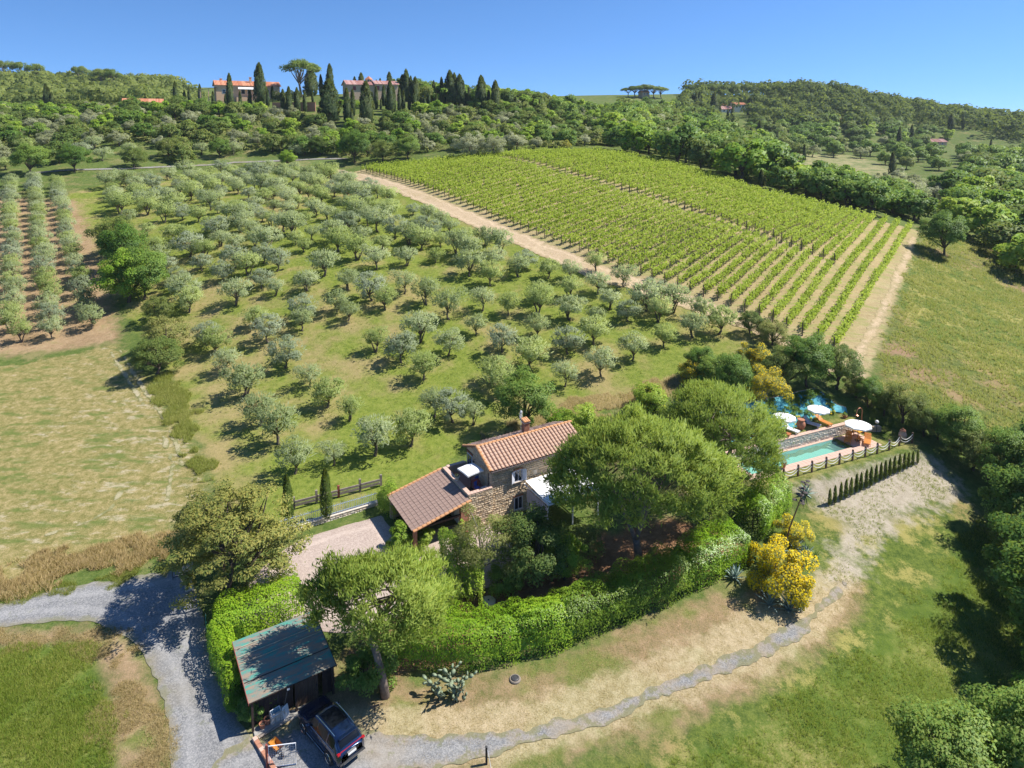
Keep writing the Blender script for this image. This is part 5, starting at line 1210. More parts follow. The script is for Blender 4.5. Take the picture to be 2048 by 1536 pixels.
# ---- yellow broom
def broom(label, px, py, s, n=1, seed=0, flowers=2600, w=(1.2, 1.1, 1.1)):
    p = pg(px, py); o = thing('broom_bush', label, 'broom', p, 0, None, s); r = random.Random(seed)
    cl = lumpy(30, w[0], w[1], w[2], .62*w[2], .36, low=-.35, jit=.75)
    V, F = clump_leaves(cl, 120, .28, .03, up=.8, shell=.1, rnd=.8); link('twigs', add_mat(leaf_mesh('broom_twigs', V, F), L_BROOM), o)
    V, F = clump_leaves(cl, int(flowers*.62/30), .085, .07, up=.6, shell=.35, rnd=.7); link('blossom', add_mat(leaf_mesh('broom_blossom', V, F), L_YELLOW), o)
    b = MB()
    for k in range(7): c = cl[k*2]; b.tube([(r.uniform(-.2, .2), r.uniform(-.2, .2), -.1), (c[0]*.4, c[1]*.4, c[2]*.5), (c[0]*.8, c[1]*.8, c[2])], [.04, .03, .01], 5)
    b.build('stems', BARK_GREY, o, kind='stuff'); return o
broom('big yellow flowering broom with agaves at the garden corner', 1553, 1178, 1.85, seed=1, flowers=13000, w=(1.15, 1.35, 1.0))
broom('yellow broom above the big one, beside the leaning agave stalk', 1585, 1085, 1.1, seed=2, flowers=6000)
broom('small yellow broom at the left of the shrub group above the pool', 1388, 768, 1.45, seed=3, flowers=4500)
broom('tall yellow broom uppermost above the blue sheet', 1503, 738, 1.6, seed=4, flowers=4500)
broom('yellow broom beside the blue sheet, below the tallest one', 1530, 800, 1.75, seed=5, flowers=5000)
broom('yellow broom behind the crown of the second pine', 1297, 815, 1.2, seed=6, flowers=3500)
broom('yellow broom behind the right end of the farmhouse roof', 1190, 880, 1.2, seed=7, flowers=3500)
for px, py, s, l in ((1447,292,2.4,'bright yellow broom left of the terracotta valley villa'),(1663,308,2.6,'yellow broom at the top of the pale meadow'),(1545,288,1.8,'yellow broom right of the stout cypresses'),(1130,298,1.5,'small yellow broom at the top edge of the vineyard')): broom(l, px, py, s, seed=int(px), flowers=1600)

# ---- agaves, yucca, prickly pear
M_AGAVE = mat_plain('agave_leaf', (.25,.34,.30), .55, .3, 3)
M_YUCCA = mat_plain('yucca_leaf', (.15,.24,.05), .6, .35, 3)
def blade_mesh(name, mat, L=1.2, W=.16, th=.03, curve=.3):
    b = MB(); n = 5; vs = []; fs = []
    for i in range(n+1):
        t_ = i/n; w = W*(.75+.5*t_)*(1-t_**2.2)+.004; x = L*t_*(1-curve*.25*t_); z = L*(.12*t_+curve*(t_-t_*t_)*.9)
        vs += [(x, -w/2, z+.04*(1-t_)), (x, 0, z-.01), (x, w/2, z+.04*(1-t_)), (x, 0, z-.01-th*(1-t_))]
    for i in range(n):
        a = i*4
        for q in range(4): fs.append((a+q, a+4+q, a+4+(q+1) % 4, a+(q+1) % 4))
    b.add(vs, fs); return b.mesh(name, mat, True)
BL_AG = blade_mesh('agave_leaf', M_AGAVE); BL_YU = blade_mesh('yucca_leaf', M_YUCCA, .75, .05, .01, .15)
def rosette(name, label, p, s, n, blade, lo=5, hi=75, cat='agave', dz=0):
    o = thing(name, label, cat, (p[0], p[1], p[2]+dz), 0, None, s)
    for k in range(n):
        a = k*2.39996; el = lo + (hi-lo)*k/n + rng.uniform(-6, 6); l = link('leaf', blade, o)
        l.rotation_euler = (0, -R(el), a); l.scale = (rng.uniform(.8, 1.1),)*3
    return o
for px, py, s, n, l in ((1470,1158,1.05,26,'grey-blue agave at the end of the hedge'),(1540,1212,1.1,26,'agave below the left side of the big yellow broom'),(1578,1222,1.25,30,'largest spiky agave at the foot of the big yellow broom'),(1600,1200,1.0,24,'agave on the right side of the big yellow broom'),
      (1612,1115,1.0,22,'agave beside the leaning stalk'),(1592,1098,1.1,24,'agave clump between the two brooms'),(1612,990,1.0,24,'agave on the slope below the rope fence'),(1560,1105,.9,20,'small agave behind the big broom')):
    rosette('agave', l, pg(px, py), s, n, BL_AG)
for px, py, s, n, l in ((1605,1135,1.1,46,'spiky green yucca right of the big yellow broom'),(1630,1128,.9,40,'smaller yucca rightmost of the pair by the broom'),(1545,1085,.9,40,'yucca between hedge and broom')):
    p = pg(px, py); y_ = rosette('yucca', l, p, s, n, BL_YU, -20, 80, 'yucca', .55); MB().tube([(0, 0, -.7), (.03, 0, -.2), (0, 0, .05)], [.12, .1, .09], 8).build('trunk', BARK_GREY, y_)
p = pg(1567, 1100); st = thing('agave_stalk', 'tall leaning dry agave stalk with seed heads', 'agave stalk', p); 
top = pdist(1612, 965, p[1]-.8); d = Vector(top)-Vector(p); MB().tube([(0, 0, -.1), d*.35+Vector((-.1, 0, 0)), d*.7, d], [.075, .065, .045, .02], 7).build('stem', mat_plain('dry_stalk', (.20,.11,.075), .9, .3, 5), st)
mh = mat_plain('seed_head', (.09,.075,.07), .9, .4, 9)
for k in range(11):
    f = .66 + .34*k/10; q = d*f; a = k*2.4; e = q + Vector((math.cos(a)*.55*(1.3-f), math.sin(a)*.55*(1.3-f), .18)); MB().tube([q, q.lerp(e, .6)+Vector((0, 0, .05)), e], [.02, .015, .012], 5).lathe([(.03,-.03),(.16,.0),(.2,.04),(.12,.08),(.02,.1)], 9, tuple(e)).build('seed_head', mh, st)
M_CACT = mat_plain('cactus_pad', (.22,.27,.17), .6, .3, 5)
def pad_mesh():
    b = MB(); n = 12; vs = [(0, -.02, .2), (0, .02, .2)]; fs = []
    for k in range(n):
        a = 2*math.pi*k/n; rx = .125*(1-.18*math.cos(a)); vs.append((rx*math.sin(a), 0, .2-.2*math.cos(a)))
    vs[0] = (0, -.035, .21); vs[1] = (0, .035, .21)
    for k in range(n): fs += [(0, 2+k, 2+(k+1) % n), (1, 2+(k+1) % n, 2+k)]
    b.add(vs, fs); return b.mesh('cactus_pad', M_CACT, True)
PADM = pad_mesh()
p = pg(890, 1392); oc_ = thing('prickly_pear', 'sprawling grey-green prickly pear cactus on the dry lawn', 'cactus', p, 0, None, (.95, .95, .78))
r = random.Random(5); tips = []
for k in range(13):
    x, y = r.uniform(-1.35, 1.35), r.uniform(-.55, .55); a = r.uniform(0, 6.28); M = Matrix.Translation((x, y, -.05)) @ Matrix.Rotation(a, 4, 'Z') @ Matrix.Rotation(R(r.uniform(-25, 25)), 4, 'X')
    for j in range(r.randint(3, 5)):
        s = r.uniform(1.0, 1.45); o = link('pad', PADM, oc_); o.matrix_local = M @ Matrix.Scale(s, 4)
        if r.random() < .8:
            M2 = M @ Matrix.Translation((.06*s, 0, .33*s)) @ Matrix.Rotation(R(r.uniform(20, 60)), 4, 'Y') @ Matrix.Rotation(r.uniform(-1, 1), 4, 'Z'); o = link('pad', PADM, oc_); o.matrix_local = M2 @ Matrix.Scale(s*.8, 4)
        M = M @ Matrix.Translation((0, 0, .38*s)) @ Matrix.Rotation(R(r.uniform(-35, 35)), 4, 'Y') @ Matrix.Rotation(R(r.uniform(-30, 30)), 4, 'X') @ Matrix.Rotation(r.uniform(-.9, .9), 4, 'Z')

# ---- weeds and grass that nobody could count
def tufts(name, label, poly, n, L, W, mats, spread=.5, lean=.5, hjit=.0, per=5):
    a = np.array(poly); lo = a.min(0); hi = a.max(0); out = np.zeros((0, 2))
    while len(out) < n:
        c = rng.uniform(lo, hi, (n*2, 2)); c = c[sdist(poly, c[:, 0], c[:, 1]) < 2.6*(vnoise(c[:, 0], c[:, 1], 1.7, 21)-.5) + 1.2*(vnoise(c[:, 0], c[:, 1], .5, 22)-.5)]
        if len(c) == 0: break
        c = c[(vnoise(c[:, 0], c[:, 1], 2.0, 3) + .6*vnoise(c[:, 0], c[:, 1], .6, 4)) > rng.uniform(.3, 1.1, len(c))]; out = np.concatenate([out, c])
    out = out[:n]; B = np.repeat(out, per, 0) + rng.normal(size=(n*per, 2))*.07; Z = h(B[:, 0], B[:, 1]); m = len(B)
    al = unit(np.stack([rng.normal(size=m)*lean, rng.normal(size=m)*lean, np.ones(m)], -1)); ln = L*rng.uniform(.5, 1.2, m)
    side = unit(np.cross(al, rng.normal(size=(m, 3)))); base = np.column_stack([B, Z-.02])
    V = np.stack([base-side*W/2, base+side*W/2, base+al*ln[:, None]], 1).reshape(-1, 3); F = np.arange(3*m).reshape(-1, 3)
    return link(name, add_mat(leaf_mesh(name, V, F, 'up'), mats), kind='stuff', label=label, category='grass')
G_LUSH = mat_leaf('lush_grass', (.09,.15,.016), (.18,.26,.032), (.38,.38,.10), .35, .6, .2, .25)
G_DRY = mat_leaf('dry_grass', (.30,.23,.11), (.44,.34,.17), (.60,.48,.27), .25, .7, .1, .3)
G_WEED = mat_leaf('weed_grass', (.17,.21,.04), (.27,.30,.075), (.44,.40,.15), .3, .6, .15, .25)
G_BROWN = mat_leaf('brown_weed', (.24,.18,.085), (.38,.28,.14), (.52,.40,.20), .2, .7, .1, .4)
tufts('grass', 'tall green grass of the meadow in the bottom left corner', Z_LUSH, 12000, .34, .03, G_LUSH)
tufts('grass', 'green grass on the shaded slope at the bottom right', Z_LUSH2, 20000, .32, .03, G_LUSH)
tufts('dry_grass', 'straw-coloured grass verge beside the road bend', Z_VERGE, 6000, .28, .025, G_DRY, lean=1.1)
tufts('dry_grass', 'short dry tufts on the lawn below the hedge', Z_DRY, 10000, .14, .025, G_DRY, lean=1.2, per=4)
tufts('weeds', 'rank green weeds along the ditch between field and grove', P2([(345,745),(300,765),(330,830),(375,900),(400,960),(425,965),(405,890),(380,820)]), 5500, .5, .05, G_WEED)
tufts('weeds', 'brown dry weeds on the bank between field and road', P2([(-60,1165),(0,1150),(110,1115),(220,1085),(320,1065),(345,1090),(330,1120),(220,1140),(100,1165),(0,1195),(-60,1205)]), 4200, .55, .05, G_BROWN)
tufts('weeds', 'green verge weeds along the upper road edge', P2([(-60,1210),(0,1196),(120,1166),(230,1148),(340,1128),(345,1136),(230,1157),(120,1174),(0,1203)]), 2500, .25, .03, G_WEED)
tufts('grass', 'mixed wild grasses of the meadow right of the vineyard', Z_WILD, 14000, .55, .08, G_WEED)
tufts('grass', 'short mown grass of the olive grove', Z_GROVE, 11000, .22, .05, G_WEED)
tufts('dry_grass', 'dry grass bank behind the farmhouse', P2([(1150,800),(1300,770),(1380,745),(1360,790),(1250,820),(1120,850),(1000,880),(960,880)]), 7000, .4, .04, G_DRY)
tufts('weeds', 'sparse weeds on the sandy slope', Z_SAND, 1300, .2, .04, G_WEED)

# ------------------------------------------------------------------ the farmhouse
def mat_stone(name, cols, mort=False):
    t = NT(name); p = t.obj(); g = t.n('NewGeometry')
    f = t.math('ADD', t.math('MULTIPLY', g.outputs['Random Per Island'], .8), t.math('MULTIPLY', t.noise(3, 3, .6, p), .2))
    c = t.ramp(f, [(i/(len(cols)-1), k) for i, k in enumerate(cols)])
    gr = t.noise(26, 4, .7, p); c = t.mix(t.math('MULTIPLY', gr, .3), c, (.16,.12,.09))
    t.bsdf(c, .92, .15, t.bump(gr, .5, .02)); return t.m
M_STONES = mat_stone('rubble_stone', [(.42,.30,.19), (.68,.51,.33), (.55,.44,.32), (.80,.65,.45), (.70,.54,.38), (.84,.73,.56)])
M_MORTAR = mat_plain('mortar', (.44,.35,.25), .95, .2, 5)
M_STONES_P = mat_stone('pale_stone', [(.55,.47,.38), (.76,.67,.57), (.66,.55,.44), (.84,.78,.69), (.77,.65,.52)])
M_BRICK = mat_stone('brick_red', [(.36,.15,.09), (.46,.21,.13), (.52,.27,.18)])
M_PAVER = mat_stone('pink_paver', [(.52,.33,.25), (.60,.40,.31), (.66,.47,.38), (.58,.36,.28)])
M_TFLOOR = mat_plain('terracotta_floor', (.40,.20,.14), .8, .2, 3)
M_TILE_OLD = mat_roof('weathered_tile', (.15,.098,.078), (.26,.175,.14), (.41,.30,.25))
M_TILE = mat_roof('clay_tile', (.29,.16,.105), (.45,.275,.185), (.64,.48,.37))
M_RIDGE = mat_roof('orange_tile', (.36,.15,.07), (.52,.24,.10), (.60,.36,.20))
M_SHUTW = mat_plain('pale_shutter', (.66,.68,.76), .6, .06, 3)
M_BLUED = mat_plain('blue_door', (.45,.55,.70), .5, .1, 3)
M_PIPE = mat_plain('dark_pipe', (.06,.05,.05), .5, .2, 4)
M_CANVAS = mat_plain('white_canvas', (.82,.82,.81), .8, .04, 2)
M_METALW = mat_plain('white_metal', (.72,.73,.75), .4, .05, 3)
def stones(mb, o, ex, ez, w, hh, holes=(), sx=(.18, .46), sz=(.11, .24), gap=.025, proud=(.02, .06), rs=1):
    """rubble courses on a wall plane; ex along, ez up, stones stand proud of the mortar"""
    r = random.Random(rs); ex = Vector(ex).normalized(); ez = Vector(ez).normalized(); n = ex.cross(ez); o = Vector(o); z = 0
    while z < hh - .05:
        ch = min(r.uniform(*sz), hh - z); x = -r.uniform(0, .15)
        while x < w:
            cw = r.uniform(*sx); x0, x1 = max(0, x)+gap/2, min(w, x+cw)-gap/2; z0 = z+gap/2+r.uniform(0, .02); z1_ = z+ch-gap/2-r.uniform(0, .02); x += cw
            if x1-x0 < .05 or z1_-z0 < .03: continue
            if any(x0 < b and x1 > a and z0 < d and z1_ > c for a, b, c, d in holes): continue
            p = r.uniform(*proud); i = min(.03, (x1-x0)*.2, (z1_-z0)*.25)
            j = lambda: r.uniform(-.012, .012)
            q = [(x0+j(), z0+j()), (x1+j(), z0+j()), (x1+j(), z1_+j()), (x0+j(), z1_+j())]
            t_ = [(x0+i, z0+i), (x1-i, z0+i), (x1-i, z1_-i), (x0+i, z1_-i)]
            vs = [o+ex*a+ez*b+n*.001 for a, b in q] + [o+ex*a+ez*b+n*p for a, b in t_]
            mb.add(vs, [(4, 5, 6, 7), (0, 1, 5, 4), (1, 2, 6, 5), (2, 3, 7, 6), (3, 0, 4, 7)])
        z += ch
    return mb
HZ0 = Z_HOUSE; E0 = pz(980.78, 945.57, 5.75); HL, HW, HRZ = 10.3, 5.5, R(29.93); ZE = 4.75; RISE = 1.15
FH = thing('farmhouse', 'two-storey stone farmhouse with tiled roofs, terrace and low porch wing', 'farmhouse', (E0[0], E0[1], HZ0), HRZ)
x0, x1, y0, y1 = .25, HL-.25, .3, HW-.3; ym = HW/2; kk = RISE/ym
b = MB(); b.add([(x0,y0,-.4),(x1,y0,-.4),(x1,y1,-.4),(x0,y1,-.4),(x0,y0,ZE+.1),(x1,y0,ZE+.1),(x1,y1,ZE+.1),(x0,y1,ZE+.1),(x0,ym,ZE+RISE-.02),(x1,ym,ZE+RISE-.02)],
      [(3,2,1,0),(0,1,5,4),(2,3,7,6),(1,2,6,9,5),(3,0,4,8,7),(4,5,9,8),(6,7,8,9)])
wallo = b.build('wall', M_MORTAR, FH)
sb = MB(); WINS = [(2.6,3.35,2.98,4.15),(7.65,8.4,2.75,3.95),(2.6,3.4,.3,1.6)]
stones(sb, (x0, y0, -.2), (1, 0, 0), (0, 0, 1), x1-x0, ZE+.15, [(a-x0-.12, b_-x0+.12, c+.1, d+.3) for a, b_, c, d in WINS] + [(4.35, 4.75, 3.4, 3.9)], rs=1)
for k in range(2):   # gable ends, stepped under the slope
    zz = -.2
    while zz < ZE+RISE-.3:
        half = ym-y0 if zz < ZE-.1 else max(0, (ZE+RISE-zz-.25)/kk*1.0); half = min(half, ym-y0)
        if k == 0: stones(sb, (x0, ym+half, zz), (0, -1, 0), (0, 0, 1), 2*half, .45, [(-.1+ (ym+half)-4.95, (ym+half)-4.05+.1, 2.45-zz, 4.5-zz)], rs=int(zz*10)+5)
        else: stones(sb, (x1, ym-half, zz), (0, 1, 0), (0, 0, 1), 2*half, .45, rs=int(zz*10)+90)
        zz += .45
sb.build('wall_stone', M_STONES, FH, kind='stuff')
def window(parent, xa, xb, za, zb, y, shutters=True, mat=M_SHUTW, nx=(1, 0)):
    fr = MB()
    for a, c, d, e in ((xa-.05, xa+.03, za, zb), (xb-.03, xb+.05, za, zb), (xa+.03, xb-.03, zb-.06, zb), (xa+.03, xb-.03, za, za+.06), ((xa+xb)/2-.025, (xa+xb)/2+.025, za+.06, zb-.06)): fr.box(a, c, y-.06, y+.02, d, e)
    w = fr.build('window', mat, parent); MB().box(xa+.03, xb-.03, y-.022, y-.012, za+.06, zb-.06).build('pane', M_GLASS, w)
    MB().box(xa-.12, xb+.12, y-.14, y-.0, za-.08, za-.005, .01).build('sill', M_STONES_P, w)
    MB().box(xa-.1, xb+.1, y-.07, y-.0, zb+.005, zb+.16, .01).build('lintel', M_BRICK, w)
    if shutters:
        for q in (-1, 1):
            s_ = MB(); hw_ = (xb-xa)/2
            s_.box(0, hw_, -.02, .02, za, zb)
            for i in range(11): z_ = za+.05+(zb-za-.1)*i/11; s_.box(.04, hw_-.04, -.032, -.021, z_, z_+.06)
            so = s_.build('shutter', mat, w); ang = R(180-28) if q < 0 else R(28)
            so.location = ((xa-.05) if q < 0 else (xb+.05), y-.1, 0); so.rotation_euler = (0, 0, -ang if q > 0 else ang-R(360)+R(56)-R(28))
            so.rotation_euler = (0, 0, -R(24)) if q > 0 else (0, 0, R(180+24))
    return w
window(FH, 2.6, 3.35, 3.03, 4.1, y0); window(FH, 7.65, 8.4, 2.8, 3.9, y0); window(FH, 2.6, 3.4, .35, 1.55, y0, False)
MB().box(4.62, 4.98, y0-.03, y0+.01, 3.2, 3.6).build('vent_grille', M_STONES_P, FH)
gd = MB(); gd.box(x0-.05, x0+.02, 4.05, 4.95, 2.62, 4.45); dr = gd.build('door', M_BLUED, FH)
for q in (0, 1):
    MB().box(x0-.07, x0-.051, 4.12+.42*q, 4.46+.42*q, 3.3, 4.3).build('pane', M_GLASS, dr)
MB().box(x0-.09, x0-.05, 4.47, 4.53, 3.35, 3.47).build('handle', M_PIPE, dr)
MB().box(x0-.10, x0+.0, 3.85, 5.1, 4.48, 4.66).build('lintel', mat_plain('lintel_wood', (.20,.08,.05), .8, .3, 4), FH)
wl = MB().tube([(x0-.02, 3.2, 4.5), (x0-.25, 3.2, 4.55), (x0-.3, 3.2, 4.42)], .02, 6).lathe([(.03,.0),(.1,-.05),(.09,-.25),(.03,-.3)], 8, (x0-.3, 3.2, 4.42)).build('wall_lamp', M_PIPE, FH)
MB().tube([(x0-.06, .75, 4.3), (x0-.06, .75, 2.7)], .045, 8).build('drainpipe', M_PIPE, FH)
# --- main roof: clay tiles in columns
def tile_mesh(name, w, l, rise, mat, th=.02, taper=.85):
    b = MB(); n = 5; vs = []; fs = []
    for e, (yy, f) in enumerate(((0, 1), (l, taper))):
        for k in range(n+1):
            a = math.pi*k/n; vs.append((-math.cos(a)*w/2*f, yy, math.sin(a)*rise*f + (.025 if e == 0 else 0)))
    for k in range(n): fs.append((k, k+1, n+2+k, n+1+k))
    fs.append(tuple(range(n, -1, -1))); b.add(vs, fs); return b.mesh(name, mat)
ncol, nrow = 27, 8; cw = HL/ncol; sl = math.hypot(ym, RISE); rl = sl/nrow; TM = tile_mesh('cover_tile', cw*.78, rl*1.12, .085, M_TILE)
rb = MB(); base = [(0,0,ZE-.02),(HL,0,ZE-.02),(HL,ym,ZE+RISE-.02),(0,ym,ZE+RISE-.02),(0,HW,ZE-.02),(HL,HW,ZE-.02)]
rb.add(base + [(p[0], p[1], p[2]+.08) for p in base], [(3,2,1,0),(5,2,3,4)][:1] + [(2,5,4,3)][:0] + [(4,5,2,3),(6,7,8,9),(9,8,11,10),(0,1,7,6),(1,2,8,7),(2,5,11,8),(5,4,10,11),(4,3,9,10),(3,0,6,9)])
roof = rb.build('roof', mat_roof('pan_tile', (.12,.06,.045), (.22,.115,.085), (.32,.19,.15)), FH)
slope = Matrix.Rotation(math.atan2(RISE, ym), 4, 'X')
for i in range(ncol):
    for j in range(nrow):
        t_ = link('roof_tile', TM, roof); jx = rng.uniform(-.012, .012)
        t_.matrix_local = Matrix.Translation(((i+.5)*cw+jx, j*rl*math.cos(math.atan2(RISE, ym)), ZE+.065+j*rl*math.sin(math.atan2(RISE, ym)))) @ slope @ Matrix.Rotation(rng.uniform(-.02, .02), 4, 'Z')
bs = MB(); tv = [v.co.copy() for v in TM.vertices]; tf = [tuple(p.vertices) for p in TM.polygons]; back = Matrix.Translation((HL, HW, ZE+.065)) @ Matrix.Rotation(math.pi, 4, 'Z') @ slope
for i in range(ncol):
    for j in range(nrow): M_ = back @ Matrix.Translation(((i+.5)*cw, j*rl, 0)); bs.add([M_ @ v for v in tv], tf)
bs.build('back_roof_tiles', M_TILE_OLD, roof, kind='stuff')
RT = tile_mesh('ridge_cap', .3, .45, .12, M_RIDGE)
for i in range(25):
    t_ = link('ridge_tile', RT, roof); t_.matrix_local = Matrix.Translation((.42*i-.02, ym, ZE+RISE+.06)) @ Matrix.Rotation(-math.pi/2, 4, 'Z')
for yy, s0 in ((0, 1), (HW, -1)):   # gable edge tiles, orange with lichen
    for j in range(7):
        f = j/7; t_ = link('verge_tile', RT, roof); yq = f*ym if s0 > 0 else HW-f*ym
        t_.matrix_local = Matrix.Translation((.03, yq, ZE+.10+f*RISE)) @ (Matrix.Identity(4) if s0 > 0 else Matrix.Rotation(math.pi, 4, 'Z')) @ slope
MB().tube([(.05, -.07, ZE-.03), (HL-.05, -.07, ZE-.06)], .07, 8).build('gutter', M_PIPE, FH)
MB().tube([(HL-.5, -.05, ZE-.1), (HL-.45, .2, ZE-.3), (HL-.45, .22, .2)], .045, 8).build('downpipe', M_PIPE, FH)
ch = MB(); stones(ch, (5.5,3.4,ZE+.6), (1,0,0), (0,0,1), .6, 1.2, sx=(.2,.26), sz=(.07,.08), gap=.012, proud=(.004,.01), rs=3); stones(ch, (5.5,3.9,ZE+.6), (0,-1,0), (0,0,1), .5, 1.2, sx=(.2,.26), sz=(.07,.08), gap=.012, proud=(.004,.01), rs=4)
ch.box(5.51, 6.09, 3.41, 3.89, ZE+.3, ZE+1.8); cho = ch.build('chimney', M_BRICK, roof)
for i in range(3): t_ = link('chimney_tile', RT, cho); t_.matrix_local = Matrix.Translation((5.58+.22*i, 3.3, ZE+1.92)) @ Matrix.Rotation(R(14), 4, 'X') @ Matrix.Scale(1.7, 4, (0, 1, 0))
MB().box(5.45, 6.15, 3.34, 3.96, ZE+1.81, ZE+1.88, .01).build('chimney_cap', M_STONES_P, cho)
an = MB(); an.tube([(5.3, 3.7, ZE+.6), (5.3, 3.7, ZE+3.0)], .022, 6)
for i in range(5): an.tube([(5.05, 3.55+.0*i, ZE+2.4+.13*i), (5.55, 3.85, ZE+2.4+.13*i)], .012, 5)
an.box(5.25, 5.38, 3.6, 3.75, ZE+2.85, ZE+3.05); an.build('antenna', M_METALW, roof)
# --- terrace left of the gable
TX, TF = -2.15, 2.62
b = MB(); b.box(TX+.02, x0-.003, .32, 5.2, TF-.25, TF); tfo = b.build('terrace_floor', M_TFLOOR, FH)
for i in range(5):
    for j in range(11): MB().box(TX+.36+.41*i, TX+.36+.41*i+.39, .62+.4*j, .62+.4*j+.38, TF+.001, TF+.014).build('floor_tile', M_TFLOOR, tfo)
pb = MB(); pb.box(TX, x0-.004, .0, .3, -.4, 3.3); pb.box(TX-.002, TX+.3, .302, 5.2, -.4, 3.3); pb.box(TX-.001, x0-.005, 5.21, 5.5, -.4, 3.3); par = pb.build('parapet', M_MORTAR, FH)
sp_ = MB(); stones(sp_, (TX, 0, -.2), (1,0,0), (0,0,1), x0-TX, 3.5, rs=21); stones(sp_, (TX-.002, 5.2, 2.6), (0,-1,0), (0,0,1), 5.2, .7, rs=22); stones(sp_, (TX+.3, .3, 2.62), (0,1,0), (0,0,1), 4.9, .68, rs=23); stones(sp_, (x0, 5.21, 2.62), (-1,0,0), (0,0,1), 2.1, .68, rs=24); sp_.build('parapet_stone', M_STONES, par, kind='stuff')
for i in range(8): MB().box(TX-.04+.3*i, TX-.04+.3*i+.285, -.05, .35, 3.302, 3.37, .008).build('coping_brick', M_PAVER, par)
for i in range(15): MB().box(TX-.05, TX+.35, .37+.33*i, .37+.33*i+.31, 3.302, 3.37, .008).build('coping_brick', M_PAVER, par)
for i in range(6): MB().box(TX+.4+.31*i, TX+.4+.31*i+.295, 5.17, 5.54, 3.302, 3.37, .008).build('coping_brick', M_PAVER, par)
# --- porch wing with flat interlocking tiles
PX0, PX1, PY0, PY1, PZ0, PZ1 = -7.45, -2.2, -.5, 5.6, 1.95, 3.1
pk = (PZ1-PZ0)/(PX1-PX0); pa = math.atan(pk)
b = MB(); v_ = [(PX0,PY0,PZ0-.1),(PX1,PY0,PZ1-.1),(PX1,PY1,PZ1-.1),(PX0,PY1,PZ0-.1)]; b.add(v_ + [(a, c, d+.09) for a, c, d in v_], [(3,2,1,0),(4,5,6,7),(0,1,5,4),(1,2,6,5),(2,3,7,6),(3,0,4,7)]); pr = b.build('porch_roof', M_WOODDK, FH)
nu, nv_ = 14, 13; tw = (PY1-PY0)/nv_; tl = (PX1-PX0)/math.cos(pa)/nu
tb = MB(); tb.add([(0,0,.03),(tl*1.06,0,.0),(tl*1.06,tw*.97,.0),(0,tw*.97,.03),(0,tw*.12,.055),(tl*1.06,tw*.12,.03),(tl*1.06,tw*.3,.008),(0,tw*.3,.038),(0,0,0),(0,tw*.97,0)], [(0,1,5,4),(4,5,6,7),(7,6,2,3),(8,0,4,7,3,9)]); PT = tb.mesh('flat_tile', M_TILE_OLD)
PM = Matrix.Translation((PX0-.05, PY0, PZ0-.005)) @ Matrix.Rotation(-pa, 4, 'Y')
for i in range(nu):
    for j in range(nv_):
        t_ = link('roof_tile', PT, pr); t_.matrix_local = PM @ Matrix.Translation((i*tl, j*tw, .01*rng.random())) @ Matrix.Rotation(rng.uniform(-.012, .012), 4, 'Z')
for (a, c, lab) in (((PX0, PY0-.05), (PX1, PY0-.05), 0), ((PX0, PY1+.03), (PX1, PY1+.03), 1)):
    for i in range(13): f = i/13; t_ = link('verge_tile', RT, pr); t_.matrix_local = Matrix.Translation((a[0]+(c[0]-a[0])*f, a[1], PZ0+.0+(PZ1-PZ0)*f)) @ Matrix.Rotation(-pa, 4, 'Y') @ Matrix.Rotation(-math.pi/2, 4, 'Z')
MB().box(PX0+.2, PX0+.45, 5.0, 5.4, -.3, PZ0-.12).build('porch_pillar', M_MORTAR, FH); MB().box(PX0+.15, PX0+.45, PY0+.2, PY0+.5, -.3, PZ0-.12, .01).build('porch_pillar', M_BRICK, FH)
bp = MB(); bp.box(-3.0, -2.32, -.28, .08, -.3, 2.82); stones(bp, (-3.0, -.28, -.2), (1,0,0), (0,0,1), .68, 3.0, sx=(.22,.28), sz=(.075,.085), gap=.012, proud=(.006,.012), rs=31); stones(bp, (-3.0, .08, -.2), (0,-1,0), (0,0,1), .36, 3.0, sx=(.2,.25), sz=(.075,.085), gap=.012, proud=(.006,.012), rs=32); bp.build('porch_pillar', M_BRICK, FH)
MB().box(PX0+.1, PX1-.05, 5.15, 5.45, -.3, 1.9).build('porch_back_wall', M_MORTAR, FH)
MB().box(-2.45, TX-.01, .1, 5.15, -.3, 2.7).build('porch_inner_wall', mat_plain('porch_plaster', (.42,.33,.26), .9, .2, 3), FH)
MB().box(-2.49, -2.452, 1.2, 2.2, -.1, 2.0).build('porch_door', M_WHITE, FH)
MB().box(PX0+.3, -2.5, PY0+.25, PY0+.4, PZ0-.2, PZ0-.02).build('beam', M_WOODDK, FH)
# --- pergola with white sheets in front of the house
AW = thing('pergola', 'white sheeted pergola attached to the farmhouse front', 'pergola', (E0[0], E0[1], HZ0), HRZ)
aw = MB()
for a, c in ((3.6, 6.2), (6.25, 9.0)):
    vs = [];
    for i in range(7):
        for j in range(7): f, g_ = i/6, j/6; vs.append((a+(c-a)*f, -.0-3.7*g_, 3.02-.3*g_-.10*math.sin(math.pi*g_)*math.sin(math.pi*f)))
    aw2 = MB(); aw2.add(vs + [(p[0], p[1], p[2]-.02) for p in vs], [(i*7+j, i*7+j+1, i*7+j+8, i*7+j+7) for i in range(6) for j in range(6)] + [(49+i*7+j+7, 49+i*7+j+8, 49+i*7+j+1, 49+i*7+j) for i in range(6) for j in range(6)])
    aw2.build('sheet', M_CANVAS, AW, True)
for xx in (3.62, 6.22, 8.98):
    MB().box(xx-.05, xx+.05, -3.72, .28, 2.56, 2.66).build('beam', M_METALW, AW); MB().box(xx-.05, xx+.05, -3.72, -3.62, -.2, 2.555).build('post', M_METALW, AW)
MB().box(3.55, 9.05, -3.82, -3.73, 2.56, 2.68).build('front_beam', M_METALW, AW)
scr = MB()
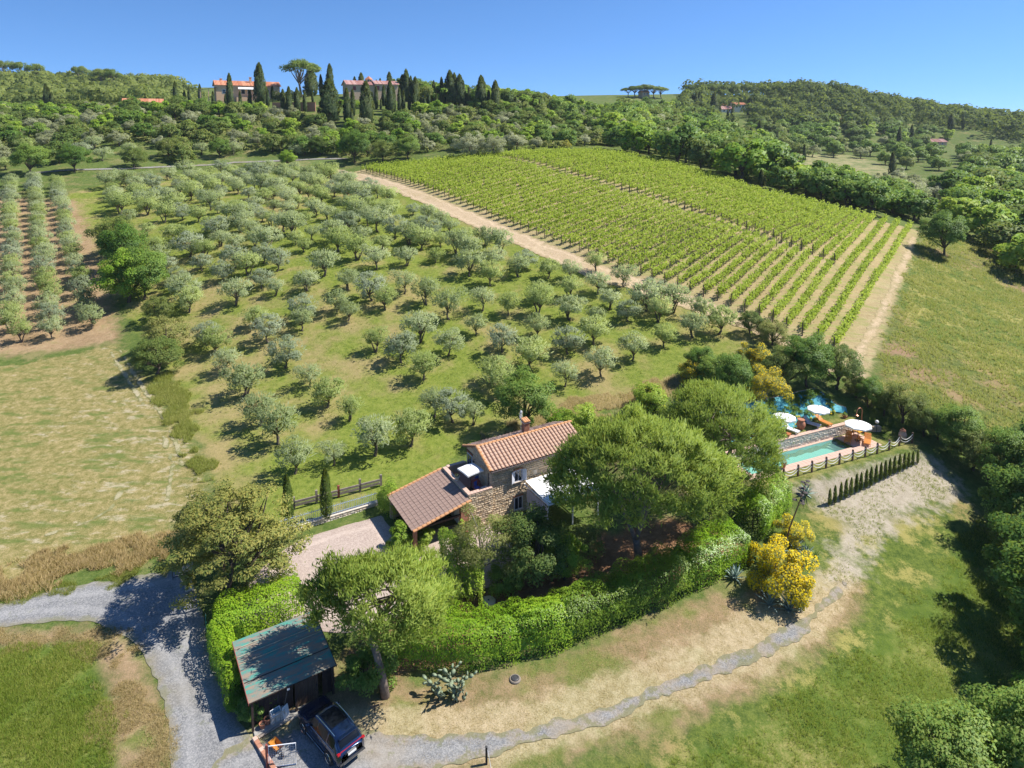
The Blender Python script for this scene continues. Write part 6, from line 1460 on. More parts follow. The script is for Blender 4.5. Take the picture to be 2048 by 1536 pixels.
for i in range(12): scr.box(3.60, 3.64, -3.5+.28*i, -3.5+.28*i+.2, .1, 2.4)
scr.build('side_screen', mat_plain('grey_curtain', (.45,.45,.52), .8, .1, 2), AW, kind='stuff')
def toW(fr, x, y, z):   # farmhouse frame to place
    c, s = math.cos(HRZ), math.sin(HRZ); return (E0[0]+c*x-s*y, E0[1]+s*x+c*y, HZ0+z)
def parasol(name, label, loc, rz, r, hgt, n=8, tilt=0.0, square=False, drop=.42):
    o = thing(name, label, 'parasol', loc, rz); m = MB(); k = 4 if square else n; rim = []
    for i in range(k):
        a = 2*math.pi*(i+.5)/k; rr = r*(1.25 if square else 1); rim.append((rr*math.cos(a), rr*math.sin(a), hgt-drop))
    vs = [(0, 0, hgt)]; fs = []
    for i in range(k):
        a, c = Vector(rim[i]), Vector(rim[(i+1) % k]); md = (a+c)/2 + Vector((0, 0, .03)); vs += [tuple(a), tuple(md), tuple(a-Vector((0, 0, .14))), tuple(md-Vector((0, 0, .13)))]
    for i in range(k):
        p = 1+4*i; q = 1+4*((i+1) % k); fs += [(0, p, p+1), (0, p+1, q), (p, p+2, p+3, p+1), (p+1, p+3, q+2, q)]
    m.add(vs, fs); m.build('canopy', M_CANVAS, o)
    MB().tube([(0, 0, 0), (0, 0, hgt-.02)], .025, 8).build('pole', M_PARPOLE, o); MB().lathe([(.28,0),(.28,.06),(.06,.1),(.05,.28)], 12).build('base', M_PARPOLE, o)
    rb_ = MB()
    for i in range(k): rb_.tube([(0, 0, hgt-.05), (rim[i][0]*.98, rim[i][1]*.98, rim[i][2]-.02)], .012, 5)
    rb_.build('ribs', M_PARPOLE, o, kind='stuff'); MB().lathe([(.03,0),(.045,.03),(.02,.09)], 8, (0, 0, hgt)).build('finial', M_PARPOLE, o)
    if tilt: o.rotation_euler = (tilt, 0, rz)
    return o
M_PARPOLE = mat_plain('dark_pole', (.10,.075,.06), .6, .2, 5)
parasol('parasol', 'square white parasol on the farmhouse terrace', toW(FH, -1.1, 1.7, TF+.02), HRZ+R(8), .95, 2.25, square=True, drop=.3)
M_BLUE = mat_plain('blue_fabric', (.06,.12,.42), .8, .2, 5); M_REDW = mat_plain('red_wood', (.30,.08,.06), .7, .25, 5)
def chair(label, loc, rz, mat, seatmat, group=None):
    o = thing('chair', label, 'chair', loc, rz, group)
    MB().box(-.22, .22, -.22, .22, .42, .46, .01).build('seat', seatmat, o); MB().box(-.22, .22, .2, .24, .5, .92, .01).build('backrest', seatmat, o)
    for sx in (-1, 1):
        for sy in (-1, 1): MB().box(sx*.2-.02, sx*.2+.02, sy*.2-.02, sy*.2+.02, 0, .42 if sy < 0 else .9).build('leg', mat, o)
    return o
chair('blue chair on the farmhouse terrace nearest the gable wall', toW(FH, -.35, 2.3, TF+.015), HRZ+R(200), M_REDW, M_BLUE)
chair('blue chair on the farmhouse terrace under the parasol', toW(FH, -.75, 1.1, TF+.015), HRZ+R(20), M_REDW, M_BLUE)
tb_ = thing('patio_table', 'small red wooden table on the farmhouse terrace', 'table', toW(FH, -.55, 1.75, TF+.015), HRZ); MB().box(-.35, .35, -.3, .3, .68, .72, .01).build('table_top', M_REDW, tb_)
for sx in (-1, 1):
    for sy in (-1, 1): MB().box(sx*.3-.025, sx*.3+.025, sy*.25-.025, sy*.25+.025, 0, .679).build('leg', M_REDW, tb_)
bx = thing('storage_box', 'white box in the front corner of the terrace', 'box', toW(FH, -.2, .75, TF+.015), HRZ); MB().box(-.25, .25, -.2, .2, 0, .4, .02).build('body', M_WHITE, bx); MB().box(-.27, .27, -.22, .22, .402, .45, .015).build('lid', M_WHITE, bx)
ur = thing('planter', 'weathered stone urn on the terrace parapet above the porch roof', 'planter', toW(FH, -2.0, 2.6, 3.375)); MB().lathe([(.14,0),(.12,.05),(.2,.18),(.24,.32),(.27,.36),(.25,.38),(.2,.36)], 14).build('urn', M_STONES_P, ur); V, F = clump_leaves([(0,0,.45,.2,.2,.15)], 120, .1, .05); link('foliage', add_mat(leaf_mesh('urn_plant', V, F), L_SCRUB), ur)
gc = chair('white garden chair beside the pergola post', toW(FH, 3.2, -2.6, .03), HRZ+R(60), M_METALW, M_METALW)
# --- railing and low wall of the courtyard
def frame_between(a, b): d = Vector(b)-Vector(a); return math.atan2(d.y, d.x), math.hypot(d.x, d.y)
ra, rb2 = pz(560, 1072, 1.05), pz(756, 1013, 1.05); ang, Lr = frame_between(ra, rb2)
lw = thing('low_wall', 'low rubble wall edging the pinkish courtyard', 'wall', (ra[0], ra[1], 1.0), ang); MB().box(0, Lr, 0, .3, -.4, .42).build('core', M_MORTAR, lw); s_ = MB(); stones(s_, (0, 0, 0), (1,0,0), (0,0,1), Lr, .42, rs=41); s_.build('wall_stone', M_STONES_P, lw, kind='stuff'); MB().box(-.02, Lr+.02, -.05, .35, .421, .48, .01).build('coping', M_STONES_P, lw)
M_RAIL = mat_plain('blue_grey_paint', (.42,.50,.58), .5, .1, 4)
rl_ = thing('railing', 'blue-grey metal railing along the courtyard wall', 'railing', (ra[0], ra[1], 1.48), ang)
for z_ in (.12, .78): MB().box(0, Lr, .12, .17, z_, z_+.04).build('rail', M_RAIL, rl_)
bl_ = MB()
for i in range(int(Lr/.16)): bl_.box(.16*i+.02, .16*i+.045, .125, .165, 0, .98 if i % 2 else .9)
bl_.build('bars', M_RAIL, rl_, kind='stuff')
fa, fb = pg(588, 1018), pg(762, 972); ang, Lf = frame_between(fa, fb)
M_SLEEP = mat_plain('grey_sleeper', (.26,.215,.18), .95, .35, 3)
wf = thing('rail_fence', 'weathered wooden sleeper fence behind the slim cypresses', 'fence', (fa[0], fa[1], fa[2]), ang); dzf = fb[2]-fa[2]
for i in range(5): f = i/4; MB().box(Lf*f-.1, Lf*f+.1, -.1, .1, -.3, 1.15+.1*(i % 2), .02).build('post', M_REDW if i == 2 else M_SLEEP, wf, loc=(0, 0, dzf*f))
for i in range(4):
    for k, z_ in enumerate((.3, .62)):
        m = MB(); m.add([(Lf*i/4+.1, -.2, z_+dzf*i/4), (Lf*(i+1)/4-.1, -.2, z_+dzf*(i+1)/4), (Lf*(i+1)/4-.1, -.11, z_+dzf*(i+1)/4), (Lf*i/4+.1, -.11, z_+dzf*i/4), (Lf*i/4+.1, -.2, z_+.22+dzf*i/4), (Lf*(i+1)/4-.1, -.2, z_+.2+dzf*(i+1)/4), (Lf*(i+1)/4-.1, -.11, z_+.2+dzf*(i+1)/4), (Lf*i/4+.1, -.11, z_+.22+dzf*i/4)], [(3,2,1,0),(4,5,6,7),(0,1,5,4),(1,2,6,5),(2,3,7,6),(3,0,4,7)]); m.build('rail', M_SLEEP, wf)
# entrance gate
gp = pg(378, 1178); pil = thing('gate_pillar', 'stone gate pillar at the end of the gravel road', 'pillar', gp, R(30)); MB().box(-.28, .28, -.28, .28, -.2, 1.75, .02).build('shaft', M_STONES_P, pil); MB().box(-.36, .36, -.36, .36, 1.755, 1.88, .02).build('cap', M_STONES_P, pil)
gt = pg(345, 1160); M_IRON = mat_plain('black_iron', (.05,.05,.055), .5, .3, 6)
gl = thing('iron_gate', 'open wrought iron gate leaf with curved brace beside the pillar', 'gate', (gt[0], gt[1], gt[2]), R(25))
fm = MB(); fm.box(0, .06, 0, .06, 0, 1.6); fm.box(1.3, 1.36, 0, .06, 0, 1.5); fm.box(.06, 1.3, .01, .05, .15, .2); fm.box(.06, 1.3, .01, .05, 1.25, 1.3); fm.build('frame', M_IRON, gl)
cu = MB(); cu.tube([(.05+1.2*math.cos(R(a)), .03, .2+1.2*math.sin(R(a))) for a in range(0, 91, 10)], .025, 6); cu.build('curved_brace', M_IRON, gl)
for i in range(8): MB().tube([(.2+.14*i, .03, .18), (.2+.14*i, .03, 1.28)], .012, 5).build('bar', M_IRON, gl)
for px, py, l in ((398,1222,'thin green fence post in the shade below the gate pillar'),(413,1268,'thin green fence post at the upper left corner of the hedge')):
    p = pg(px, py); q = thing('fence_post', l, 'post', p); MB().tube([(0,0,-.2),(0,0,1.5)], .03, 8).build('shaft', mat_plain('green_post', (.05,.22,.18), .6, .2, 5), q); MB().lathe([(.035,0),(.03,.03),(.01,.04)], 8, (0,0,1.5)).build('cap', M_IRON, q)

# ------------------------------------------------------------------ shed with a green roof
SA = R(32.78); SBL = pz(500.5, 1404.8, 2.1); SX, SY = 5.05, 4.7
def S(x, y, z=0.0): c, s = math.cos(SA), math.sin(SA); return (SBL[0]+c*x-s*y, SBL[1]+s*x+c*y, z)
SH = thing('shed', 'dark wooden shed with tattered green-felted roof beside the road', 'shed', S(0, 0, .0), SA)
def mat_felt():
    t = NT('green_felt'); p = t.obj(); m = t.n('Mapping'); m.inputs['Scale'].default_value = (.5, 2.2, 1); t.l(p, m.inputs[0])
    a = t.noise(1.6, 5, .65, m.outputs[0]); b_ = t.noise(14, 4, .7, p)
    c = t.ramp(t.math('ADD', t.math('MULTIPLY', a, .7), t.math('MULTIPLY', b_, .3)), [(.38, (.04,.30,.22)), (.45, (.10,.24,.20)), (.50, (.20,.20,.17)), (.58, (.28,.21,.15))])
    c = t.mix(t.math('MULTIPLY', t.rng(t.noise(30, 3, .7, p), .60, .72), .7), c, (.22,.15,.10)); t.bsdf(c, .85, .25, t.bump(b_, .4, .02)); return t.m
M_FELT = mat_felt()
rise = .5; b = MB(); nb = 8
ro_ = None
v_ = [(-.1,-.1,2.06),(SX+.1,-.1,2.06),(SX+.1,SY+.1,2.56),(-.1,SY+.1,2.56)]; b.add(v_ + [(x, y, z+.05) for x, y, z in v_], [(3,2,1,0),(4,5,6,7),(0,1,5,4),(1,2,6,5),(2,3,7,6),(3,0,4,7)]); ro_ = b.build('roof', M_WOODDK, SH)
for i in range(nb):
    f0, f1 = i/nb, (i+1)/nb; ya, yb = -.1+(SY+.2)*f0+.012, -.1+(SY+.2)*f1+.03; za, zb = 2.06+.5*f0+.062, 2.06+.5*f1+.072
    m = MB(); vs = []
    for k in range(9): x = -.1+(SX+.2)*k/8; vs += [(x, ya, za+.012+rng.uniform(0, .012)), (x, yb, zb+rng.uniform(-.004, .01))]
    m.add(vs, [(2*k, 2*k+2, 2*k+3, 2*k+1) for k in range(8)]); m.build('felt_strip', M_FELT, ro_)
for f in (.86, .72, .6, .3): y = -.1+(SY+.2)*f; MB().box(-.05, SX+.05, y-.02, y+.02, 2.06+.5*f+.085, 2.06+.5*f+.12).build('batten', mat_plain('pale_batten', (.42,.36,.26), .9, .3, 4) if f > .5 else M_WOODDK, ro_)
for x in (-.13, SX+.1): m = MB(); m.add([(x,-.12,2.0),(x+.03,-.12,2.0),(x+.03,SY+.12,2.52),(x,SY+.12,2.52),(x,-.12,2.16),(x+.03,-.12,2.16),(x+.03,SY+.12,2.68),(x,SY+.12,2.68)],[(3,2,1,0),(4,5,6,7),(0,1,5,4),(1,2,6,5),(2,3,7,6),(3,0,4,7)]); m.build('barge_board', M_REDW if x < 0 else M_WOODDK, ro_)
def plank_wall(o, a, c, z0, z1a, z1b, name='plank', w=.16, mat=M_WOODDK):
    a, c = Vector(a), Vector(c); d = c-a; L_ = d.length; n = int(L_/w); dn = d.normalized(); nn = Vector((-dn.y, dn.x))
    for i in range(n):
        p, q = a+d*(i/n), a+d*((i+.94)/n); zt = z1a+(z1b-z1a)*(i+.5)/n; off = nn*rng.uniform(0, .012)
        m = MB(); P_ = [p+off, q+off, q+off+nn*.03, p+off+nn*.03]; m.prism([(v.x, v.y) for v in P_], z0, zt); m.build(name, mat, o)
plank_wall(SH, (.15, .5), (2.6, .5), -.1, 2.05, 2.05, w=.2); plank_wall(SH, (SX-.1, .15), (SX-.1, SY-.1), -.1, 2.0, 2.45, w=.3); plank_wall(SH, (.12, SY-.1), (.12, .5), -.1, 2.45, 2.05, w=.3)
plank_wall(SH, (SX, SY-.05), (.1, SY-.05), -.1, 2.48, 2.48, w=.35)
sd_ = MB(); 
for i in range(9): sd_.box(2.75+.15*i, 2.88+.15*i, .32, .36, .02, 1.9)
plank_wall(SH, (4.35, .3), (SX-.1, .3), -.1, 2.05, 2.05, w=.2)
sdo = sd_.build('door', mat_plain('brown_door', (.11,.07,.05), .8, .35, 5), SH); MB().box(2.72, 4.12, .365, .40, 1.45, 1.58).build('brace', M_WOODDK, sdo); MB().box(2.72, 4.12, .365, .40, .35, .48).build('brace', M_WOODDK, sdo); MB().box(3.95, 4.0, .25, .318, .95, 1.1).build('handle', M_IRON, sdo)
for x, y in ((.1, .05), (2.65, .05), (SX-.1, .05)): MB().box(x-.06, x+.06, y-.06, y+.06, -.1, 2.04).build('post', M_WOODDK, SH)
MB().box(2.1, 2.25, -.14, -.09, 1.9, 2.02, .01).build('lamp', M_WHITE, SH)
# things in front of the shed
gz = lambda x, y: hz(*S(x, y)[:2])
def at_s(x, y, dz=0.03): p = S(x, y); return (p[0], p[1], hz(p[0], p[1])+dz)
M_TERRAP = mat_plain('terracotta_pot', (.40,.17,.10), .8, .25, 5)
for x, y, s, l in ((.62,-.02,.9,'terracotta pot in front of the shed wall, left one'),(.95,.12,1.0,'terracotta pot in front of the shed wall, right one')):
    q = thing('flower_pot', l, 'pot', at_s(x, y), 0, None, s); MB().lathe([(.13,0),(.19,.32),(.22,.33),(.22,.40),(.19,.40),(.17,.33),(.12,.05)], 14).build('pot', M_TERRAP, q); MB().lathe([(.17,.30),(.1,.33),(.01,.34)], 12).build('soil', BARK_DARK, q)
q = thing('stone_stack', 'stack of grey blocks topped with a small framed screen by the shed', 'stack', at_s(1.5, .1), SA)
for i in range(3):
    for j in range(4): MB().box(-.42+.29*i, -.42+.29*i+.27, -.2, .2, .15*j, .15*j+.14, .01).build('block', M_STONES_P, q)
fr_ = thing('framed_screen', 'small white-framed mesh screen on top of the block stack', 'screen', at_s(1.42, .05, .64), SA+R(10)); m = MB()
for a in ((-.3,-.26,-.2,.2),(.26,.3,-.2,.2),(-.26,.26,-.2,-.16),(-.26,.26,.16,.2)): m.box(a[0], a[1], a[2], a[3], .0, .04)
m.build('frame', M_METALW, fr_); MB().box(-.26, .26, -.16, .16, .01, .02).build('mesh_panel', mat_plain('blue_mesh', (.10,.20,.26), .6, .2, 12), fr_)
fr_.rotation_euler = (R(35), 0, SA+R(10))
q = thing('board', 'pale curved board leaning against the shed front', 'board', at_s(2.05, -.1), SA+R(-60)); m = MB(); m.box(-.04, .0, -.22, .22, 0, .75, .02); m.build('panel', M_WHITE, q); MB().box(-.08, -.041, -.2, .2, .3, .36).build('batten', M_SLEEP, q); q.rotation_euler = (0, R(-14), SA+R(-60))
q = thing('yard_broom', 'thin yard broom leaning against the shed front', 'broom', at_s(1.85, .25), SA); MB().tube([(0,0,0),(.35,.1,1.3)], .018, 6).build('shaft', M_SLEEP, q); MB().box(-.12, .12, -.03, .03, -.0, .12).build('head', M_WOODDK, q)
q = thing('plank', 'grey plank lying on the concrete edge before the shed', 'plank', at_s(1.05, -.5, .1), SA+R(8)); MB().box(-.75, .75, -.07, .07, 0, .06, .01).build('timber', M_SLEEP, q); MB().box(-.78, -.751, -.07, .07, 0, .055).build('end', M_STONES_P, q)
q = thing('shed_step', 'concrete edge along the front of the shed', 'step', at_s(0, 0, 0), SA); MB().box(.1, 4.2, -.32, .28, -.1, .09, .02).build('slab', mat_plain('concrete', (.34,.32,.29), .9, .2, 4), q); MB().box(.1, 4.2, -.36, -.325, -.1, .06).build('lip', M_STONES_P, q)
# brick kerb and wire gate
kb = thing('brick_kerb', 'low brick kerb running from the shed to the wire gate', 'kerb', at_s(.05, -.45, 0), SA+R(-79)); 
for i in range(10): MB().box(.3*i, .3*i+.285, -.13, .13, -.05, .2+rng.uniform(-.02, .02), .015).build('brick', M_BRICK if i % 3 else M_PAVER, kb)
ga = pz(536.8, 1535, 0.02); gb = pz(592.6, 1527.8, .02); ang, Lg = frame_between(ga, gb)
wg = thing('wire_gate', 'grey tube-framed wire mesh gate at the bottom edge', 'gate', (ga[0], ga[1], hz(ga[0], ga[1])), ang)
m = MB(); m.tube([(.05,0,.08),(.05,0,1.38),(Lg,0,1.38),(Lg,0,.08),(.05,0,.08)], .028, 8); m.build('frame', M_METALW, wg)
m = MB()
for i in range(int(Lg/.12)): m.tube([(.05+.12*i, 0, .09), (.05+.12*i, 0, 1.37)], .005, 4)
for i in range(11): m.tube([(.06, 0, .1+.12*i), (Lg, 0, .1+.12*i)], .005, 4)
m.build('wire_mesh', M_METALW, wg, kind='stuff'); MB().box(-.12, -.02, -.06, .06, -.1, 1.5, .01).build('post', M_REDW, wg); MB().tube([(.15,.02,.0),(.5,-.1,.0),(.9,0,.02)], .04, 8).build('hose', M_PIPE, wg)
# wheelbarrow
wb = thing('wheelbarrow', 'orange wheelbarrow tipped up behind the wire gate', 'wheelbarrow', at_s(.95, -1.9), SA+R(-70), None, .82); M_ORANGE = mat_plain('orange_paint', (.48,.21,.03), .6, .3, 5)
m = MB(); vs = [(-.35,-.22,.3),(.3,-.18,.26),(.3,.18,.26),(-.35,.22,.3),(-.5,-.33,.62),(.52,-.3,.55),(.52,.3,.55),(-.5,.33,.62)]
m.add(vs + [(x*.95, y*.93, z+.03) for x, y, z in vs], [(0,1,2,3)[::-1],(0,1,5,4),(1,2,6,5),(2,3,7,6),(3,0,4,7),(8,9,10,11),(12,13,9,8),(13,14,10,9),(14,15,11,10),(15,12,8,11)]); m.build('tray', M_ORANGE, wb)
for s in (-1, 1): MB().tube([(.75, 0.05*s, .18), (.2, .2*s, .24), (-.5, .25*s, .35), (-1.05, .28*s, .5)], .022, 6).build('handle', M_IRON, wb); MB().tube([(-.3, .24*s, .3), (-.4, .26*s, .0)], .02, 6).build('leg', M_IRON, wb)
wh_ = MB(); wh_.tube([(.75, -.04, .18), (.75, .04, .18)], .18, 14); wh_.build('wheel', M_PIPE, wb)

# ------------------------------------------------------------------ dark blue car
M_CARP = NT('car_paint'); M_CARP.bsdf((.010,.026,.075), .2, .6, None, .55, Coat_Weight=1.0, Coat_Roughness=.04); M_CARP = M_CARP.m
M_CARG = NT('car_glass'); M_CARG.bsdf((.006,.008,.012), .12, .3); M_CARG = M_CARG.m
M_CHROME = NT('chrome'); M_CHROME.bsdf((.62,.63,.65), .18, .5, None, 1.0); M_CHROME = M_CHROME.m
M_TYRE = mat_plain('tyre_rubber', (.025,.025,.027), .85, .2, 8); M_REDL = NT('tail_light'); M_REDL.bsdf((.35,.01,.015), .15, .6); M_REDL = M_REDL.m
M_BLACKP = mat_plain('black_plastic', (.03,.03,.032), .6, .2, 6)
ca = np.array([-10.17, 34.3]); cf = np.array([-12.43, 36.46]); hd = unit((cf-ca)[None])[0]; rt = np.array([hd[1], -hd[0]]); cc = (ca+cf)/2 + rt*.82
CAR = thing('car', 'dark blue estate car parked beside the shed', 'car', (cc[0], cc[1], hz(cc[0], cc[1])+.035), math.atan2(hd[1], hd[0]))
ST_ = [(-2.36,.70,.42,.80,.60,.98),(-2.32,.84,.34,.92,.66,1.07),(-2.15,.91,.28,1.00,.66,1.32),(-1.85,.935,.27,1.03,.63,1.57),(-1.45,.94,.27,1.03,.64,1.65),(-.7,.94,.27,1.02,.66,1.69),(.1,.94,.27,1.00,.66,1.675),(.5,.94,.27,.99,.65,1.60),(.85,.94,.27,.98,.66,1.38),(1.22,.935,.27,.97,.72,1.09),(1.55,.93,.28,.95,.74,1.03),(1.95,.91,.3,.90,.70,.98),(2.22,.86,.34,.82,.62,.90),(2.36,.74,.42,.70,.52,.74)]
def sect(s): x, hw, zb, bz, hr, zr = s; return [(0, zb), (hw*.9, zb), (hw, zb+.14), (hw*1.0, .62), (hw*.97, bz), (hr+(hw*.97-hr)*.35, bz+(zr-bz)*.62), (hr, zr-.05), (hr*.6, zr), (0, zr+.012)]
vs = []; fs = []; ns = 9
for s in ST_:
    for y, z in sect(s): vs.append((s[0], y, z))
    for y, z in sect(s): vs.append((s[0], -y, z))
for i in range(len(ST_)-1):
    for k in range(ns-1):
        a = i*18+k; fs.append((a, a+18, a+19, a+1)); a = i*18+9+k; fs.append((a+1, a+19, a+18, a))
fs.append(tuple(range(8, -1, -1)) + tuple(range(9, 18))); n_ = (len(ST_)-1)*18; fs.append(tuple(n_+k for k in range(9)) + tuple(n_+9+k for k in range(8, -1, -1)))
m = MB(); m.add(vs, fs); body = m.build('body', M_CARP, CAR, True)
def car_pt(x, t, side):     # point on the skin at x; t 0..1 belt to roof edge
    xs = [s[0] for s in ST_]; q = [np.interp(x, xs, [s[k] for s in ST_]) for k in range(6)]; se = sect(q); a, b_, c = se[4], se[5], se[6]
    y, z = (a[0]+(b_[0]-a[0])*t/.5, a[1]+(b_[1]-a[1])*t/.5) if t < .5 else (b_[0]+(c[0]-b_[0])*(t-.5)/.5, b_[1]+(c[1]-b_[1])*(t-.5)/.5)
    return (x, side*(y+.012), z+.006)
for side in (-1, 1):
    for xa, xb, ta, tb2 in ((-1.78,-1.12,.14,.86),(-1.04,-.08,.08,.9),(0.0,.72,.08,.88)):
        m = MB(); N_ = 5; g_ = [car_pt(xa+(xb-xa)*i/N_, t_, side) for i in range(N_+1) for t_ in (ta, (ta+tb2)/2, tb2 - (0.25 if (xa > -.05 and i == N_) else 0) - (.2 if (xa < -1.7 and i == 0) else 0))]
        f_ = [(i*3+k, i*3+3+k, i*3+4+k, i*3+1+k) for i in range(N_) for k in range(2)]; m.add(g_, [f[::-1] for f in f_] if side < 0 else f_); w_ = m.build('side_window', M_CARG, CAR, True)
    m = MB(); m.tube([car_pt(x, .03, side) for x in np.linspace(-1.9, .9, 12)], .012, 5); m.build('chrome_trim', M_CHROME, CAR)
    m = MB(); m.tube([(x, side*np.interp(x, [s[0] for s in ST_], [s[4] for s in ST_])*.97, np.interp(x, [s[0] for s in ST_], [s[5] for s in ST_])+.03) for x in np.linspace(-1.6, .35, 10)], .02, 6); m.build('roof_rail', M_CHROME, CAR)
    m = MB(); m.box(.62, .82, side*1.0-.1, side*1.0+.1, .98, 1.12, .03); m.build('mirror', M_CARP, CAR)
    for xd in (-.55, .42): d_ = MB().box(xd-.1, xd+.1, side*.955-.012, side*.955+.012, .86, .89, .004).build('door_handle', M_CHROME, CAR)
    for xd in (-1.08, -.05, .95): MB().box(xd-.006, xd+.006, side*.942-.004, side*.942+.006, .36, .95).build('door_gap', M_BLACKP, CAR)
    MB().box(-1.0, 1.0, side*.93-.03, side*.93+.03, .27, .36, .01).build('side_skirt', M_BLACKP, CAR); MB().tube([(-1.0, side*.965, .37), (1.0, side*.965, .37)], .015, 5).build('sill_trim', M_CHROME, CAR)
    for xw in (-1.38, 1.42):
        ar = MB(); ar.tube([(xw+.42*math.cos(R(a)), side*.935, .36+.42*math.sin(R(a))) for a in range(-10, 191, 12)], .035, 6); ar.build('wheel_arch', M_BLACKP, CAR)
        MB().tube([(xw, side*.70, .36), (xw, side*.945, .36)], .39, 22).build('wheel_well', M_BLACKP, CAR)
        w_ = link('wheel', None, CAR, (xw, side*.86, .36)); w_.empty_display_size = .2
        t_ = MB(); t_.tube([(0,-.115,0),(0,-.09,0),(0,.09,0),(0,.115,0)], [.31,.36,.36,.31], 24); t_.build('tyre', M_TYRE, w_, True)
        ri = MB(); ri.tube([(0, side*.10, 0), (0, side*.122, 0)], .075, 12)
        for k in range(5): a = 2*math.pi*k/5; ri.box(-.03, .03, side*.112-.01, side*.112+.012, .05, .255, .004, Matrix.Rotation(a, 4, 'Y'))
        ri.tube([(.27*math.cos(R(a)), side*.112, .27*math.sin(R(a))) for a in range(0, 361, 18)], .022, 6, False); ri.build('rim', M_CHROME, w_)
    h_ = MB(); h_.add([(2.1, side*.90, .74), (2.31, side*.74, .72), (2.27, side*.76, .80), (2.05, side*.90, .84)], [(0,1,2,3) if side > 0 else (3,2,1,0)]); h_.build('headlight', M_CHROME, CAR)
# windscreen, rear window, lights, bumper, plate
def skin(x, f):  # across the top at x; f -1..1
    xs = [s[0] for s in ST_]; q = [np.interp(x, xs, [s[k] for s in ST_]) for k in range(6)]; y = abs(f)*q[4]; z = q[5]+.012-(.012+.05)*(max(0, abs(f)-.6)/.4)**1.5 if abs(f) > .6 else q[5]+.012*(1-abs(f)); return (x, math.copysign(y, f), z+.014)
for nm, xa, xb, w in (('windscreen', .55, 1.16, .93), ('rear_window', -2.20, -1.88, .95), ('sunroof', -1.1, .25, .80)):
    m = MB(); g_ = [skin(xa+(xb-xa)*i/4, w*(-1+2*j/8)) for i in range(5) for j in range(9)]; m.add(g_, [(i*9+j, i*9+9+j, i*9+10+j, i*9+1+j) for i in range(4) for j in range(8)]); m.build(nm, M_CARG, CAR, True)
MB().tube([(-2.26, -.80+.16*i, 1.13-.02*abs(i-5)/5+(-.02 if i in (0,10) else 0)) for i in range(11)], .032, 6).build('light_bar', M_REDL, CAR)
for s in (-1, 1): MB().box(-2.335, -2.17, s*.80-.09, s*.80+.09, 1.02, 1.12, .02).build('tail_light', M_REDL, CAR)
MB().box(-2.44, -2.30, -.82, .82, .40, .52, .03).build('rear_bumper', M_BLACKP, CAR); MB().box(-2.46, -2.445, -.6, .6, .45, .475).build('bumper_trim', M_CHROME, CAR); MB().box(-2.385, -2.355, -.26, .26, .72, .83).build('number_plate', M_WHITE, CAR)
MB().box(-2.02, -1.80, -.56, .56, 1.60, 1.635, .01).build('spoiler', M_CARP, CAR); MB().box(2.36, 2.40, -.45, .45, .5, .68, .01).build('grille', M_BLACKP, CAR)

# ------------------------------------------------------------------ small things on the dry lawn
p = pg(973, 1528); q = thing('marker_post', 'dark wooden post with wire at the bottom edge beside the path', 'post', p); MB().box(-.06, .06, -.06, .06, -.3, 1.05, .01).build('post', M_WOODDK, q); MB().lathe([(.075,1.055),(.08,1.09),(.02,1.12)], 8).build('cap', M_IRON, q); MB().tube([(.06,0,.9),(.2,-.3,.45),(.35,-.6,-.05)], .012, 5).build('wire', M_METALW, q)
p = pg(750, 1426); q = thing('garden_sign', 'small dark signpost in the shade of the leaning pine', 'sign', p, R(20)); MB().box(-.03, .03, -.03, .03, -.2, .62).build('stake', M_WOODDK, q); MB().box(-.26, .26, -.045, -.031, .42, .58, .01).build('board', M_IRON, q)
p = pg(1030, 1359); q = thing('manhole_cover', 'round dark manhole cover with pale ring on the dry lawn', 'manhole', (p[0], p[1], p[2])); MB().lathe([(.38,-.1),(.38,.06),(.34,.10),(.28,.10),(.27,.06)], 22).build('ring', mat_plain('worn_ring', (.24,.20,.16), .9, .25, 6), q); MB().lathe([(.265,.0),(.265,.13),(.2,.16),(.19,.15),(.12,.15),(.02,.16)], 20).build('lid', M_IRON, q)
p = pg(977, 1204); q = thing('well_lid', 'round grey stone slab in the shady inner garden', 'slab', p); MB().lathe([(.5,-.1),(.52,.1),(.48,.16),(.02,.17)], 22).build('slab', M_STONES_P, q); MB().lathe([(.07,.171),(.06,.2),(.02,.21)], 10).build('knob', M_IRON, q)
for px, py, l in ((1480,1045,'small garden lamp left of the tall hedge'),): pass

# ------------------------------------------------------------------ the pool terrace
def PW(x, y, z=0.0): q = pool_xy(x, y); return (q[0], q[1], Z_POOL+z)
PO = thing('swimming_pool', 'narrow turquoise swimming pool with corner steps', 'pool', PW(0, 0), POOL_A)
wx0, wx1, wy0, wy1 = -3.0, 10.6, 1.05, 3.1
M_BASIN = mat_plain('turquoise_mosaic', (.42,.68,.60), .5, .12, 12)
b = MB(); b.box(wx0, wx1, wy0, wy1, -.65, -.6); bs_ = b.build('basin_floor', M_BASIN, PO)
b = MB(); b.box(wx0-.1, wx0, wy0-.1, wy1+.1, -.66, -.0); b.box(wx1, wx1+.1, wy0-.1, wy1+.1, -.66, -.0); b.box(wx0, wx1, wy0-.1, wy0, -.66, -.0); b.box(wx0, wx1, wy1, wy1+.1, -.66, -.0); b.build('basin_wall', M_BASIN, PO)
M_STEP = mat_plain('pale_step', (.45,.47,.36), .7, .1, 6)
for i in range(3): q = 9.2+.42*i; m = MB(); m.prism([(q+.5, wy0+.003), (wx1-.003, wy0+.003), (wx1-.003, wy1-.003), (q-.35, wy1-.003)], -.598+.001*i, -.46+.13*i); m.build('step', M_STEP, PO)
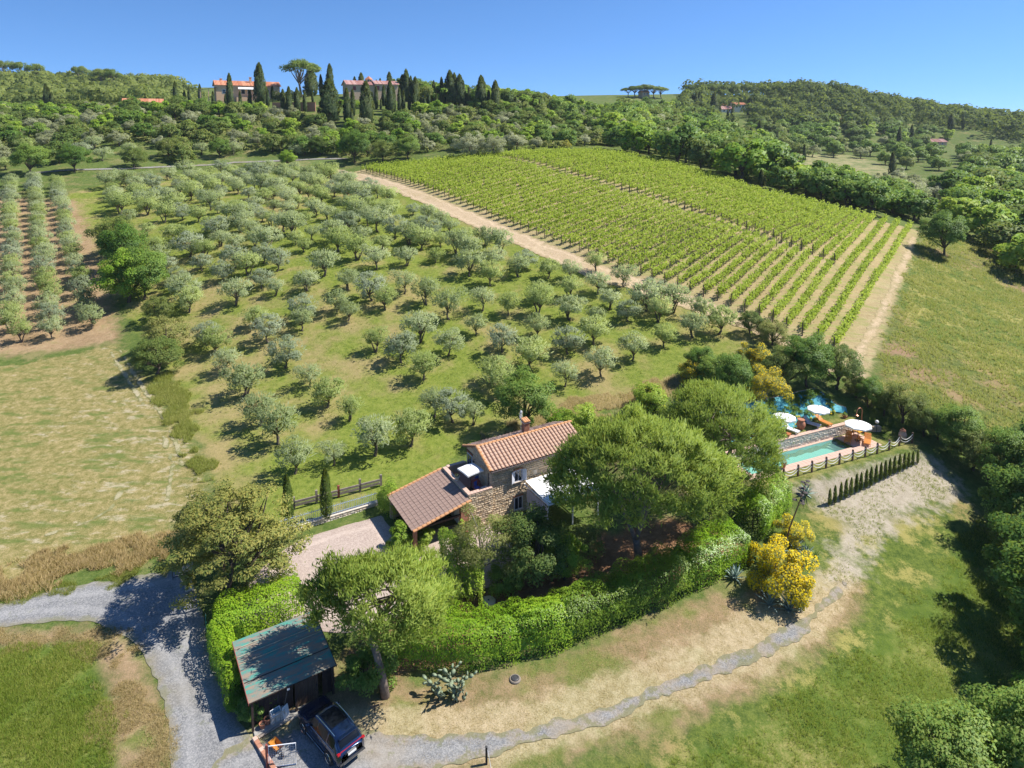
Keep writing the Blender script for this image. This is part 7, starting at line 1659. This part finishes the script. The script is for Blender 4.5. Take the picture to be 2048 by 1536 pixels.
def mat_water():
    t = NT('pool_water'); p = t.obj(); n = t.bump(t.noise(4.5, 3, .55, p, .6), .35, .05)
    tr = t.n('BsdfTransparent'); tr.inputs['Color'].default_value = (.74, .95, .90, 1); gl_ = t.n('BsdfGlossy'); gl_.inputs['Roughness'].default_value = .03; t.l(n, gl_.inputs['Normal'])
    df = t.n('BsdfDiffuse'); df.inputs['Color'].default_value = (.26,.52,.47,1); fr = t.n('Fresnel'); fr.inputs['IOR'].default_value = 1.33; t.l(n, fr.inputs['Normal'])
    m1 = t.n('MixShader'); m1.inputs[0].default_value = .30; t.l(tr.outputs[0], m1.inputs[1]); t.l(df.outputs[0], m1.inputs[2])
    m2 = t.n('MixShader'); t.l(fr.outputs[0], m2.inputs[0]); t.l(m1.outputs[0], m2.inputs[1]); t.l(gl_.outputs[0], m2.inputs[2]); t.l(m2.outputs[0], t.out.inputs['Surface']); return t.m
m = MB(); m.quad((wx0, wy0, -.12), (wx1, wy0, -.12), (wx1, wy1, -.12), (wx0, wy1, -.12)); m.build('water', mat_water(), PO)
# paved deck round the pool: pavers are pieces
DK = thing('pool_deck', 'pink paved deck around the pool', 'deck', PW(0, 0), POOL_A)
def pavers(x0, x1, y0, y1, nx, ny, o, mat=M_PAVER, top=.05, name='paver'):
    for i in range(nx):
        for j in range(ny):
            a, c = x0+(x1-x0)*i/nx, x0+(x1-x0)*(i+1)/nx; d, e = y0+(y1-y0)*j/ny, y0+(y1-y0)*(j+1)/ny
            MB().box(a+.006, c-.006, d+.006, e-.006, -.2, top+rng.uniform(-.004, .004), .008).build(name, mat, o)
pavers(-4.0, 13.8, .1, 1.05, 36, 2, DK); pavers(-4.0, 10.65, 3.105, 3.42, 30, 1, DK); pavers(10.7, 13.8, 1.06, 3.3, 7, 5, DK); pavers(-4.0, -3.05, 1.06, 3.09, 2, 4, DK)
# stone retaining wall with pink coping
RW = thing('retaining_wall', 'pale rubble retaining wall with pink coping behind the pool', 'wall', PW(0, 0), POOL_A)
MB().box(-4.0, 13.4, 3.46, 3.85, -.3, 1.1).build('core', mat_plain('pale_mortar', (.60,.52,.42), .95, .15, 5), RW); m = MB(); stones(m, (-4.0, 3.46, 0), (1,0,0), (0,0,1), 17.4, 1.1, sx=(.16,.42), sz=(.12,.24), rs=61); m.build('wall_stone', M_STONES_P, RW, kind='stuff')
for i in range(35): MB().box(-4.0+.5*i, -4.0+.5*i+.485, 3.42, 3.9, 1.102, 1.17, .01).build('coping_slab', M_PAVER, RW)
RW2 = thing('bank_stones', 'loose stone bank at the right end of the retaining wall', 'stones', PW(13.5, 3.3), POOL_A-R(18))
m = MB(); stones(m, (0, 0, -.1), (1,0,0), (0,.5,.86), 3.2, .85, rs=62, sx=(.14,.35), sz=(.12,.22)); m.build('stones', M_STONES_P, RW2, kind='stuff'); MB().box(0, 3.2, .02, .5, -.3, .55).build('core', M_MORTAR, RW2)
# rope fence
M_RPOST = mat_plain('brown_post', (.13,.085,.065), .8, .3, 6); M_ROPE = mat_plain('white_rope', (.68,.66,.62), .9, .1, 30)
RF = thing('rope_fence', 'wooden posts with double white ropes along the pool terrace', 'fence', PW(0, -.95), POOL_A)
fx = [-1.1, .75, 2.56, 4.45, 6.27, 8.1, 9.9, 11.65, 13.42, 15.3, 17.1]; fy = [0, 0, 0, 0, 0, 0, 0, 0, 0, .25, .1]
for i, (x, y) in enumerate(zip(fx, fy)):
    po = MB().box(x-.07, x+.07, y-.07, y+.07, -.3, 1.12, .015).build('post', M_RPOST, RF); MB().lathe([(.085,1.122),(.09,1.16),(.02,1.19)], 8, (x, y, 0)).build('cap', M_RPOST, po)
    if i:
        for zt, sag in ((1.0, .42), (.66, .36)): MB().tube([(fx[i-1]+.07+(x-fx[i-1]-.14)*f, fy[i-1]+(y-fy[i-1])*f-.04, zt-sag*4*f*(1-f)) for f in np.linspace(0, 1, 9)], .032, 6).build('rope', M_ROPE, RF)
# blue sheet over the bank with creeping plants
def mat_tarp():
    t = NT('blue_sheet'); p = t.obj(); a = t.noise(2.2, 4, .6, p); c = t.ramp(a, [(.3, (.04,.23,.29)), (.6, (.08,.36,.44))]); t.bsdf(c, .65, .25, t.bump(t.noise(5, 4, .6, p), .6, .08)); return t.m
gx = np.linspace(-1.5, 14.6, 70); gy = np.linspace(0, 1, 16); V = []
for x in gx:
    ylo = 5.25 + .25*math.sin(x*.7); yhi = 7.75 - max(0, x-12.2)*1.0
    for f in gy: y = ylo+(yhi-ylo)*f; q = pool_xy(x, y); V.append((q[0], q[1]))
V = np.array(V); Z = h(V[:, 0], V[:, 1]) + .07 + .09*vnoise(V[:, 0], V[:, 1], .7, 9); o0 = np.array(PW(6, 6)); 
i_ = np.arange(69)[:, None]*16 + np.arange(15)[None]; F = np.stack([i_, i_+16, i_+17, i_+1], -1).reshape(-1, 4)
TP = thing('ground_sheet', 'turquoise weed sheet covering the bank above the pool', 'sheet', tuple(o0)); me = mesh_np('sheet', np.column_stack([V, Z])-o0, F); me.polygons.foreach_set('use_smooth', np.ones(len(F), bool)); link('sheet', add_mat(me, mat_tarp()), TP)
edge = MB(); 
for k in range(0, 69): a = np.array([*V[k*16+15], Z[k*16+15]])-o0; c = np.array([*V[k*16+31], Z[k*16+31]])-o0; edge.tube([tuple(a), tuple(c)], .06, 5)
edge.build('top_edge', M_SLEEP, TP)
cl = []; 
for k in range(620):
    x = rng.uniform(-1, 13.5); f = rng.random()**.6 if x > 2 else rng.random(); y = 5.3+2.3*f
    if vnoise(np.array([x]), np.array([y*1.6]), 1.3, 11)[0] < .40 + .22*(1-f): continue
    q = pool_xy(x, y); s = rng.uniform(.12, .36); cl.append((q[0]-o0[0], q[1]-o0[1], hz(*q)+.12-o0[2], s, s, s*.6))
V_, F_ = clump_leaves(cl, 60, .12, .08, up=.8, shell=.4); link('ground_cover', add_mat(leaf_mesh('ground_cover', V_, F_, 'up'), L_BROAD), None, tuple(o0), kind='stuff', label='creeping green plants growing through the turquoise sheet', category='plants')
cl = []
for k in range(42): x = rng.uniform(2.5, 13.2); y = rng.uniform(5.3, 6.2); q = pool_xy(x, y); s = rng.uniform(.10, .22); cl.append((q[0]-o0[0], q[1]-o0[1], hz(*q)+.14-o0[2], s, s, s*.7))
V_, F_ = clump_leaves(cl, 26, .09, .08, up=.8, shell=.5); link('ground_cover', add_mat(leaf_mesh('yellow_tufts', V_, F_, 'up'), L_YELLOW), None, tuple(o0), kind='stuff', label='small yellow flowering tufts dotted over the turquoise sheet', category='plants')
# parasols and furniture
ZL = Z_LAWN-Z_POOL
parasol('parasol', 'large white parasol over the loungers at the end of the pool', PW(12.25, 1.85, .05), POOL_A, 1.35, 2.15)
parasol('parasol', 'white parasol on the upper lawn beside the terracotta jar', PW(4.6, 4.6, ZL), POOL_A, 1.18, 2.15)
parasol('parasol', 'white parasol on the upper lawn nearest the shower', PW(9.5, 4.6, ZL), POOL_A, 1.18, 2.15)
q = thing('folded_parasol', 'folded white parasol at the left end of the pool', 'parasol', PW(2.0, 3.2, .06), POOL_A); MB().lathe([(.42,.15),(.36,.5),(.22,1.0),(.08,1.5),(.02,1.65)], 12).build('canopy', M_CANVAS, q); MB().tube([(0,0,0),(0,0,1.75)], .025, 8).build('pole', M_PARPOLE, q)
M_TEAK = mat_plain('orange_teak', (.58,.22,.05), .6, .2, 5)
def lounger(label, loc, rz, mat=M_TEAK, back=38, name='sun_lounger'):
    o = thing(name, label, 'sun lounger', loc, rz); fr = MB(); fr.box(-.95, .95, -.32, -.27, .26, .33); fr.box(-.95, .95, .27, .32, .26, .33); fr.box(-.95, -.9, -.269, .269, .265, .325); fr.box(.9, .95, -.269, .269, .265, .325); fr.build('frame', mat, o)
    s = MB()
    for i in range(9): s.box(-.88+.13*i, -.88+.13*i+.11, -.3, .3, .331, .35)
    s.build('seat', mat, o, kind='stuff'); bk = MB()
    for i in range(6): bk.box(.12*i, .12*i+.10, -.3, .3, 0, .02)
    bo = bk.build('backrest', mat, o, kind='stuff'); bo.location = (.28, 0, .352); bo.rotation_euler = (0, -R(back), 0)
    for sx in (-.8, .75):
        for sy in (-.29, .29): MB().box(sx-.03, sx+.03, sy-.025, sy+.025, 0, .259).build('leg', mat, o)
    return o
M_CREAM = mat_plain('white_lounger', (.74,.74,.76), .6, .06, 4)
lounger('orange wooden lounger on the deck nearer the retaining wall', PW(11.3, 2.2, .055), POOL_A+R(35))
lounger('orange wooden lounger on the deck nearer the rope fence', PW(12.7, 1.0, .055), POOL_A+R(35))
lounger('reddish wooden lounger on the upper lawn by the left parasol', PW(4.0, 4.4, ZL), POOL_A+R(120), mat_plain('red_teak', (.42,.14,.05), .6, .2, 5), 45)
lounger('white lounger chair on the upper lawn beside the terracotta jar', PW(5.5, 4.6, ZL), POOL_A+R(105), M_CREAM, 55, 'lounger_chair')
lounger('pale grey lounger chair on the upper lawn by the right parasol', PW(8.6, 4.7, ZL), POOL_A+R(115), mat_plain('lilac_canvas', (.50,.52,.62), .8, .08, 4), 50, 'lounger_chair')
lounger('orange wooden lounger on the upper lawn by the right parasol', PW(10.2, 4.5, ZL), POOL_A+R(95), M_TEAK, 30)
q = thing('garden_table', 'low orange wooden table beside the large parasol', 'table', PW(13.3, 2.5, .03), POOL_A+R(5)); tp = MB()
for i in range(7): tp.box(-.6+.175*i, -.6+.175*i+.165, -.4, .4, .66, .70)
tp.build('table_top', mat_plain('honey_wood', (.66,.34,.04), .6, .15, 5), q, kind='stuff')
for sx in (-.5, .5):
    for sy in (-.3, .3): MB().box(sx-.03, sx+.03, sy-.03, sy+.03, 0, .659).build('leg', M_TEAK, q)
q = thing('side_table', 'small wooden side table between the deck loungers', 'table', PW(12.1, 1.45, .055), POOL_A); MB().box(-.25, .25, -.25, .25, .38, .42, .01).build('table_top', M_TEAK, q)
for sx in (-.2, .2):
    for sy in (-.2, .2): MB().box(sx-.025, sx+.025, sy-.025, sy+.025, 0, .379).build('leg', M_TEAK, q)
JP = [(.24,0),(.36,.2),(.46,.5),(.44,.75),(.32,.92),(.29,.98),(.36,1.04),(.36,1.08),(.28,1.07),(.27,.95)]
q = thing('terracotta_jar', 'big round terracotta jar on the upper lawn', 'jar', PW(6.9, 4.5, ZL)); MB().lathe(JP, 20).build('body', M_TERRAP, q, True); MB().lathe([(.37,1.081),(.39,1.11),(.36,1.14),(.29,1.13)], 20).build('rim', M_TERRAP, q)
q = thing('terracotta_jar', 'pinkish lidded terracotta jar at the right end of the rope fence', 'jar', PW(16.9, .1, 0), 0, None, .9); MB().lathe(JP, 20).build('body', M_PAVER, q, True); MB().lathe([(.36,1.1),(.3,1.2),(.1,1.3),(.1,1.4),(.02,1.42)], 14).build('lid', M_TERRAP, q)
M_COPPER = mat_plain('copper_tube', (.55,.26,.16), .35, .15, 5, .5, .6)
q = thing('garden_shower', 'curved copper garden shower at the edge of the lawn', 'shower', PW(15.2, 3.75, .3), POOL_A); MB().tube([(0,0,-.3),(0,0,1.7)] + [(-.42+.42*math.cos(R(a)), 0, 1.7+.42*math.sin(R(a))) for a in range(15, 176, 16)] + [(-.84, 0, 1.45)], .045, 8).build('pipe', M_COPPER, q); MB().lathe([(.05,.1),(.2,.02),(.2,0)], 12, (-.84, 0, 1.36)).build('shower_head', M_COPPER, q)
q = thing('globe_lamp', 'white globe garden lamp beside the lawn', 'lamp', PW(15.6, 2.2, 0)); MB().tube([(0,0,-.1),(0,0,1.15)], .03, 8).build('pole', M_IRON, q); MB().lathe([(.03,0)] + [(.19*math.sin(R(a)), .19-.19*math.cos(R(a))) for a in range(20, 170, 15)] + [(.02,.38)], 16, (0,0,1.15)).build('globe', M_WHITE, q, True)
q = thing('flower_pot', 'flower pot with pale leaves at the left end of the pool deck', 'pot', PW(.6, .7, .055)); MB().lathe([(.15,0),(.22,.34),(.24,.36),(.22,.4),(.18,.36)], 14).build('pot', M_TERRAP, q); V_, F_ = clump_leaves([(0,0,.6,.35,.35,.3)], 160, .16, .07); link('foliage', add_mat(leaf_mesh('pot_plant', V_, F_), L_OLIVE2), q)
q = thing('flower_pot', 'small planter at the end of the upper lawn under the shower', 'pot', PW(13.6, 4.6, ZL)); MB().lathe([(.18,0),(.24,.28),(.26,.3),(.22,.3)], 14).build('pot', M_TERRAP, q); V_, F_ = clump_leaves([(0,0,.42,.25,.25,.2)], 120, .12, .07); link('foliage', add_mat(leaf_mesh('pot_plant', V_, F_), L_BROAD), q)
for px, py, n, l in ((1478,1140,0,''),): pass

# ------------------------------------------------------------------ the air: a thin summer haze round everything
gz_ = np.empty(len(gme.vertices)*3, np.float32); gme.vertices.foreach_get('co', gz_); gz_ = gz_.reshape(-1, 3)
print('GROUND Z', gz_[:, 2].min(), gz_[:, 2].max())
hx = float(np.abs(gz_[:, 0]).max()) + 5
hzm = MB().box(-hx, hx, float(gz_[:, 1].min())-5, float(gz_[:, 1].max())+5, float(gz_[:, 2].min())-1, max(95.0, float(gz_[:, 2].max())+2))
t = NT('haze_air'); pv = t.n('VolumePrincipled'); pv.inputs['Color'].default_value = (.80,.88,1.0,1); pv.inputs['Density'].default_value = 0.00008; pv.inputs['Anisotropy'].default_value = .2
t.l(pv.outputs[0], t.out.inputs['Volume'])
hzm.build('haze', t.m, None, kind='stuff', label='thin blue summer haze over the hills', category='haze')
